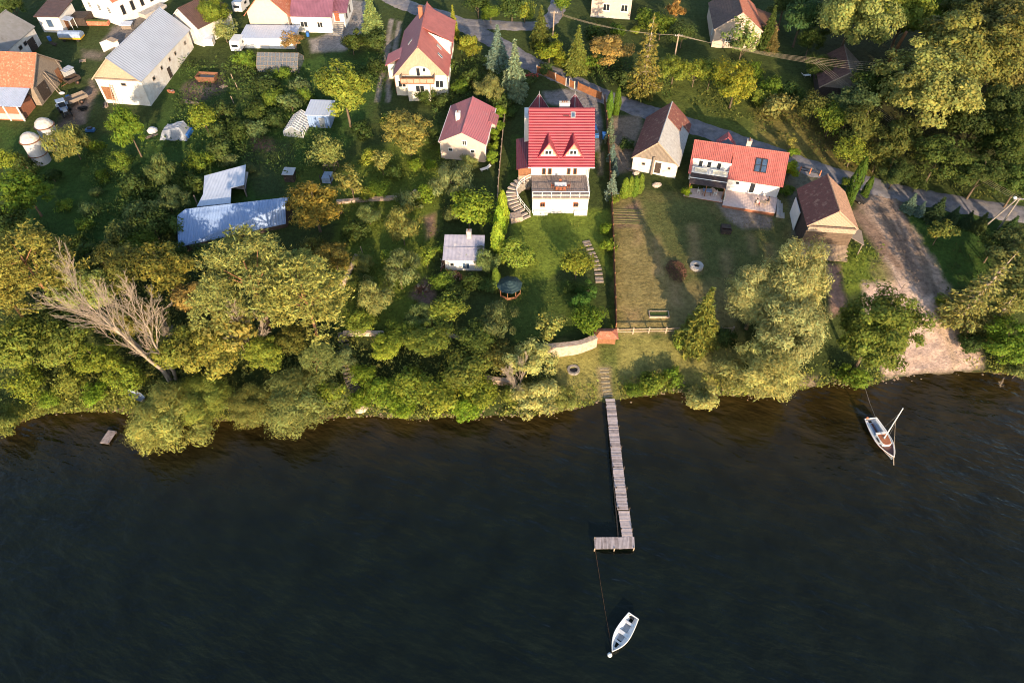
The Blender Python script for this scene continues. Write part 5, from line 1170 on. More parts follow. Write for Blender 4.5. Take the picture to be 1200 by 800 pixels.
for p in (P3(270,240,0),P3(233,243,0),(a[0]-.3,a[1]+.2,0)): mb.box((p[0],p[1],.8),(.16,.16,3.2),wood_grey)
mb.build('wall', r); mb = MB(); e = P3(288,225,0); mb.slab([(e[0]-3.2,e[1]-.6,1.4),(e[0]+.5,e[1]-.9,1.2),(e[0]+.3,e[1]+2.6,2.2),(e[0]-3.3,e[1]+2.5,2.4)],.08,grey_paint); mb.build('inner_roof', r)
a = G(209,289,0); b_ = G(335,262,0); q = G(209,289); r = thing('blue_shed', 'long silvery blue corrugated metal shed with sun flecks put into its colour', 'shed', q, 0)
lp = local(r); z0 = q.z+.3; r.location.z = z0
f1, f2 = P3(209,289.5,.9), P3(335,262,.9); e1, e2 = P3(208,252.5,3.3), P3(334,241,3.3); t1, t2 = P3(217,245,3.75), P3(338.5,231,3.75)
mb = MB(); mb.slab([e1,e2,t2,t1],.10,blue_metal); mb.slab([f1,f2,e2,e1],.10,blue_metal); mb.build('roof', r)
F1, F2, E1, E2, T1, T2 = map(Vector,(f1,f2,e1,e2,t1,t2)); dn = Vector((0,0,-.16))
def low(v, k=-1.6): return Vector((v.x,v.y,k))
iy = (F2-F1).cross(Vector((0,0,1))).normalized()*-.15
mb = MB(); A_ = [F1+iy,F2+iy,E2+dn,E1+dn,T2+dn,T1+dn]
mb.add([low(F1+iy),low(F2+iy),F2+iy+dn,F1+iy+dn,E1+dn,E2+dn,T1+dn,T2+dn,low(T1),low(T2)],[(0,1,2,3),(1,9,7,5,2),(8,0,3,4,6),(9,8,6,7)],wood_dark); mb.build('wall', r)
nf = (F2-F1).cross(E1-F1).normalized(); mb = MB()
for i in range(13): a_ = F1.lerp(F2,i/12); b_ = E1.lerp(E2,i/12); mb.tube([a_+nf*.02,b_+nf*.02],.035,blue_metal,4)
a_ = F1.lerp(E1,.5); b_ = F2.lerp(E2,.5); mb.tube([a_+nf*.02,b_+nf*.02],.03,blue_metal,4); mb.build('seams', r)
# ---------------------------------------------------------------- tin-roofed hut
q = G(521,318); b_ = G(566,319); r = thing('garden_hut', 'small white garden hut with a pale patchy tin roof and chimney', 'hut', q, math.atan2(b_.y-q.y,b_.x-q.x)); wl_ = (b_-q).length
zf = 2.35; zb_ = 3.5
mb = MB(); mb.add([(.15,.3,-.8),(wl_-.15,.3,-.8),(wl_-.15,.3,zf-.1),(.15,.3,zf-.1),(.15,4.3,-.8),(wl_-.15,4.3,-.8),(wl_-.15,4.3,zb_-.16),(.15,4.3,zb_-.16)],[(0,1,2,3),(5,4,7,6),(1,5,6,2),(4,0,3,7)],white_plaster); mb.build('wall', r)
mb = MB(); mb.slab([(-.15,-.05,zf),(wl_+.15,-.05,zf),(wl_+.15,4.5,zb_),(-.15,4.5,zb_)],.09,tin_rust); mb.box((wl_/2,2.2,(zf+zb_)/2+.06),(wl_+.3,.08,.05),tin_rust); mb.build('roof', r)
chimney(r, wl_*.62, 4.1, 3.0, 4.6, .7, concrete, .6)
window(r, (3.3,.3,1.0), (0,-1,0), 1.2, 1.2, white_paint, glass_blue, 1); window(r, (1.2,.3,1.2),(0,-1,0),.7,.7,white_paint,glass_dark,0)
# ---------------------------------------------------------------- gazebo
q = G(598,352); r = thing('gazebo', 'timber gazebo with a dark green octagonal roof under the trees', 'gazebo', q+Vector((-.1,1.6,-.3)), .2)
r.scale = (.82,.82,.82)
mb = MB(); mb.lathe([(2.35,2.35),(2.35,2.43),(.12,3.3)], gazebo_green, (0,0,0), 8); 
mb.build('roof', r)
for k in range(8):
    mb = MB(); a = math.pi/8+k*math.pi/4; mb.box((1.95*math.cos(a),1.95*math.sin(a),1.05),(.13,.13,2.7),wood_brown); mb.build('post', r)
mb = MB()
for k in range(7): a = math.pi/4*k+math.pi/4; mb.box((1.78*math.cos(a),1.78*math.sin(a),.5),(.06,1.3,.85),wood_brown,a)
mb.lathe([(2.1,-.6),(2.1,.12)], wood_brown, (0,0,0), 8); mb.build('parapet', r)
# ---------------------------------------------------------------- old barn with half red half grey roof
r, d = gable('old_barn', 'old whitewashed barn with brown-red tiles on one slope and mossy grey on the other', (24.2,99.09,-18.19,13.57,8.17,5.9,2.1), old_plaster, brown_tile, mossy_slate, 'barn', n=16, gab=wood_grey)
mb = MB(); slope(mb,(2.7,8.2,3.70),(2.7,13.62,3.70),(.02,8.2,5.99),(.02,13.62,5.99),brown_tile,.05,8); slope(mb,(4.1,10.6,2.2),(4.1,13.62,2.2),(2.6,10.6,3.78),(2.6,13.62,3.78),brown_tile,.05,5); mb.build('roof_patch', d['roof'])
door(r,(.6,.3,.9),(0,-1,0),1.0,2.0,wood_dark); window(r,(-1.9,.3,1.2),(0,-1,0),.6,.5,wood_grey,glass_dark,0); window(r,(2.5,.3,1.2),(0,-1,0),.5,.5,wood_pale,glass_dark,0)
mb = MB(); mb.tube([(-.3,-.1,-.3),(-.3,.15,3.0)],.22,wood_grey,8); mb.build('post', r)
# ---------------------------------------------------------------- weathered barn by the beach
r, d = gable('weathered_barn', 'weathered timber barn with dark brown and sunlit-toned rusty roof slopes and open boarded front', (48.35,80.94,-6.07,9.32,7.6,7.5,4.42), wood_dark, brown_tile, mat('lit_rusty_tile',(.46,.26,.165),.85,.2,2.5,.05,7,dirt=((.33,.17,.11),1.2,.58)), 'barn', n=12, gab=wood_pale, ins=.3, front=.25)  # right slope's rusty tile is lightened to imitate sunlight on it
for s_ in d['roof'].data.materials: pass
mb = MB(); mb.box((0,-.02,4.0),(7.0,.35,.8),wood_pale); mb.box((-.1,.12,2.4),(7.0,.2,2.4),mat('wood_shadow',(.13,.09,.065),.9,.15,2,.02,8,wave=[('Z',.3,.02)])); mb.build('front_boards', r)  # dark middle panel imitates the shade of an open porch recess
mb = MB(); mb.box((-3.75,6.4,1.7),(.12,4.0,3.6),white_plaster); mb.build('white_side_wall', r)
mb = MB()
for k in range(14): mb.box((-.15+.06*math.sin(k*3),-.06-.155*k,1.15-.105*k),(6.9+.3*math.sin(k*1.7),.15,.06),wood_pale,0)
mb.build('ramp', r)
mb = MB(); mb.slab([(3.3,.2,2.7),(5.6,-.3,1.7),(5.9,3.1,1.8),(3.3,3.4,2.9)],.09,wood_grey); mb.box((5.4,0,.3),(.14,.14,2.7),wood_grey); mb.box((5.6,2.9,.3),(.14,.14,2.7),wood_grey); mb.build('side_canopy', r)
# ---------------------------------------------------------------- coral-roofed house with terraces
yaw = 75.3-90; q = Vector((*onz(913,233,5.6), 5.6))
r = thing('coral_house', 'white house with coral red roof, solar windows, loggia and paved terraces', 'house', (45.34,96.77,5.6), R(75.3))
L_, Wd, Hh, Eh = 15.34, 8.8, 6.03, 2.45; w = Wd/2; sl_ = (Hh-Eh)/w
# local: y runs from the far gable (by the weathered barn) towards the old barn; x<0 is the lake side
mb = MB(); wi = w-.45; we = Eh+sl_*.45-.2
mb.add([(-wi,.35,-1),(wi,.35,-1),(wi,.35,we),(0,.35,Hh-.2),(-wi,.35,we),(-wi,8.7,-1),(wi,8.7,-1),(wi,8.7,we),(0,8.7,Hh-.2),(-wi,8.7,we)],[(0,1,2,3,4),(6,5,9,8,7),(1,6,7,2),(5,0,4,9)],white_plaster)
mb.add([(-wi+1.3,8.7,-1),(wi,8.7,-1),(wi,8.7,we),(0,8.7,Hh-.2),(-wi+1.3,8.7,4.35),(-wi+1.3,15,-1),(wi,15,-1),(wi,15,we),(0,15,Hh-.2),(-wi+1.3,15,4.35)],[(0,1,2,3,4),(6,5,9,8,7),(1,6,7,2),(5,0,4,9)],white_plaster)
mb.build('wall', r)
mb = MB(); slope(mb,(-w,0,Eh),(-w,8.9,Eh),(0,0,Hh),(0,8.9,Hh),coral_tile,.12,13)
slope(mb,(-w*.60,8.9,Eh+sl_*w*.40+.55),(-w*.60,15.34,Eh+sl_*w*.40+.55),(0,8.9,Hh+.06),(0,15.34,Hh+.06),coral_tile,.12,9); slope(mb,(-w,14.85,Eh),(-w,15.34,Eh),(-.3,14.85,Hh-.25),(-.3,15.34,Hh-.25),coral_tile,.12,1)
slope(mb,(w,0,Eh),(w,15.34,Eh),(0,0,Hh),(0,15.34,Hh),coral_tile,.12,13); mb.tube([(0,0,Hh+.05),(0,15.34,Hh+.05)],.12,coral_tile,8); rf = mb.build('roof', r)
nvx = Vector((-sl_,0,1)).normalized(); upx = Vector((1,0,sl_)).normalized()
for k in (3.55,4.55): window(r, Vector((-w*.47,k,Eh+(Hh-Eh)*.53))+nvx*.13, nvx, .92, 2.3, dark_paint, glass_blue, 0, 'roof_window', .10, up=upx)
for k in (3.55,4.55): 
    mb = MB(); c_ = Vector((-w*.47,k,Eh+(Hh-Eh)*.53))+nvx*.19; M_ = Matrix((upx.cross(nvx),nvx,upx)).transposed(); mb.box(c_,(.9,.05,.08),dark_paint,M=M_); mb.build('glazing_bar', r)
window(r,(-wi,7.1,1.75),(-1,0,0),.7,.7,white_paint,glass_dark,0); window(r,(-wi,4.6,1.2),(-1,0,0),.95,2.0,white_paint,glass_dark,0,'terrace_door')
chimney(r, .6, 6.6, 5.4, 7.0, .75, pink_plaster, .75, 3)
mb = MB(); slope(mb,(2.2,8.2,4.55),(4.9,8.2,3.6),(2.2,9.9,6.1),(4.9,9.9,5.6),crimson_tile,.1); slope(mb,(2.2,11.6,4.5),(4.9,11.6,3.6),(2.2,9.9,6.1),(4.9,9.9,5.6),crimson_tile,.1); mb.build('rear_dormer', r)
# loggia balcony and awning
mb = MB(); mb.box((-wi+.9,11.9,2.55),(1.9,6.0,.16),white_paint)
for k in range(7): mb.box((-wi+.05,9.1+.93*k,3.05),(.06,.06,.9),white_paint)
mb.box((-wi+.05,11.9,3.5),(.07,5.9,.07),white_paint); mb.box((-wi+.04,10.3,3.1),(.04,2.2,.75),cream_plaster); mb.box((-wi+.04,13.4,3.1),(.04,2.0,.75),cream_plaster); mb.build('balcony', r)
for k in (10.6,12.2,13.6): window(r,(-wi+1.3,k,3.55),(-1,0,0),.8,1.3,white_paint,glass_dark,0)
mb = MB(); mb.slab([(-wi-2.6,14.9,2.05),(-wi-2.6,8.9,2.05),(-wi-.1,8.9,2.5),(-wi-.1,14.9,2.5)],.06,brown_awning); mb.slab([(-wi-1.35,14.95,2.36),(-wi-1.35,8.85,2.36),(-wi-1.25,8.85,2.38),(-wi-1.25,14.95,2.38)],.05,white_paint); mb.build('pergola_roof', r)
for y in (9.1,12,14.7):
    mb = MB(); mb.box((-wi-2.5,y,.9),(.16,.16,2.3),wood_brown); mb.build('pergola_post', r)
# terraces
mb = MB(); mb.prism([(-wi-.01,.2),(-wi-.01,8.6),(-wi-4.3,8.9),(-wi-4.3,.6)][::1],-1.6,-.02,brick); tr_ = mb.build('terrace', r)
mb = MB(); mb.prism([(-wi-.01,.2),(-wi-.01,8.6),(-wi-4.35,8.95),(-wi-4.35,.55)],-.015,.06,paving); mb.build('terrace_paving', tr_)
mb = MB(); mb.prism([(-wi-.01,8.9),(-wi-.01,15.2),(-wi-3.2,15.3),(-wi-3.3,8.95)],-1.6,-.16,brick); t2_ = mb.build('lower_terrace', r); mb = MB(); mb.prism([(-wi+1.2,8.96),(-wi+1.2,15.2),(-wi-3.25,15.35),(-wi-3.35,8.98)],-.155,-.10,paving); mb.build('terrace_paving', t2_)
mb = MB()
for i in range(6): mb.box((-wi-2.4,.2-.34*i-.1,-.02-.17*i-.5),(4.2-.02*i,.36,1.0),concrete)
mb.build('stair', tr_)
mb = MB(); mb.box((-wi-1.9,8.78,.5),(2.6,.14,1.1),cream_plaster); mb.build('low_wall', tr_)
CORAL = r
# ---------------------------------------------------------------- houses along the top
r, d = gable('brown_roof_house', 'pinkish house with large dark brown roof above the lane hedge', (46.02,138.97,-5.67,13,9.9,6.9,3.3), pink_plaster, dark_brown_roof, clay_tile, n=12)
window(r,(-.2,.3,4.2),(0,-1,0),1.2,.8,white_paint,glass_dark,1); window(r,(-1.6,.3,1.4),(0,-1,0),1.0,1.1,white_paint,glass_dark,1); window(r,(-d['wi'],3,1.6),(-1,0,0),1.0,1.1)
mb = MB(); mb.box((7.2,8,.6),(3.4,7,2.8),wood_grey); an = mb.build('side_shed', r); mb = MB(); slope(mb,(9.2,4.2,2.0),(9.2,11.8,2.0),(4.9,4.2,3.2),(4.9,11.8,3.2),rust,.1); mb.build('side_shed_roof', an)
q = G(692,20); b_ = G(738,23); r = thing('rendered_house', 'pink rendered house at the top edge with two white windows', 'house', q, math.atan2(b_.y-q.y,b_.x-q.x)); wl_ = (b_-q).length
mb = MB(); mb.box((wl_/2,4.5,1.8),(wl_,9,5.8),pink_plaster); mb.box((wl_/2,-.03,.0),(wl_+.04,.05,.9),grey_plaster); mb.build('wall', r)
for k in (.38,.83): window(r,(wl_*k,0,2.2),(0,-1,0),1.5,1.5,white_paint,glass_dark,1,sill=True)
mb = MB(); slope(mb,(-.5,-.6,4.6),(wl_+.5,-.6,4.6),(-.5,4.5,8),(wl_+.5,4.5,8),clay_tile,.12,10); slope(mb,(-.5,9.6,4.6),(wl_+.5,9.6,4.6),(-.5,4.5,8),(wl_+.5,4.5,8),clay_tile,.12,10); mb.build('roof', r)
r, d = gable('ruined_barn', 'half collapsed dark barn under the trees of the wooded slope', (62.0,119.5,-12,11,9.0,6.0,2.6), wood_dark, mat('rotten_roof',(.11,.055,.045),.95,.2,1.5,.06,6), mat('rotten_grey',(.15,.125,.11),.95,.2,1.5,.06,6), 'barn', gab=wood_grey)
# ================================================================ jetty and boats
def wpt(px, py, z=0.0): return Vector((*onz(px, py, z), z))
dz = .55
r = thing('jetty', 'long narrow plank jetty with an L-shaped end platform reaching into the lake', 'jetty', wpt(736,635))
o_ = r.location.copy()
def planks(name, a0, a1, b0, b1, wd, m, jit, seed, ms=None):
    """walkway from edge a0-a1 to edge b0-b1, planks across"""
    rnd = random.Random(seed); mb = MB(); a0, a1, b0, b1 = [p-o_ for p in (a0,a1,b0,b1)]; L_ = ((a0+a1)/2-(b0+b1)/2).length; n = int(L_/wd)
    for i in range(n):
        t0, t1 = (i+.06)/n, (i+.94)/n; jx = rnd.uniform(-jit,jit)*.45; jz = rnd.uniform(0,.035)
        if rnd.random() < .02: continue
        e = (a1-a0).normalized()*jx; up = Vector((0,0,jz))
        q = [a0.lerp(b0,t0)+e+up, a1.lerp(b1,t0)+e+up, a1.lerp(b1,t1)+e+up, a0.lerp(b0,t1)+e+up]
        n_ = (q[1]-q[0]).cross(q[3]-q[0]); 
        if n_.z < 0: q = q[::-1]
        mb.slab(q, .05, rnd.choice(ms or [m,m,wood_jetty_dark]))
    return mb.build(name, r)
W_ = lambda a,b: wpt(a,b,dz)
planks('walkway_deck', W_(709.5,467), W_(720.5,467), W_(723.3,597), W_(736.3,597), .17, wood_jetty, .05, 1)
planks('walkway_deck', W_(724.5,598.5), W_(737.5,598.5), W_(729,628.5), W_(741.5,628.5), .17, wood_jetty, .05, 2, [wood_jetty])
planks('platform_deck', W_(696.3,629.3), W_(696.8,642.8), W_(743.2,628.8), W_(744,642.3), .15, wood_jetty, .03, 3, [wood_jetty,wood_jetty,wood_jetty_dark])
mb = MB()
for (a,b,c,d) in ((710.5,468,724.5,628),(719.5,468,739.5,628),(697,631,743,630.5),(697,641.5,743.5,641)): mb.tube([W_(a,b)-o_-Vector((0,0,.13)), W_(c,d)-o_-Vector((0,0,.13))], .07, wood_dark, 5)
mb.build('bearer', r)
for t_ in (0.05,.2,.35,.5,.65,.8,.95):
    for a,b,c,d in ((709.2,467,728.6,628),(720.8,467,741.8,628)):
        p = W_(a+(c-a)*t_, b+(d-b)*t_)-o_; mb = MB(); mb.tube([p+Vector((0,0,-2.5)), p+Vector((.03,0,.04+.28*((t_*7.3) % 1)))], .07, wood_dark, 7); mb.build('post', r)
for a,b in ((697,642.5),(697,630),(720,642.6),(743,642)):
    p = W_(a,b)-o_; mb = MB(); mb.tube([p+Vector((0,0,-2.5)), p+Vector((0,0,.1))], .08, wood_pale, 7); mb.build('post', r)
# rowboat
def hull(L, B, D, sheer, stern_w, n=18, m=None, mi=None, t=.04, bowp=2.0, flat=.35):
    """open hull along +y (bow at +y); returns outer/inner mesh builder and half-breadth function"""
    def hb(t_): return B/2*(stern_w+(1-stern_w)*math.sin(min(1,t_/.5)*math.pi/2)) if t_ < .5 else B/2*(1-((t_-.5)/.5)**bowp)
    mb = MB(); rings = []
    for sgn, mm, off in ((1,m,0),(-1,mi,t)):
        vs = []; fs = []; K = 9
        for i in range(n+1):
            t_ = i/n; y = (t_-.5)*L; b = max(.012,hb(t_)-off); zs = D+sheer*(t_**2)*1.0+sheer*.25*(1-t_)**2; kd = .0+.35*D*max(0,(t_-.75)/.25)**2+off
            for k in range(K):
                a = -1+2*k/(K-1); x = b*a; prof_ = abs(a)**2.6
                vs.append((x*(flat+(1-flat)*max(abs(a),.0)) if abs(a) < .99 else x, y, kd+(zs-kd)*prof_))
        for i in range(n):
            for k in range(K-1): f = (i*K+k, i*K+k+1, (i+1)*K+k+1, (i+1)*K+k); fs.append(f if sgn < 0 else f[::-1])
        fs.append(tuple(range(K)) if sgn > 0 else tuple(range(K-1,-1,-1)))
        mb.add(vs, fs, mm); rings.append([(vs[i*K], vs[i*K+K-1]) for i in range(n+1)])
    L0 = [p[0] for p in rings[0]]; R0 = [p[1] for p in rings[0]]
    return mb, hb, L0, R0
bow = wpt(717.5,763,.3); st_ = wpt(742,722,.3); d = bow-st_; c = (bow+st_)/2
r = thing('rowboat', 'white open rowboat with two grey floor wells moored off the jetty platform', 'rowboat', (c.x,c.y,-.12), math.atan2(d.y,d.x)-math.pi/2)
Lb = d.length*1.02; Bb = Lb*.36
mb, hb, L0, R0 = hull(Lb, Bb, .50, .18, .72, m=white_grp, mi=white_grp); mb.build('hull', r, smooth=True)
mb = MB(); mb.tube(L0, .05, white_paint, 6); mb.tube(R0, .05, white_paint, 6); mb.tube([L0[0],R0[0]], .06, white_paint, 6); mb.build('gunwale', r)
for y, w_ in ((-.30,.26),(-.02,.38),(.22,.22),(.40,.30)):
    mb = MB(); b = hb(.5+y)*1.8; b2 = hb(.5+y+.03)*1.75; yy = y*Lb; mb.prism([(-b/2,yy-w_/2),(b/2,yy-w_/2),(b2/2,yy+w_/2),(-b2/2,yy+w_/2)], .34,.40, white_grp); mb.build('thwart', r)
mb = MB(); mb.prism([(-hb(.15)*.7,-.36*Lb),(hb(.15)*.7,-.36*Lb),(hb(.6)*.7,.15*Lb),(-hb(.6)*.7,.15*Lb)], .12,.16, grey_paint); mb.build('floor_board', r)
mb = MB(); mb.box((.1,-.44*Lb,.5),(.5,.18,.12),dark_paint); mb.build('stern_bracket', r)
mb = MB(); mb.lathe([(.10,-.2),(.22,-.1),(.26,.05),(.2,.2),(.08,.28)], white_grp, (0,0,0), 12); o2 = mb.build('mooring_buoy', smooth=True); o2.location = wpt(714.5,767,.05); tag(o2, 'small white mooring buoy floating at the bow of the rowboat', 'buoy')
mb = MB(); a = wpt(697.5,643,.5); b = wpt(717.5,762,.45); mb.tube([a,a.lerp(b,.3)+Vector((0,0,-.25)),a.lerp(b,.6)+Vector((0,0,-.36)),b], .010, wood_brown, 5); tag(mb.build('mooring_rope'), 'thin rope hanging from the jetty platform down to the rowboat', 'rope')
# sailboat
bow = wpt(1046.5,536.5,.5); st_ = wpt(1020,490.5,.5); d = bow-st_; c = (bow+st_)/2
r = thing('sailboat', 'small moored sailboat with wooden cabin roof, bare mast and open cockpit', 'sailboat', (c.x,c.y,-.2), math.atan2(d.y,d.x)-math.pi/2)
Ls = d.length; Bs = Ls*.37
mb, hb, L0, R0 = hull(Ls, Bs, .75, .25, .74, m=white_grp, mi=white_grp, bowp=2.2); mb.build('hull', r, smooth=True)
mb = MB(); mb.tube([Vector(p)+Vector((0,0,-.12)) for p in L0], .035, wood_red, 5); mb.tube([Vector(p)+Vector((0,0,-.12)) for p in R0], .035, wood_red, 5); mb.build('rubbing_strake', r)
mb = MB(); mb.tube(L0, .055, white_paint, 6); mb.tube(R0, .055, white_paint, 6); mb.tube([L0[0],R0[0]], .06, white_paint, 6); mb.build('gunwale', r)
zd = .78
mb = MB(); ys = [.17,.24,.30,.36,.42,.47]; P = [(-hb(.5+y)*.93, y*Ls) for y in ys]+[(hb(.5+y)*.93, y*Ls) for y in ys[::-1]]; mb.prism(P[::-1], zd-.06, zd+.02, mahogany); mb.build('foredeck', r)
mb = MB(); ys = [-.46,-.3,-.15,0,.17]
for s_ in (-1,1):
    P = [(s_*hb(.5+y)*.93,y*Ls) for y in ys]+[(s_*hb(.5+y)*(.60 if y < -.06 else .68),y*Ls) for y in ys[::-1]]; mb.prism(P if s_ > 0 else P[::-1], zd-.1, zd-.02, white_grp)
mb.build('side_deck', r)
mb = MB(); P = [(-hb(.06)*.6,-.44*Ls),(hb(.06)*.6,-.44*Ls),(hb(.42)*.6,-.07*Ls),(-hb(.42)*.6,-.07*Ls)]; mb.prism(P,.22,.26,blue_sheet); mb.box((-.12,-.25*Ls,.30),(.22,.33*Ls,.1),mahogany)
for s_ in (-1,1): mb.box((s_*hb(.3)*.47,-.25*Ls,.40),(.3,.36*Ls,.12),blue_sheet)
mb.build('cockpit', r)
mb = MB(); w0, w1 = hb(.47)*.66, hb(.72)*.62; P = [(-w0,-.06*Ls),(w0,-.06*Ls),(hb(.6)*.66,.1*Ls),(w1,.20*Ls),(w1*.5,.225*Ls),(-w1*.5,.225*Ls),(-w1,.20*Ls),(-hb(.6)*.66,.1*Ls)]; mb.prism(P,.6,1.18,white_paint); cb = mb.build('cabin', r)
mb = MB(); P2 = [(x*.86,y*.97-.0) for x,y in P]; mb.prism(P2,1.183,1.23,varnish); mb.build('cabin_roof', cb)
mb = MB(); mb.box((0,-.065*Ls,1.2),(w0*2.05,.3,.12),white_paint); mb.build('cabin_coaming', cb)
mb = MB(); 
for s_ in (-1,1): mb.box((s_*(hb(.56)*.665+.01),.06*Ls,.92),(.05,.75,.2),dark_paint)
mb.build('pane', cb)
mb = MB(); m0 = Vector((0,.055*Ls,1.22)); 
qb = r.matrix_basis.copy(); 
rz = r.rotation_euler.z; base_w = Vector((math.cos(rz)*m0.x-math.sin(rz)*m0.y+r.location.x, math.sin(rz)*m0.x+math.cos(rz)*m0.y+r.location.y, m0.z-.2))
top_h = 6.0; mb.tube([m0, m0+Vector((0,-.35,top_h))], [.07,.055], white_paint, 8); mb.box(m0+Vector((0,0,.03)),(.3,.3,.08),steel); mast = mb.build('mast', r)
mb = MB(); bw = Vector((0,.5*Ls,1.0)); mb.tube([m0+Vector((0,-.2,3.6)), bw], .016, rope_pale, 4); mb.build('forestay', mast)
for s_ in (-1,1):
    mb = MB(); mb.tube([m0+Vector((0,-.3,5.2)), Vector((s_*hb(.55)*.95,-.02*Ls,.85))], .010, steel, 4); mb.build('shroud', mast)
mb = MB(); mb.tube([bw+Vector((0,-.05,-.05)), bw+Vector((.1,.75,-.75))], .045, rope_pale, 5); mb.build('anchor_line', r)
mb = MB(); mb.lathe([(.05,.75),(.14,.8),(.16,.95),(.1,1.1)], terracotta, (.55,-.5*Ls,.05), 8); mb.build('fender', r)
mb = MB(); a = wpt(1026.5,490,.85); b = G(1012,454); b.z = .3; mb.tube([a,a.lerp(b,.5)-Vector((0,0,.15)),b], .025, rope_pale, 5); tag(mb.build('shore_line'), 'taut pale line from the sailboat stern to the alder bank', 'rope')
# small dark dock in the bay
p0 = wpt(127,512,.3); r = thing('landing_stage', 'small dark plank landing stage in the bay under the willow bush', 'landing stage', (p0.x,p0.y,0), R(-10))
mb = MB()
for i in range(9): mb.box((0,-.9+.225*i,.32),(1.2,.19,.05),wood_jetty_dark)
mb.build('deck', r)
for s_ in ((-.55,-.85),(.55,-.85),(-.55,.85),(.55,.85)):
    mb = MB(); mb.tube([(s_[0],s_[1],-2),(s_[0],s_[1],.42)],.06,wood_dark,6); mb.build('post', r)
# ================================================================ fences, walls, steps
def fence_boards(name, label, pts, hgt, m, postm, step=2.4, solid=True, cat='fence', z_off=0, rail=False):
    W3 = [G(*p) for p in pts]; r = thing(name, label, cat, W3[0]); o_ = W3[0]; acc = []
    panels = MB(); posts = []
    for a, b in zip(W3, W3[1:]):
        n = max(1, round((b-a).length/step)); d = (b-a).normalized(); rz = math.atan2(d.y,d.x)
        for i in range(n):
            p, q = a.lerp(b,i/n), a.lerp(b,(i+1)/n); p.z = T(p.x,p.y); q.z = T(q.x,q.y); posts.append(p)
            if rail:
                for z in (.45,.95): panels.slab([p-o_+Vector((0,0,z)), q-o_+Vector((0,0,z)), q-o_+Vector((0,0,z+.13)), p-o_+Vector((0,0,z+.13))], .05, m)
            else:
                panels.slab([p-o_+Vector((0,0,-.1)), q-o_+Vector((0,0,-.1)), q-o_+Vector((0,0,hgt)), p-o_+Vector((0,0,hgt))], .06, m)
    posts.append(W3[-1]); panels.build('rail' if rail else 'board_panel', r)
    for p in posts:
        mb = MB(); mb.box(p-o_+Vector((0,.07,hgt/2)), (.16,.16,hgt+.35), postm); mb.build('post', r)
    return r
fence_boards('board_fence', 'long tall brown board fence between the white house garden and the dry lawn', [(708,122),(711,150),(714,200),(717,260),(719.5,330),(721,389)], 1.7, fence_brown, wood_brown)
fence_boards('lane_fence', 'orange-brown panel fence with stone posts along the lane behind the white house', [(629,86),(640,90),(651,95),(663,101)], 1.5, fence_orange, concrete)
fence_boards('lane_gate', 'closed orange-brown board gate between pale posts at the lane', [(667,102),(673,105)], 1.5, fence_orange, pale_stone, 1.0, cat='gate')
fence_boards('lane_fence', 'orange-brown panel fence past the gate to the lane corner', [(677,106),(690,112),(704,118)], 1.6, fence_orange, wood_brown)
fence_boards('rail_fence', 'low wooden rail fence along the lower end of the dry lawn', [(723,392),(760,391),(800,390),(858,390)], 1.1, wood_pale, wood_pale, 2.0, rail=True)
fence_boards('garden_fence', 'thin board fence beside the yellow-green hedge', [(591,140),(588,170),(584,215),(583,235)], 1.1, wood_pale, wood_grey, 2.2)
fence_boards('yard_gate', 'dark tubular gate across the drive behind the weathered barn', [(937,202),(960,207)], 1.0, dark_paint, terracotta, 2.0, rail=True, cat='gate')
def wall_strip(name, label, top, hgt, th, m, cat='wall'):
    W3 = [G(*p) for p in top]; r = MB(); o_ = W3[0]
    S = smooth_pts([Vector((p.x,p.y,0)) for p in W3], 4); rnd = random.Random(len(label))
    for a, b in zip(S, S[1:]):
        d = (b-a).normalized(); z = T((a.x+b.x)/2,(a.y+b.y)/2); c = (a+b)/2; r.box((c.x-o_.x,c.y-o_.y,z-o_.z+hgt/2-.3),((b-a).length*1.02,th*(1+.1*rnd.random()),hgt+.6+rnd.uniform(-.04,.04)), m, math.atan2(d.y,d.x))
    o = r.build(name); o.location = o_; return tag(o, label, cat, kind='thing')
wall_strip('stone_wall', 'curved pale stone terrace wall above the shore grass', [(638,416),(656,414.5),(680,411),(697,404)], 1.9, .8, stone_block)
wall_strip('stone_wall', 'short low stone wall in the bank beside the silvery willow', [(568,446),(588,449),(604,449)], .9, .6, stone_block)
wall_strip('concrete_wall', 'long pale wall at the head of the wooden bank stairs', [(403,393),(420,392),(450,393)], .7, .5, pale_stone)
wall_strip('garden_wall', 'low dry stone wall crossing the orchard grass', [(395,238),(420,236),(450,234),(480,231),(488,225)], .5, .6, stone_block)
wall_strip('bank_edging', 'low dark edging wall on the bank below the hut', [(500,390),(525,393),(545,399)], .4, .4, grey_stone)
def steps(name, label, pts, w, m, n, kind_mat=None, cat='steps', dz_=.12):
    S = smooth_pts([Vector((*G(*p)[:2],0)) for p in pts], 12); o_ = Vector((S[0].x,S[0].y,T(S[0].x,S[0].y))); mb = MB(); L_ = len(S)-1
    for i in range(n):
        t_ = i/(n-1)*L_; k = min(L_-1,int(t_)); p = S[k].lerp(S[k+1],t_-k); d = (S[k+1]-S[k]).normalized(); z = T(p.x,p.y); st_l = sum((b-a).length for a,b in zip(S,S[1:]))/n
        mb.box((p.x-o_.x,p.y-o_.y,z-o_.z+dz_-.1),(st_l*.62,w,.3),m,math.atan2(d.y,d.x))
    o = mb.build(name); o.location = o_; return tag(o, label, cat, kind='thing')
mat('bed_soil',(.17,.13,.07),.95,.3,3,.06,6,col2=(.10,.12,.03))
steps('garden_steps', 'curving stone edged garden steps down the white house lawn', [(687,284),(694,299),(700,314),(702.5,330)], 1.2, mat('step_stone',(.27,.22,.18),.9,.2,3,.04,6), 11)
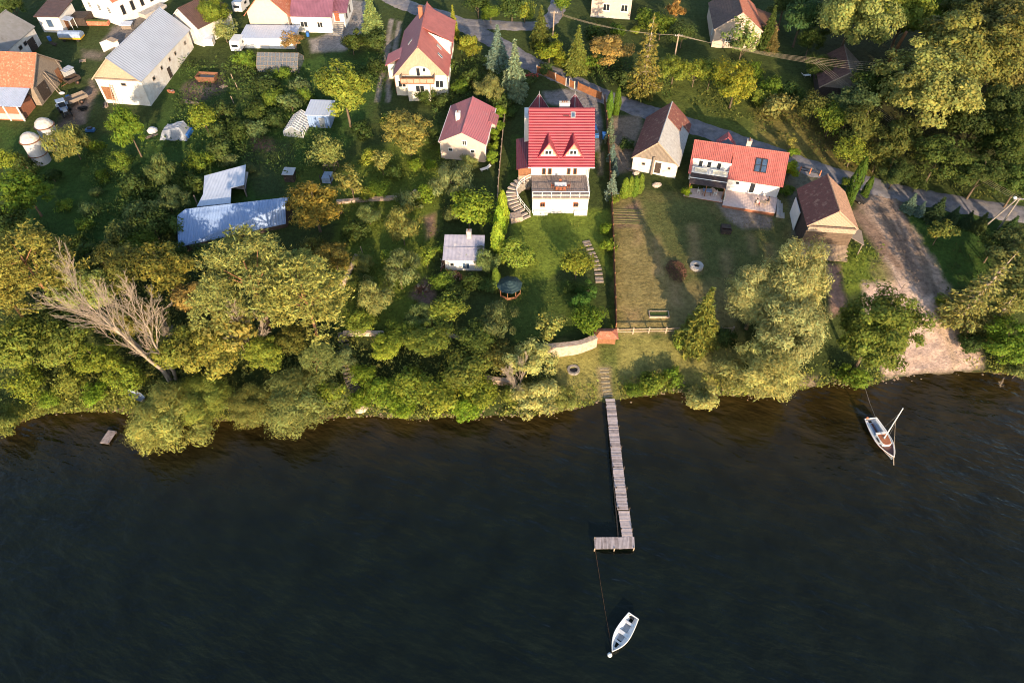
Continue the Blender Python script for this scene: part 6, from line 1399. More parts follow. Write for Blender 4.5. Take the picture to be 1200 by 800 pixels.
steps('bank_stairs', 'old timber stairs descending the overgrown bank to the water', [(402,392),(405,420),(410,445),(419,462)], 1.4, wood_grey, 17, dz_=.30)
steps('raised_rows', 'narrow planted bed rows at the head of the dry lawn', [(735,246),(736,262)], 5.2, MATS['bed_soil'], 7, cat='garden bed', dz_=.03)
steps('stepping_slabs', 'worn stone slabs leading down to the jetty', [(708,432),(710,450),(713,464)], 1.2, mat('slab_stone',(.26,.22,.15),.9,.2,3,.04,6), 8, dz_=-.02)
# small hip-roofed hut at the board fence end
q = G(709,404); r = thing('tool_shed', 'low shed with a brown hipped tile roof between stone wall and board fence', 'shed', q+Vector((0,.8,0)))
mb = MB(); mb.box((0,.0,.6),(2.8,1.4,1.8),wood_brown); mb.build('wall', r)
mb = MB(); a,b,h0,h1 = 1.75,1.05,1.45,2.0; mb.add([(-a,-b,h0),(a,-b,h0),(a,b,h0),(-a,b,h0),(-.8,0,h1),(.8,0,h1)],[(0,1,5,4),(1,2,5),(2,3,4,5),(3,0,4),(3,2,1,0)],clay_tile); mb.build('roof', r)
# ================================================================ garden things
def ring(name, label, px, py, r0, r1, hgt, m, n=14, cat='fire pit'):
    q = G(px,py); mb = MB(); rnd = random.Random(n)
    for k in range(n): a = 2*math.pi*k/n; mb.box(((r0+r1)/2*math.cos(a),(r0+r1)/2*math.sin(a),hgt/2-.05),(r1-r0,2*math.pi*r1/n*.92,hgt*rnd.uniform(.85,1.1)),m,a)
    mb.lathe([(r0,-.1),(r0,.06)],dark_paint,(0,0,0),n); o = mb.build(name); o.location = q; return tag(o,label,cat)
ring('fire_pit', 'round pale concrete fire pit ring on the dry lawn', 816,313, .45,1.0,.5, concrete, 20)
ring('campfire_ring', 'ring of dark field stones on the shore grass near the stone wall', 672,434, .55,.85,.35, grey_stone, 11)
q = G(792,318); rnd = random.Random(4); mb = MB()
for i in range(420):
    a = rnd.uniform(0,6.28); u_ = rnd.random(); rr = 1.9*math.sqrt(rnd.random()); zz = max(.05,(1.5*(1-rr/2.0))*rnd.random()+.1); p = Vector((rr*math.cos(a)*.8,rr*math.sin(a)*1.3,zz)); d = Vector((rnd.gauss(0,1),rnd.gauss(0,1),rnd.gauss(0,.5))).normalized()*rnd.uniform(.3,.9)
    mb.tube([p-d/2,p+d/2],rnd.uniform(.012,.035),twig_brown,4,cap=False)
o = mb.build('brush_pile'); o.location = q; tag(o,'big heap of dry brown branches on the lawn beside the concrete ring','brush pile')
q = G(850,271); r = thing('compost_box', 'low dark square compost box on the lawn below the coral house terrace', 'compost box', q, R(-5)); mb = MB()
for s_ in (-1,1): mb.box((s_*.75,0,.35),(.08,1.3,.9),wood_dark); mb.box((0,s_*.65,.35),(1.42,.08,.9),wood_dark)
mb.box((0,0,.2),(1.40,1.2,.6),twig_brown); mb.build('bin', r); mb = MB(); mb.box((0,.2,.86),(1.5,1.1,.05),wood_dark); mb.build('lid', r)
q = G(772,369); r = thing('raised_bed', 'pale rectangular wooden frame around a green bed on the dry lawn', 'raised bed', q); mb = MB()
for s_ in (-1,1): mb.box((0,s_*.55,.12),(2.9,.12,.35),wood_pale); mb.box((s_*1.4,0,.12),(.12,.98,.35),wood_pale)
mb.build('frame', r); mb = MB(); mb.box((0,0,.05),(2.66,.96,.3),mat('bed_green',(.06,.09,.02),.95,.3,6,.05,12)); mb.build('bed', r)
def chair(root_name, label, loc, rz, m, cat='chair', group=None):
    r = thing(root_name, label, cat, loc, rz, group); mb = MB(); mb.box((0,0,.45),(.46,.46,.05),m); mb.build('seat', r)
    mb = MB(); mb.box((0,.22,.72),(.46,.05,.5),m); mb.build('backrest', r)
    for sx_ in (-.2,.2):
        for sy_ in (-.2,.2): mb = MB(); mb.box((sx_,sy_,.21),(.05,.05,.43),m); mb.build('leg', r)
    return r
def table(label, loc, rz, L_, Wd_, mt, ml, cat='table'):
    r = thing('garden_table', label, cat, loc, rz); mb = MB(); mb.box((0,0,.74),(L_,Wd_,.05),mt); mb.build('tabletop', r)
    for sx_ in (-1,1):
        for sy_ in (-1,1): mb = MB(); mb.box((sx_*(L_/2-.1),sy_*(Wd_/2-.1),.36),(.07,.07,.71),ml); mb.build('leg', r)
    return r
tz = 8.27; tb = Vector((*onz(657,216,tz+.7),tz)); table('white topped dining table on the wooden terrace of the white house', tb, 0, 1.9, 1.0, white_paint, wood_brown)
gC = 'chairs round the terrace table of the white house'
for k, (dx, dy, rz, lb) in enumerate([(-.6,-.85,math.pi,'brown wooden chair at the lake side of the white table, stair end'),(0,-.9,math.pi,'brown wooden chair at the middle of the lake side of the white table'),(.6,-.85,math.pi,'brown wooden chair at the lake side of the white table, far from the stairs'),(-1.3,0,math.pi/2,'brown wooden chair at the stair end of the white table'),(1.3,0,-math.pi/2,'brown wooden chair at the end of the white table away from the stairs'),(0,.85,0,'brown wooden chair between the white table and the house wall')]): chair('dining_chair', lb, tb+Vector((dx,dy,0)), rz, wood_red, group=gC)
def seated(label, loc, rz, top, legs):
    """one continuous seated body grown from a skeleton; hair a child"""
    V = [(0,0,.50),(0,.02,.75),(0,.03,.98),(0,.02,1.09),(0,-.01,1.24),(-.17,.03,.97),(-.23,-.05,.72),(-.16,-.28,.70),(.17,.03,.97),(.23,-.05,.72),(.16,-.28,.70),(-.10,-.05,.50),(-.12,-.46,.50),(-.12,-.48,.10),(-.12,-.62,.05),(.10,-.05,.50),(.12,-.46,.50),(.12,-.48,.10),(.12,-.62,.05),(-.12,-.38,.72),(.12,-.38,.72)]
    Ed = [(0,1),(1,2),(2,3),(3,4),(2,5),(5,6),(6,7),(7,19),(2,8),(8,9),(9,10),(10,20),(0,11),(11,12),(12,13),(13,14),(0,15),(15,16),(16,17),(17,18)]
    Rr = [.15,.15,.15,.055,.105,.065,.05,.04,.065,.05,.04,.10,.075,.05,.045,.10,.075,.05,.045,.035,.035]
    me = bpy.data.meshes.new('person'); me.from_pydata(V,Ed,[]); o = bpy.data.objects.new('tmp',me); COL.objects.link(o)
    sk = o.modifiers.new('skin','SKIN'); 
    for i, v in enumerate(me.skin_vertices[0].data): v.radius = (Rr[i],Rr[i]*(.8 if i in (1,2) else 1)); v.use_root = i == 0
    ss = o.modifiers.new('sub','SUBSURF'); ss.levels = 2; ss.render_levels = 2
    dg = bpy.context.evaluated_depsgraph_get(); me2 = bpy.data.meshes.new_from_object(o.evaluated_get(dg)); bpy.data.objects.remove(o)
    me2.name = 'person'
    for m in (top, legs, skin): me2.materials.append(m)
    for p in me2.polygons:
        c = p.center; p.material_index = 2 if c.z > 1.07 or c.y < -.30 and c.z > .62 or (c.z < .13) else (0 if c.z > .56 else 1); p.use_smooth = True
    if 'material_index' in me2.attributes: pass
    o = bpy.data.objects.new('person', me2); COL.objects.link(o); o.location = loc; o.rotation_euler = (0,0,rz); tag(o,label,'person')
    mb = MB(); mb.lathe([(.02,.13),(.09,.10),(.118,.03),(.112,-.04),(.10,-.09)], hair_dark, (0,.02,1.25), 12); mb.build('hair', o, smooth=True)
    return o
zt_ = CORAL.location.z+.07
p1 = Vector((*onz(886.5,238,zt_+.4),zt_)); p2 = Vector((*onz(900,236,zt_+.4),zt_)); tc_ = (p1+p2)/2+Vector((.0,-.35,0))
table('small wooden table between the two people on the coral house terrace', tc_, R(-14), 1.0,.8, wood_pale, wood_pale)
for p_, rz_, lb, lc, tp, lg in ((p1,R(90)+.1,'person in white top and red trousers seated at the terrace table','garden chair under the person in red trousers',cloth_white,cloth_red),(p2,R(-90)-.3,'person in dark clothes seated at the terrace table','garden chair under the person in dark clothes',cloth_dark,cloth_dark)):
    chair('garden_chair', lc, p_, rz_, wood_pale); seated(lb, p_+Vector((0,0,.0)), rz_, tp, lg)
t3 = Vector((*onz(829,223.5,zt_+.5),zt_-.15)); table('table with a pale blue cloth under the dark pergola', t3, R(-14), 1.5,.9, cloth_blue, wood_brown)
for k,(dx,lb) in enumerate([(-1.3,'white garden chair on the pergola terrace, nearest the old barn'),(1.3,'white garden chair on the pergola terrace, nearest the low wall')]): chair('garden_chair', lb, t3+Vector((dx,-dx*.25,0)), R(76 if k == 0 else -104), white_paint)
def lounger(label, px, py, rz, m):
    r = thing('sun_lounger', label, 'sun lounger', G(px,py), rz); mb = MB(); mb.box((0,-.3,.32),(.65,1.3,.06),m); mb.build('seat', r); mb = MB(); mb.slab([(-.325,.36,.35),(.325,.36,.35),(.325,.95,.72),(-.325,.95,.72)],.05,m); mb.build('backrest', r)
    for x in (-.28,.28):
        for y in (-.85,.3): mb = MB(); mb.box((x,y,.15),(.05,.05,.3),m); mb.build('leg', r)
lounger('white sun lounger alone on the shaded lawn under the wires', 944,90, R(100), white_paint)
lounger('white folding lounger by the pink house corner', 569,199, R(-60), white_paint)
# wood rack, wood pile, log, stacked boxes in the orchard
q = G(387,206); r = thing('wood_rack', 'dark wooden rack with slatted top and blue goods on the garden lawn', 'rack', q, R(-5)); mb = MB()
for x in (-.9,.9):
    for y in (-2.4,0,2.4): mb.box((x,y,.8),(.12,.12,1.9),wood_dark)
for k in range(7): mb.box((0,.3+.34*k,1.75),(2.1,.12,.06),wood_pale)
for x in (-.9,.9): mb.box((x,0,.9),(.06,4.8,.1),wood_dark)
mb.build('frame', r); mb = MB(); mb.box((0,-1.2,.5),(1.5,2.0,1.0),tarp_blue); mb.build('goods', r)
q = G(341,210); r = thing('smoker_box', 'small dark hut-like box with pale lid on the garden lawn', 'garden box', q, R(-4)); mb = MB(); mb.box((0,0,.7),(1.7,1.6,1.7),wood_dark); mb.build('body', r); mb = MB(); mb.slab([(-1.0,-.95,1.55),(1.0,-.95,1.55),(1.0,.95,1.75),(-1.0,.95,1.75)],.08,grey_paint); mb.build('lid', r)
def woodpile(label, px, py, w_, d_, h_, seed, rz=0):
    rnd = random.Random(seed); mb = MB(); n = int(w_*h_*26)
    for i in range(n):
        x = rnd.uniform(-w_/2,w_/2); z = rnd.random()**1.4*h_*(1-.5*(2*x/w_)**2); y = rnd.uniform(-d_/2,d_/2)*(1-z/h_*.5); a = rnd.gauss(0,.35)
        mb.tube([(x,y-.25,z),(x+.5*math.sin(a),y+.25,z+rnd.gauss(0,.08))], rnd.uniform(.05,.1), rnd.choice([wood_pale,wood_brown,twig_brown]), 5)
    o = mb.build('firewood_pile'); o.location = G(px,py); o.rotation_euler = (0,0,rz); return tag(o,label,'firewood')
woodpile('tumbled firewood heap along the front of the tin-roofed hut', 530,325, 3.0,1.4,1.1, 3); woodpile('firewood stacked at the side wall of the tin-roofed hut', 521,312, 1.1,2.6,1.3, 4); woodpile('reddish wood heap on the grass below the willow shrub', 494,340, 2.2,1.6,.8, 5)
woodpile('heap of brown garden waste on the bank above the stairs', 445,397, 2.2,1.2,.7, 6); woodpile('firewood heap by the low wall behind the fallen log', 396,250, 1.4,1.4,.8, 8)
q = G(400,339); e = G(420,308); e.z += 1.6; mb = MB(); mb.tube([q-q+Vector((0,0,.2)), (e-q)*.5+Vector((.05,0,.1)), e-q], [.42,.40,.36], bark_pale, 10); o = mb.build('fallen_log', smooth=True); o.location = q; tag(o,'thick pale fallen log leaning up the bank beside the big pines','log')
for px,py,lb in ((274,95,'white post by the brush at the allotment fence, top of three'),(279,105,'white post in the middle of the allotment fence'),(274,121,'white post at the low end of the allotment fence'),(425,297,'white stake in the orchard grass'),(500,308,'thin white stake beside the hut')):
    p = G(px,py); mb = MB(); mb.box((0,0,.6),(.11,.11,1.8),wood_pale); o = mb.build('fence_post'); o.location = p; o.rotation_euler = (R(3),R(-4),0); tag(o,lb,'post',group='white posts in the gardens')
# ================================================================ farmyard
def tyre(mb, c, r_, w_, rim): 
    c = Vector(c); mb.lathe  # tyre as a lathe about x
def wheel(root, c, r_, w_, rimm):
    mb = MB(); prof_ = [(r_*.55,-w_/2),(r_*.92,-w_/2),(r_,-w_*.3),(r_,w_*.3),(r_*.92,w_/2),(r_*.55,w_/2)]; n = 18; vs = []; fs = []
    for rr, x in prof_:
        for k in range(n): vs.append((c[0]+x, c[1]+rr*math.cos(2*math.pi*k/n), c[2]+rr*math.sin(2*math.pi*k/n)))
    for i in range(len(prof_)-1):
        for k in range(n): fs.append((i*n+k,i*n+(k+1)%n,(i+1)*n+(k+1)%n,(i+1)*n+k))
    mb.add(vs,fs,black_rubber); w = mb.build('wheel', root, smooth=False); mb = MB(); mb.disc(c,'x',r_*.55,w_*.8,rimm,14); mb.disc(c,'x',r_*.15,w_*1.05,steel,8); mb.build('rim', w)
q = G(78,133); r = thing('tractor', 'old blue-grey tractor with square cab parked by the brick barn', 'tractor', q, R(35))
mb = MB(); mb.box((0,-1.1,1.0),(.75,1.7,.7),grey_paint); mb.box((0,-1.98,.95),(.7,.08,.6),dark_paint); mb.box((0,.3,.8),(.7,1.6,.5),dark_paint); mb.build('bonnet', r, bevel=.05)
mb = MB()
for x in (-.62,.62):
    for y in (-.2,1.0): mb.box((x,y,1.65),(.08,.08,1.5),blue_metal)
mb.box((0,.4,1.1),(1.25,1.2,.5),blue_metal); mb.box((0,.4,2.43),(1.5,1.5,.1),tarp_blue); cb = mb.build('cab', r)
mb = MB(); 
for x in (-.62,.62): mb.box((x,.4,1.9),(.02,1.1,.9),glass_dark)
mb.box((0,-.22,1.9),(1.16,.02,.9),glass_dark); mb.box((0,1.02,1.9),(1.16,.02,.9),glass_dark); mb.build('pane', cb)
for x in (-.85,.85): wheel(r,(x,.75,.72),.72,.42,terracotta); wheel(r,(x*.85,-1.5,.42),.42,.26,terracotta); mb = MB(); mb.box((x,.75,1.5),(.45,1.1,.06),grey_paint); mb.build('mudguard', r)
def trailer(label, px, py, rz, m, Lt=3.4, Wt=1.9, load=None):
    r = thing('farm_trailer', label, 'trailer', G(px,py), rz); mb = MB(); mb.box((0,0,.75),(Wt,Lt,.12),m)
    for s_ in (-1,1): mb.box((s_*Wt/2,0,1.05),(.07,Lt,.55),m); mb.box((0,s_*Lt/2,1.05),(Wt-.08,.07,.55),m)
    mb.build('bed', r); mb = MB(); mb.tube([(0,-Lt/2,.6),(0,-Lt/2-1.2,.5)],.06,rust,6); mb.build('drawbar', r)
    for x in (-1,1): wheel(r,(x*(Wt/2+.12),.2,.4),.4,.24,rust)
    if load: mb = MB(); mb.box((0,.1,1.05),(Wt*.8,Lt*.7,.5),load); mb.build('load', r, bevel=.08)
    return r
trailer('flat grey farm trailer hitched behind the tractor', 92,120, R(-40), wood_grey, 3.6, 1.9)
trailer('dark slatted trailer standing by the barn gable boards', 87,98, R(-32), wood_dark, 2.6, 1.7)
q = G(84,92); r = thing('machine_box', 'grey box-shaped farm machine with pale lid at the barn gable', 'farm machine', q, R(-30)); mb = MB(); mb.box((0,0,1.1),(1.5,1.8,1.3),grey_paint); mb.build('body', r, bevel=.05); mb = MB(); mb.slab([(-.85,-1,1.9),(.85,-1,1.9),(.85,1,2.1),(-.85,1,2.1)],.08,pale_metal); mb.build('lid', r)
for x in (-.8,.8): wheel(r,(x,.2,.4),.4,.2,rust)
for px,py,lb,m in ((73,110,'crumpled white sack against the barn gable',cloth_white),(80,114,'bright blue plastic sheet on the trailer edge',blue_plastic)):
    mb = MB(); rnd = random.Random(px); mb.lathe([(.5,0),(.6,.2),(.4,.55),(.1,.7)],m,(0,0,0),9); o = mb.build('sack'); o.location = G(px,py,.9 if px == 80 else .0); o.scale = (1,.7,.6); tag(o,lb,'sack')
for px,py,lb,dx in ((50,181,'front white cylindrical silo with a domed wrinkled top',0),(66,164,'white cylindrical silo behind the front one',1)):
    q = G(px,py+8); r = thing('silo', lb, 'silo', q); mb = MB(); mb.lathe([(1.45,-.4),(1.45,4.3)],mat('silo_white',(.42,.43,.47),.5,.06,1.5,dirt=((.42,.38,.34),.8,.6)),(0,0,0),22); mb.build('body', r, smooth=False)
    mb = MB(); mb.lathe([(1.55,4.25),(1.5,4.4),(1.2,5.0),(.7,5.4),(.4,5.5)],mat('silo_dome',(.55,.52,.48),.7,.15,1.5,.15,2.0,col2=(.38,.33,.29)),(0,0,0),22); mb.build('dome', r)
    mb = MB(); mb.lathe([(1.6,4.18),(1.70,4.22),(1.70,4.30),(1.6,4.34)],rust,(0,0,0),22); mb.lathe([(1.57,1.6),(1.60,1.62),(1.60,1.68),(1.57,1.7)],rust,(0,0,0),22); mb.build('band', r)
q = G(86,47); r = thing('covered_wagon', 'farm wagon under a blue tarpaulin with yellow bottom edge', 'wagon', q, R(-2)); mb = MB(); mb.box((0,0,.7),(4.6,1.9,.35),yellow_paint); mb.build('bed', r)
mb = MB(); P = [(-.98,.85),(.98,.85),(.92,1.5),(.3,1.85),(-.3,1.85),(-.92,1.5)]; mb.add([(x,y,z) for x in (-2.35,2.35) for y,z in P],[(5,4,3,2,1,0),(6,7,8,9,10,11)]+[(i,(i+1)%6,6+(i+1)%6,6+i) for i in range(6)],tarp_blue); mb.build('tarpaulin', r, bevel=.08)
for y in (-.8,.8):
    for x in (-1.5,1.5): mb = MB(); mb.tube([(x,y-.1,.35),(x,y+.1,.35)],.36,black_rubber,14); mb.build('wheel', r)
q = G(207,158); r = thing('covered_heap', 'boxy heap wrapped in silver and blue tarpaulin in the garden', 'tarpaulin heap', q, R(-3))
rnd = random.Random(3); mb = MB(); n = 12; vs = []; fs = []
for j in range(n+1):
    for i in range(n+1):
        x = (i/n-.5)*4.8; y = (j/n-.5)*3.4; e_ = min(1,min(i,n-i)/1.6)*min(1,min(j,n-j)/1.6); vs.append((x*(1+.05*(1-e_)),y*(1+.06*(1-e_)),(1.9+.35*math.sin(x*1.1)+rnd.uniform(-.12,.12))*e_-.1))
for j in range(n):
    for i in range(n): a = j*(n+1)+i; fs.append((a,a+1,a+n+2,a+n+1))
mb.add(vs,fs,tarp_silver); mb.build('tarpaulin', r); mb = MB(); mb.box((2.3,.2,.35),(.8,2.4,.8),blue_plastic); mb.build('blue_sheet', r, bevel=.1)
mb = MB(); mb.lathe([(.9,0),(.95,.3),(.5,.7),(.1,.8)],cloth_white,(0,0,0),9); o = mb.build('white_heap'); o.location = G(179,154); tag(o,'small white plastic wrapped heap beside the tarpaulin heap','heap')
q = G(244,94); r = thing('skip_container', 'rusty open skip container on bare earth in the farmyard', 'skip', q, R(-5)); mb = MB(); a,b,h_ = 1.7,.95,1.1
mb.add([(-a,-b,0),(a,-b,0),(a,b,0),(-a,b,0),(-a-.25,-b-.1,h_),(a+.25,-b-.1,h_),(a+.25,b+.1,h_),(-a-.25,b+.1,h_)],[(0,1,5,4),(1,2,6,5),(2,3,7,6),(3,0,4,7),(0,3,2,1)],rust)
for p_,q_ in (((-a-.25,-b-.1,h_),(a+.25,-b-.1,h_)),((a+.25,-b-.1,h_),(a+.25,b+.1,h_)),((a+.25,b+.1,h_),(-a-.25,b+.1,h_)),((-a-.25,b+.1,h_),(-a-.25,-b-.1,h_))): mb.tube([p_,q_],.06,rust,6)
mb.build('bin', r); mb = MB(); mb.box((0,0,.45),(2*a+.05,2*b,.3),grey_stone); mb.build('load', r)
def caravan(label, px, py, rz, Lc, roofm, cat='caravan'):
    r = thing('caravan', label, cat, G(px,py), rz); P = [(-Lc/2,.45),(Lc/2,.45),(Lc/2+.12,1.3),(Lc/2-.1,2.25),(-Lc/2+.2,2.35),(-Lc/2-.05,1.2)]; mb = MB(); n = 6
    mb.add([(s_*1.05,x,z) for s_ in (-1,1) for x,z in P],[tuple(range(n)),tuple(range(2*n-1,n-1,-1))]+[(i,n+i,n+(i+1)%n,(i+1)%n) for i in range(n)],white_grp); mb.build('body', r, bevel=.08)
    mb = MB(); mb.box((0,-Lc/2-.04,1.55),(1.3,.06,.5),glass_dark); mb.build('front_pane', r); mb = MB(); mb.box((1.06,.3,1.6),(.04,1.1,.5),glass_dark); mb.build('side_pane', r); mb = MB(); mb.box((0,0,2.40),(1.9,Lc*.85,.06),roofm); mb.build('roof', r)
    for x in (-1,1): wheel(r,(x*.98,0,.32),.32,.2,steel)
caravan('white caravan with a dark front pane beside the long garage', 281,58, R(-4), 3.6, white_grp); caravan('white camper with a blue roof and orange crate at the plaster house', 284,12, R(-8), 4.2, tarp_blue)
q = G(247,52); r = thing('white_hut', 'tiny white box hut on the grass behind the long barn', 'hut', q); mb = MB(); mb.box((0,0,.6),(1.6,1.4,1.6),white_plaster); mb.build('wall', r); mb = MB(); mb.slab([(-.95,-.85,1.4),(.95,-.85,1.4),(.95,.85,1.6),(-.95,.85,1.6)],.08,white_metal); mb.build('roof', r)
mb = MB(); q = G(112,29); mb.box((0,0,.3),(6.2,.9,1.0),clay_tile); mb.box((0,0,.85),(6.0,.7,.12),mat('planting',(.09,.12,.03),.9,.4,6,.05,10)); o = mb.build('flower_bed', bevel=.04); o.location = q; o.rotation_euler = (0,0,R(-3)); tag(o,'long raised orange brick flower bed in front of the white house','flower bed')
q = G(150,33); mb = MB(); mb.slab([(-1.2,-.8,.9),(1.2,-.8,.9),(1.2,.8,1.1),(-1.2,.8,1.1)],.12,white_metal); mb.box((0,0,.3),(2.1,1.3,1.1),wood_grey); o = mb.build('hatch_box'); o.location = q; tag(o,'low box with a pale sheet lid at the farm track','box')
# cars and bins
def car(label, px, py, rz, body):
    r = thing('parked_car', label, 'car', G(px,py), rz); mb = MB()
    P = [(-2.05,.35),(2.0,.35),(2.1,.6),(2.05,.85),(1.2,.95),(.55,1.42),(-.9,1.45),(-1.7,1.0),(-2.1,.9)]; n = len(P); ws = [.84,.84,.86,.84,.84,.66,.66,.80,.82]
    mb.add([(s_*w_,y,z) for s_ in (-1,1) for (y,z),w_ in zip(P,ws)],[tuple(range(n))[::-1],tuple(range(n,2*n))]+[(i,(i+1)%n,n+(i+1)%n,n+i) for i in range(n)],body); mb.build('body', r, bevel=.06)
    mb = MB(); mb.slab([(-.60,.62,1.38),(.60,.62,1.38),(.74,1.16,1.0),(-.74,1.16,1.0)][::-1],.03,glass_dark); mb.slab([(-.6,-.98,1.40),(.6,-.98,1.40),(.72,-1.6,1.06),(-.72,-1.6,1.06)],.03,glass_dark)
    for s_ in (-1,1): mb.add([(s_*.80,.95,.99),(s_*.80,-1.35,1.03),(s_*.695,-.85,1.38),(s_*.695,.48,1.36)],[(0,1,2,3)],glass_dark)
    mb.build('windscreen', r)
    for x in (-.78,.78):
        for y in (-1.3,1.3): wheel(r,(x,y,.32),.32,.2,steel)
        mb = MB(); mb.box((x*.8,2.06,.7),(.3,.1,.14),white_paint); mb.build('headlight', r)
car('black car parked beside the leaning thuja at the weathered barn', 1001,233, R(42), dark_paint)
car('blue car in the drive between the white house and the board fence', 694.5,157, R(3), blue_paint)
q = G(707.5,163); r = thing('waste_bin', 'blue wheeled waste bin against the brown board fence', 'waste bin', q); mb = MB(); mb.add([(-.25,-.3,.1),(.25,-.3,.1),(.25,.3,.1),(-.25,.3,.1),(-.33,-.4,1.1),(.33,-.4,1.1),(.33,.4,1.1),(-.33,.4,1.1)],[(3,2,1,0),(0,1,5,4),(1,2,6,5),(2,3,7,6),(3,0,4,7),(4,5,6,7)],blue_plastic); mb.build('bin', r); mb = MB(); mb.slab([(-.36,-.44,1.13),(.36,-.44,1.13),(.36,.44,1.22),(-.36,.44,1.22)],.05,blue_plastic); mb.build('lid', r)
for x in (-.25,.25): mb = MB(); mb.disc((x,.36,.13),'x',.13,.06,black_rubber,10); mb.build('wheel', r)
mb = MB(); q = G(384,43); mb.lathe([(.3,0),(.36,.5),(.33,.9)],blue_plastic,(0,0,0),12); o = mb.build('water_barrel'); o.location = G(361,43); tag(o,'blue plastic water barrel at the plaster house corner','barrel')
mb = MB(); mb.lathe([(.3,0),(.36,.5),(.33,.9)],blue_plastic,(0,0,0),12); o = mb.build('water_barrel'); o.location = G(59,48); tag(o,'blue plastic water barrel beside the outhouse wall','barrel')
mb = MB(); mb.box((0,0,.45),(1.6,.9,.5),blue_paint); mb.box((0,.1,.8),(.8,.7,.3),dark_paint); o = mb.build('garden_tractor', bevel=.08); o.location = G(107,155); tag(o,'small dark garden cart on the grass beside the silos','cart')
# ================================================================ telegraph poles and wires
def pole(label, px, py, tx, ty, r_, lean=None, m=wood_grey, arms=True):
    b = G(px,py); z = 8.0
    # height so that the top stands over the foot
    z = zat(b.y, ty)-b.z
    r = thing('telegraph_pole', label, 'telegraph pole', b); mb = MB(); mb.tube([(0,0,-.8),(0,0,z)],[r_*1.15,r_*.8],m,8); mb.build('pole', r)
    if arms:
        mb = MB(); mb.box((0,0,z-.4),(1.5,.10,.10),wood_grey); mb.build('crossarm', r)
        for x in (-.65,-.25,.25,.65): mb = MB(); mb.lathe([(.05,0),(.06,.12),(.03,.2)],white_grp,(x,0,z-.35),8); mb.build('insulator', r)
    return b+Vector((0,0,z))
tp1 = pole('pale telegraph pole in the hedge above the lane', 789,76,797,40,.14, m=wood_pale)
tp0 = pole('telegraph pole beside the driveway of the top house', 648,45,649.5,13,.14, m=wood_pale)
b1 = G(1148,269); b2 = G(1168,271); top = Vector((b2.x+.3,b2.y+.2,zat(b2.y,233)))
r = thing('double_pole', 'double telegraph pole of two legs meeting at a lamp beside the lane', 'telegraph pole', b2)
for b in (b1,b2): mb = MB(); mb.tube([b-b2-Vector((0,0,.6)), top-b2+Vector(((b.x-b2.x)*.12,0,0))],[.15,.11],grey_stone,8); mb.build('leg', r)
mb = MB(); mb.box(top-b2+Vector((0,0,-.2)),(1.8,.12,.12),steel); mb.build('crossarm', r)
mb = MB(); mb.lathe([(.10,.0),(.28,.1),(.22,.3),(.08,.36)],white_grp,top-b2+Vector((-.8,0,-.1)),10); mb.build('street_light', r)
gwire = mat('wire_pale',(.42,.34,.25),.6,.1,2); 
far = Vector((108,150,T(108,150)+9)); 
def wire(a, b, sag, lb, k):
    mb = MB(); mb.tube([a.lerp(b,t_/14)-Vector((0,0,sag*4*(t_/14)*(1-t_/14))) for t_ in range(15)], 0.012, gwire, 4, cap=False); tag(mb.build('power_line'), lb, 'power line', group=k)
e1 = Vector((*onz(1040,77,17.0),17.0))
for k in range(5): wire(tp1+Vector((-.7+.35*k,0,-.25)), e1+Vector((-.2,.9-.75*k*.6,-.2*k)), .9, 'pale wire running from the hedge pole over the shaded lawn into the wood', 'wires from the hedge pole to the wood')
for k in range(3): wire(tp0+Vector((-.5+.5*k,0,-.25)), tp1+Vector((-.5+.5*k,0,-.25)), 1.0, 'wire between the driveway pole and the hedge pole', 'wires between the two upper poles')
e2 = Vector((*onz(1115,190,13.0),13.0))
for k in range(4): wire(top+Vector((-.8+.5*k,0,-.2)), top+Vector((-22+.5*k,38,3)), 1.2, 'thin wire rising from the double pole towards the wood', 'wires at the double pole')
mb = MB()
q = G(622,92); rnd = random.Random(8)
for k in range(60): mb.lathe([(.02,0),(.14,.12),(.02,.2)], red_paint, (rnd.uniform(-1.4,1.4),rnd.uniform(-.7,.7),.35+rnd.random()*.35), 5)
o = mb.build('flower_clump'); o.location = q; tag(o,'clump of deep red flowers beside the lane fence','flowers')
# thin stay pole lying across the sandy track
mb = MB(); a = G(1040,300); mb.tube([(0,0,-.2),(.1,0,.9)],.07,wood_grey,6); o = mb.build('track_post'); o.location = G(1057,338); tag(o,'short leaning post at the end of the sandy track','post')
q = G(1108,356); r = thing('upturned_boat', 'dark overturned dinghy lying behind the beach', 'dinghy', q, R(70)); mb, hb, L0, R0 = hull(2.6,1.2,.45,.1,.7,m=dark_paint,mi=dark_paint); o = mb.build('hull', r, smooth=True); o.rotation_euler = (math.pi,0,0); o.location = (0,0,.55); mb = MB(); mb.box((0,0,.58),(.05,2.2,.06),wood_grey); mb.build('keel', r)
q = G(160,465); r = thing('beached_dinghy', 'pale blue dinghy pulled up under the shore shrubs', 'dinghy', q, R(60)); mb, hb, L0, R0 = hull(3.0,1.2,.45,.1,.7,m=white_grp,mi=blue_sheet); mb.build('hull', r, smooth=True); mb = MB(); mb.box((0,-.2,.35),(.95,.25,.04),wood_grey); mb.build('thwart', r)

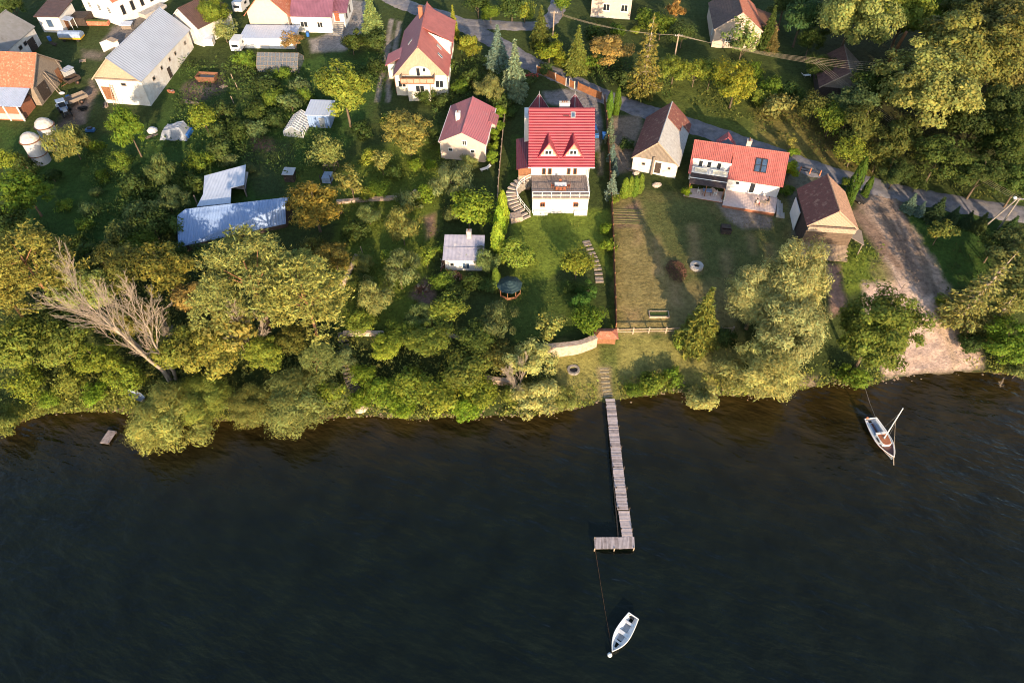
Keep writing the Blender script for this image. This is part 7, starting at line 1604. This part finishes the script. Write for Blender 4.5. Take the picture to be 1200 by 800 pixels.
# ================================================================ yard clutter
def planks_pile(label, px, py, rz, n, L_, m, seed):
    rnd = random.Random(seed); mb = MB()
    for i in range(n): mb.box((rnd.uniform(-.35,.35),rnd.uniform(-.3,.3),.06+.07*(i//4)),(.18,L_*rnd.uniform(.7,1),.05),m,rnd.gauss(0,.09))
    o = mb.build('plank_pile'); o.location = G(px,py); o.rotation_euler = (0,0,rz); tag(o,label,'timber')
planks_pile('loose heap of weathered planks below the bare yard earth', 226,121, R(70), 14, 3.2, wood_grey, 1)
planks_pile('pile of pale planks by the long barn door', 124,124, R(20), 9, 2.4, wood_pale, 2)
planks_pile('dark planks lying beside the outhouse wall', 63,52, R(60), 8, 2.2, wood_dark, 3)
planks_pile('grey boards beside the tarpaulin heap', 178,160, R(-50), 8, 2.0, wood_grey, 4)
planks_pile('timber offcuts along the old barn wall', 741,200, R(60), 8, 1.8, wood_grey, 5)
planks_pile('boards laid out at the foot of the weathered barn ramp', 968,303, R(80), 8, 2.4, wood_pale, 6)
def tyre_pile(label, px, py, n):
    mb = MB(); rnd = random.Random(n)
    for i in range(n):
        c = Vector((rnd.uniform(-.8,.8),rnd.uniform(-.6,.6),.1+.2*(i % 3)))
        mb.tube([c+Vector((.3*math.cos(a),.3*math.sin(a),0)) for a in [k*2*math.pi/12 for k in range(13)]],.10,black_rubber,6,cap=False)
    o = mb.build('tyre_heap'); o.location = G(px,py); tag(o,label,'tyres')
tyre_pile('heap of old black tyres by the farm trailer', 100,128, 7)
def pallet(label, px, py, rz):
    mb = MB()
    for k in range(5): mb.box((0,-.5+.25*k,.14),(1.2,.14,.03),wood_pale)
    for x in (-.55,0,.55): mb.box((x,0,.06),(.09,1.1,.11),wood_pale)
    o = mb.build('pallet'); o.location = G(px,py); o.rotation_euler = (0,0,rz); tag(o,label,'pallet')
pallet('wooden pallet on the yard grass near the covered wagon', 97,72, R(20)); pallet('wooden pallet beside the skip container', 262,102, R(50))
mb = MB()
for i in range(16):
    rnd = random.Random(i); s_ = rnd.uniform(.2,.5); mb.box((rnd.uniform(-.55,.55),rnd.uniform(-.4,.4),s_*.4),(s_,s_*.8,s_*.7),rnd.choice([brick,brick,concrete,red_paint]),rnd.random()*3)
o = mb.build('brick_heap'); o.location = G(201,108); tag(o,'small heap of red bricks on the yard grass','bricks')
for px,py,lb,sz in ((755,166,'large grey boulder beside the sand heap at the old barn',.8),(745,203,'flat pale stone before the old barn wall',.7),(770,217,'pale stone slab group on the grass at the old barn corner',.9),(425,478,'flat grey rock at the water below the bank stairs',1.1),(733,170,'rounded sandy boulder by the spruces',.7)):
    mb = MB(); rnd = random.Random(px); pr_ = [(sz*.9,-.3),(sz*1.0,.1),(sz*.7,sz*.4),(sz*.25,sz*.55)]; mb.lathe(pr_,pale_stone,(0,0,0),9); o = mb.build('boulder'); 
    for v in o.data.vertices: v.co *= rnd.uniform(.82,1.12)
    o.location = G(px,py); o.scale = (1,.75,.8); o.rotation_euler = (0,0,px); tag(o,lb,'stone')
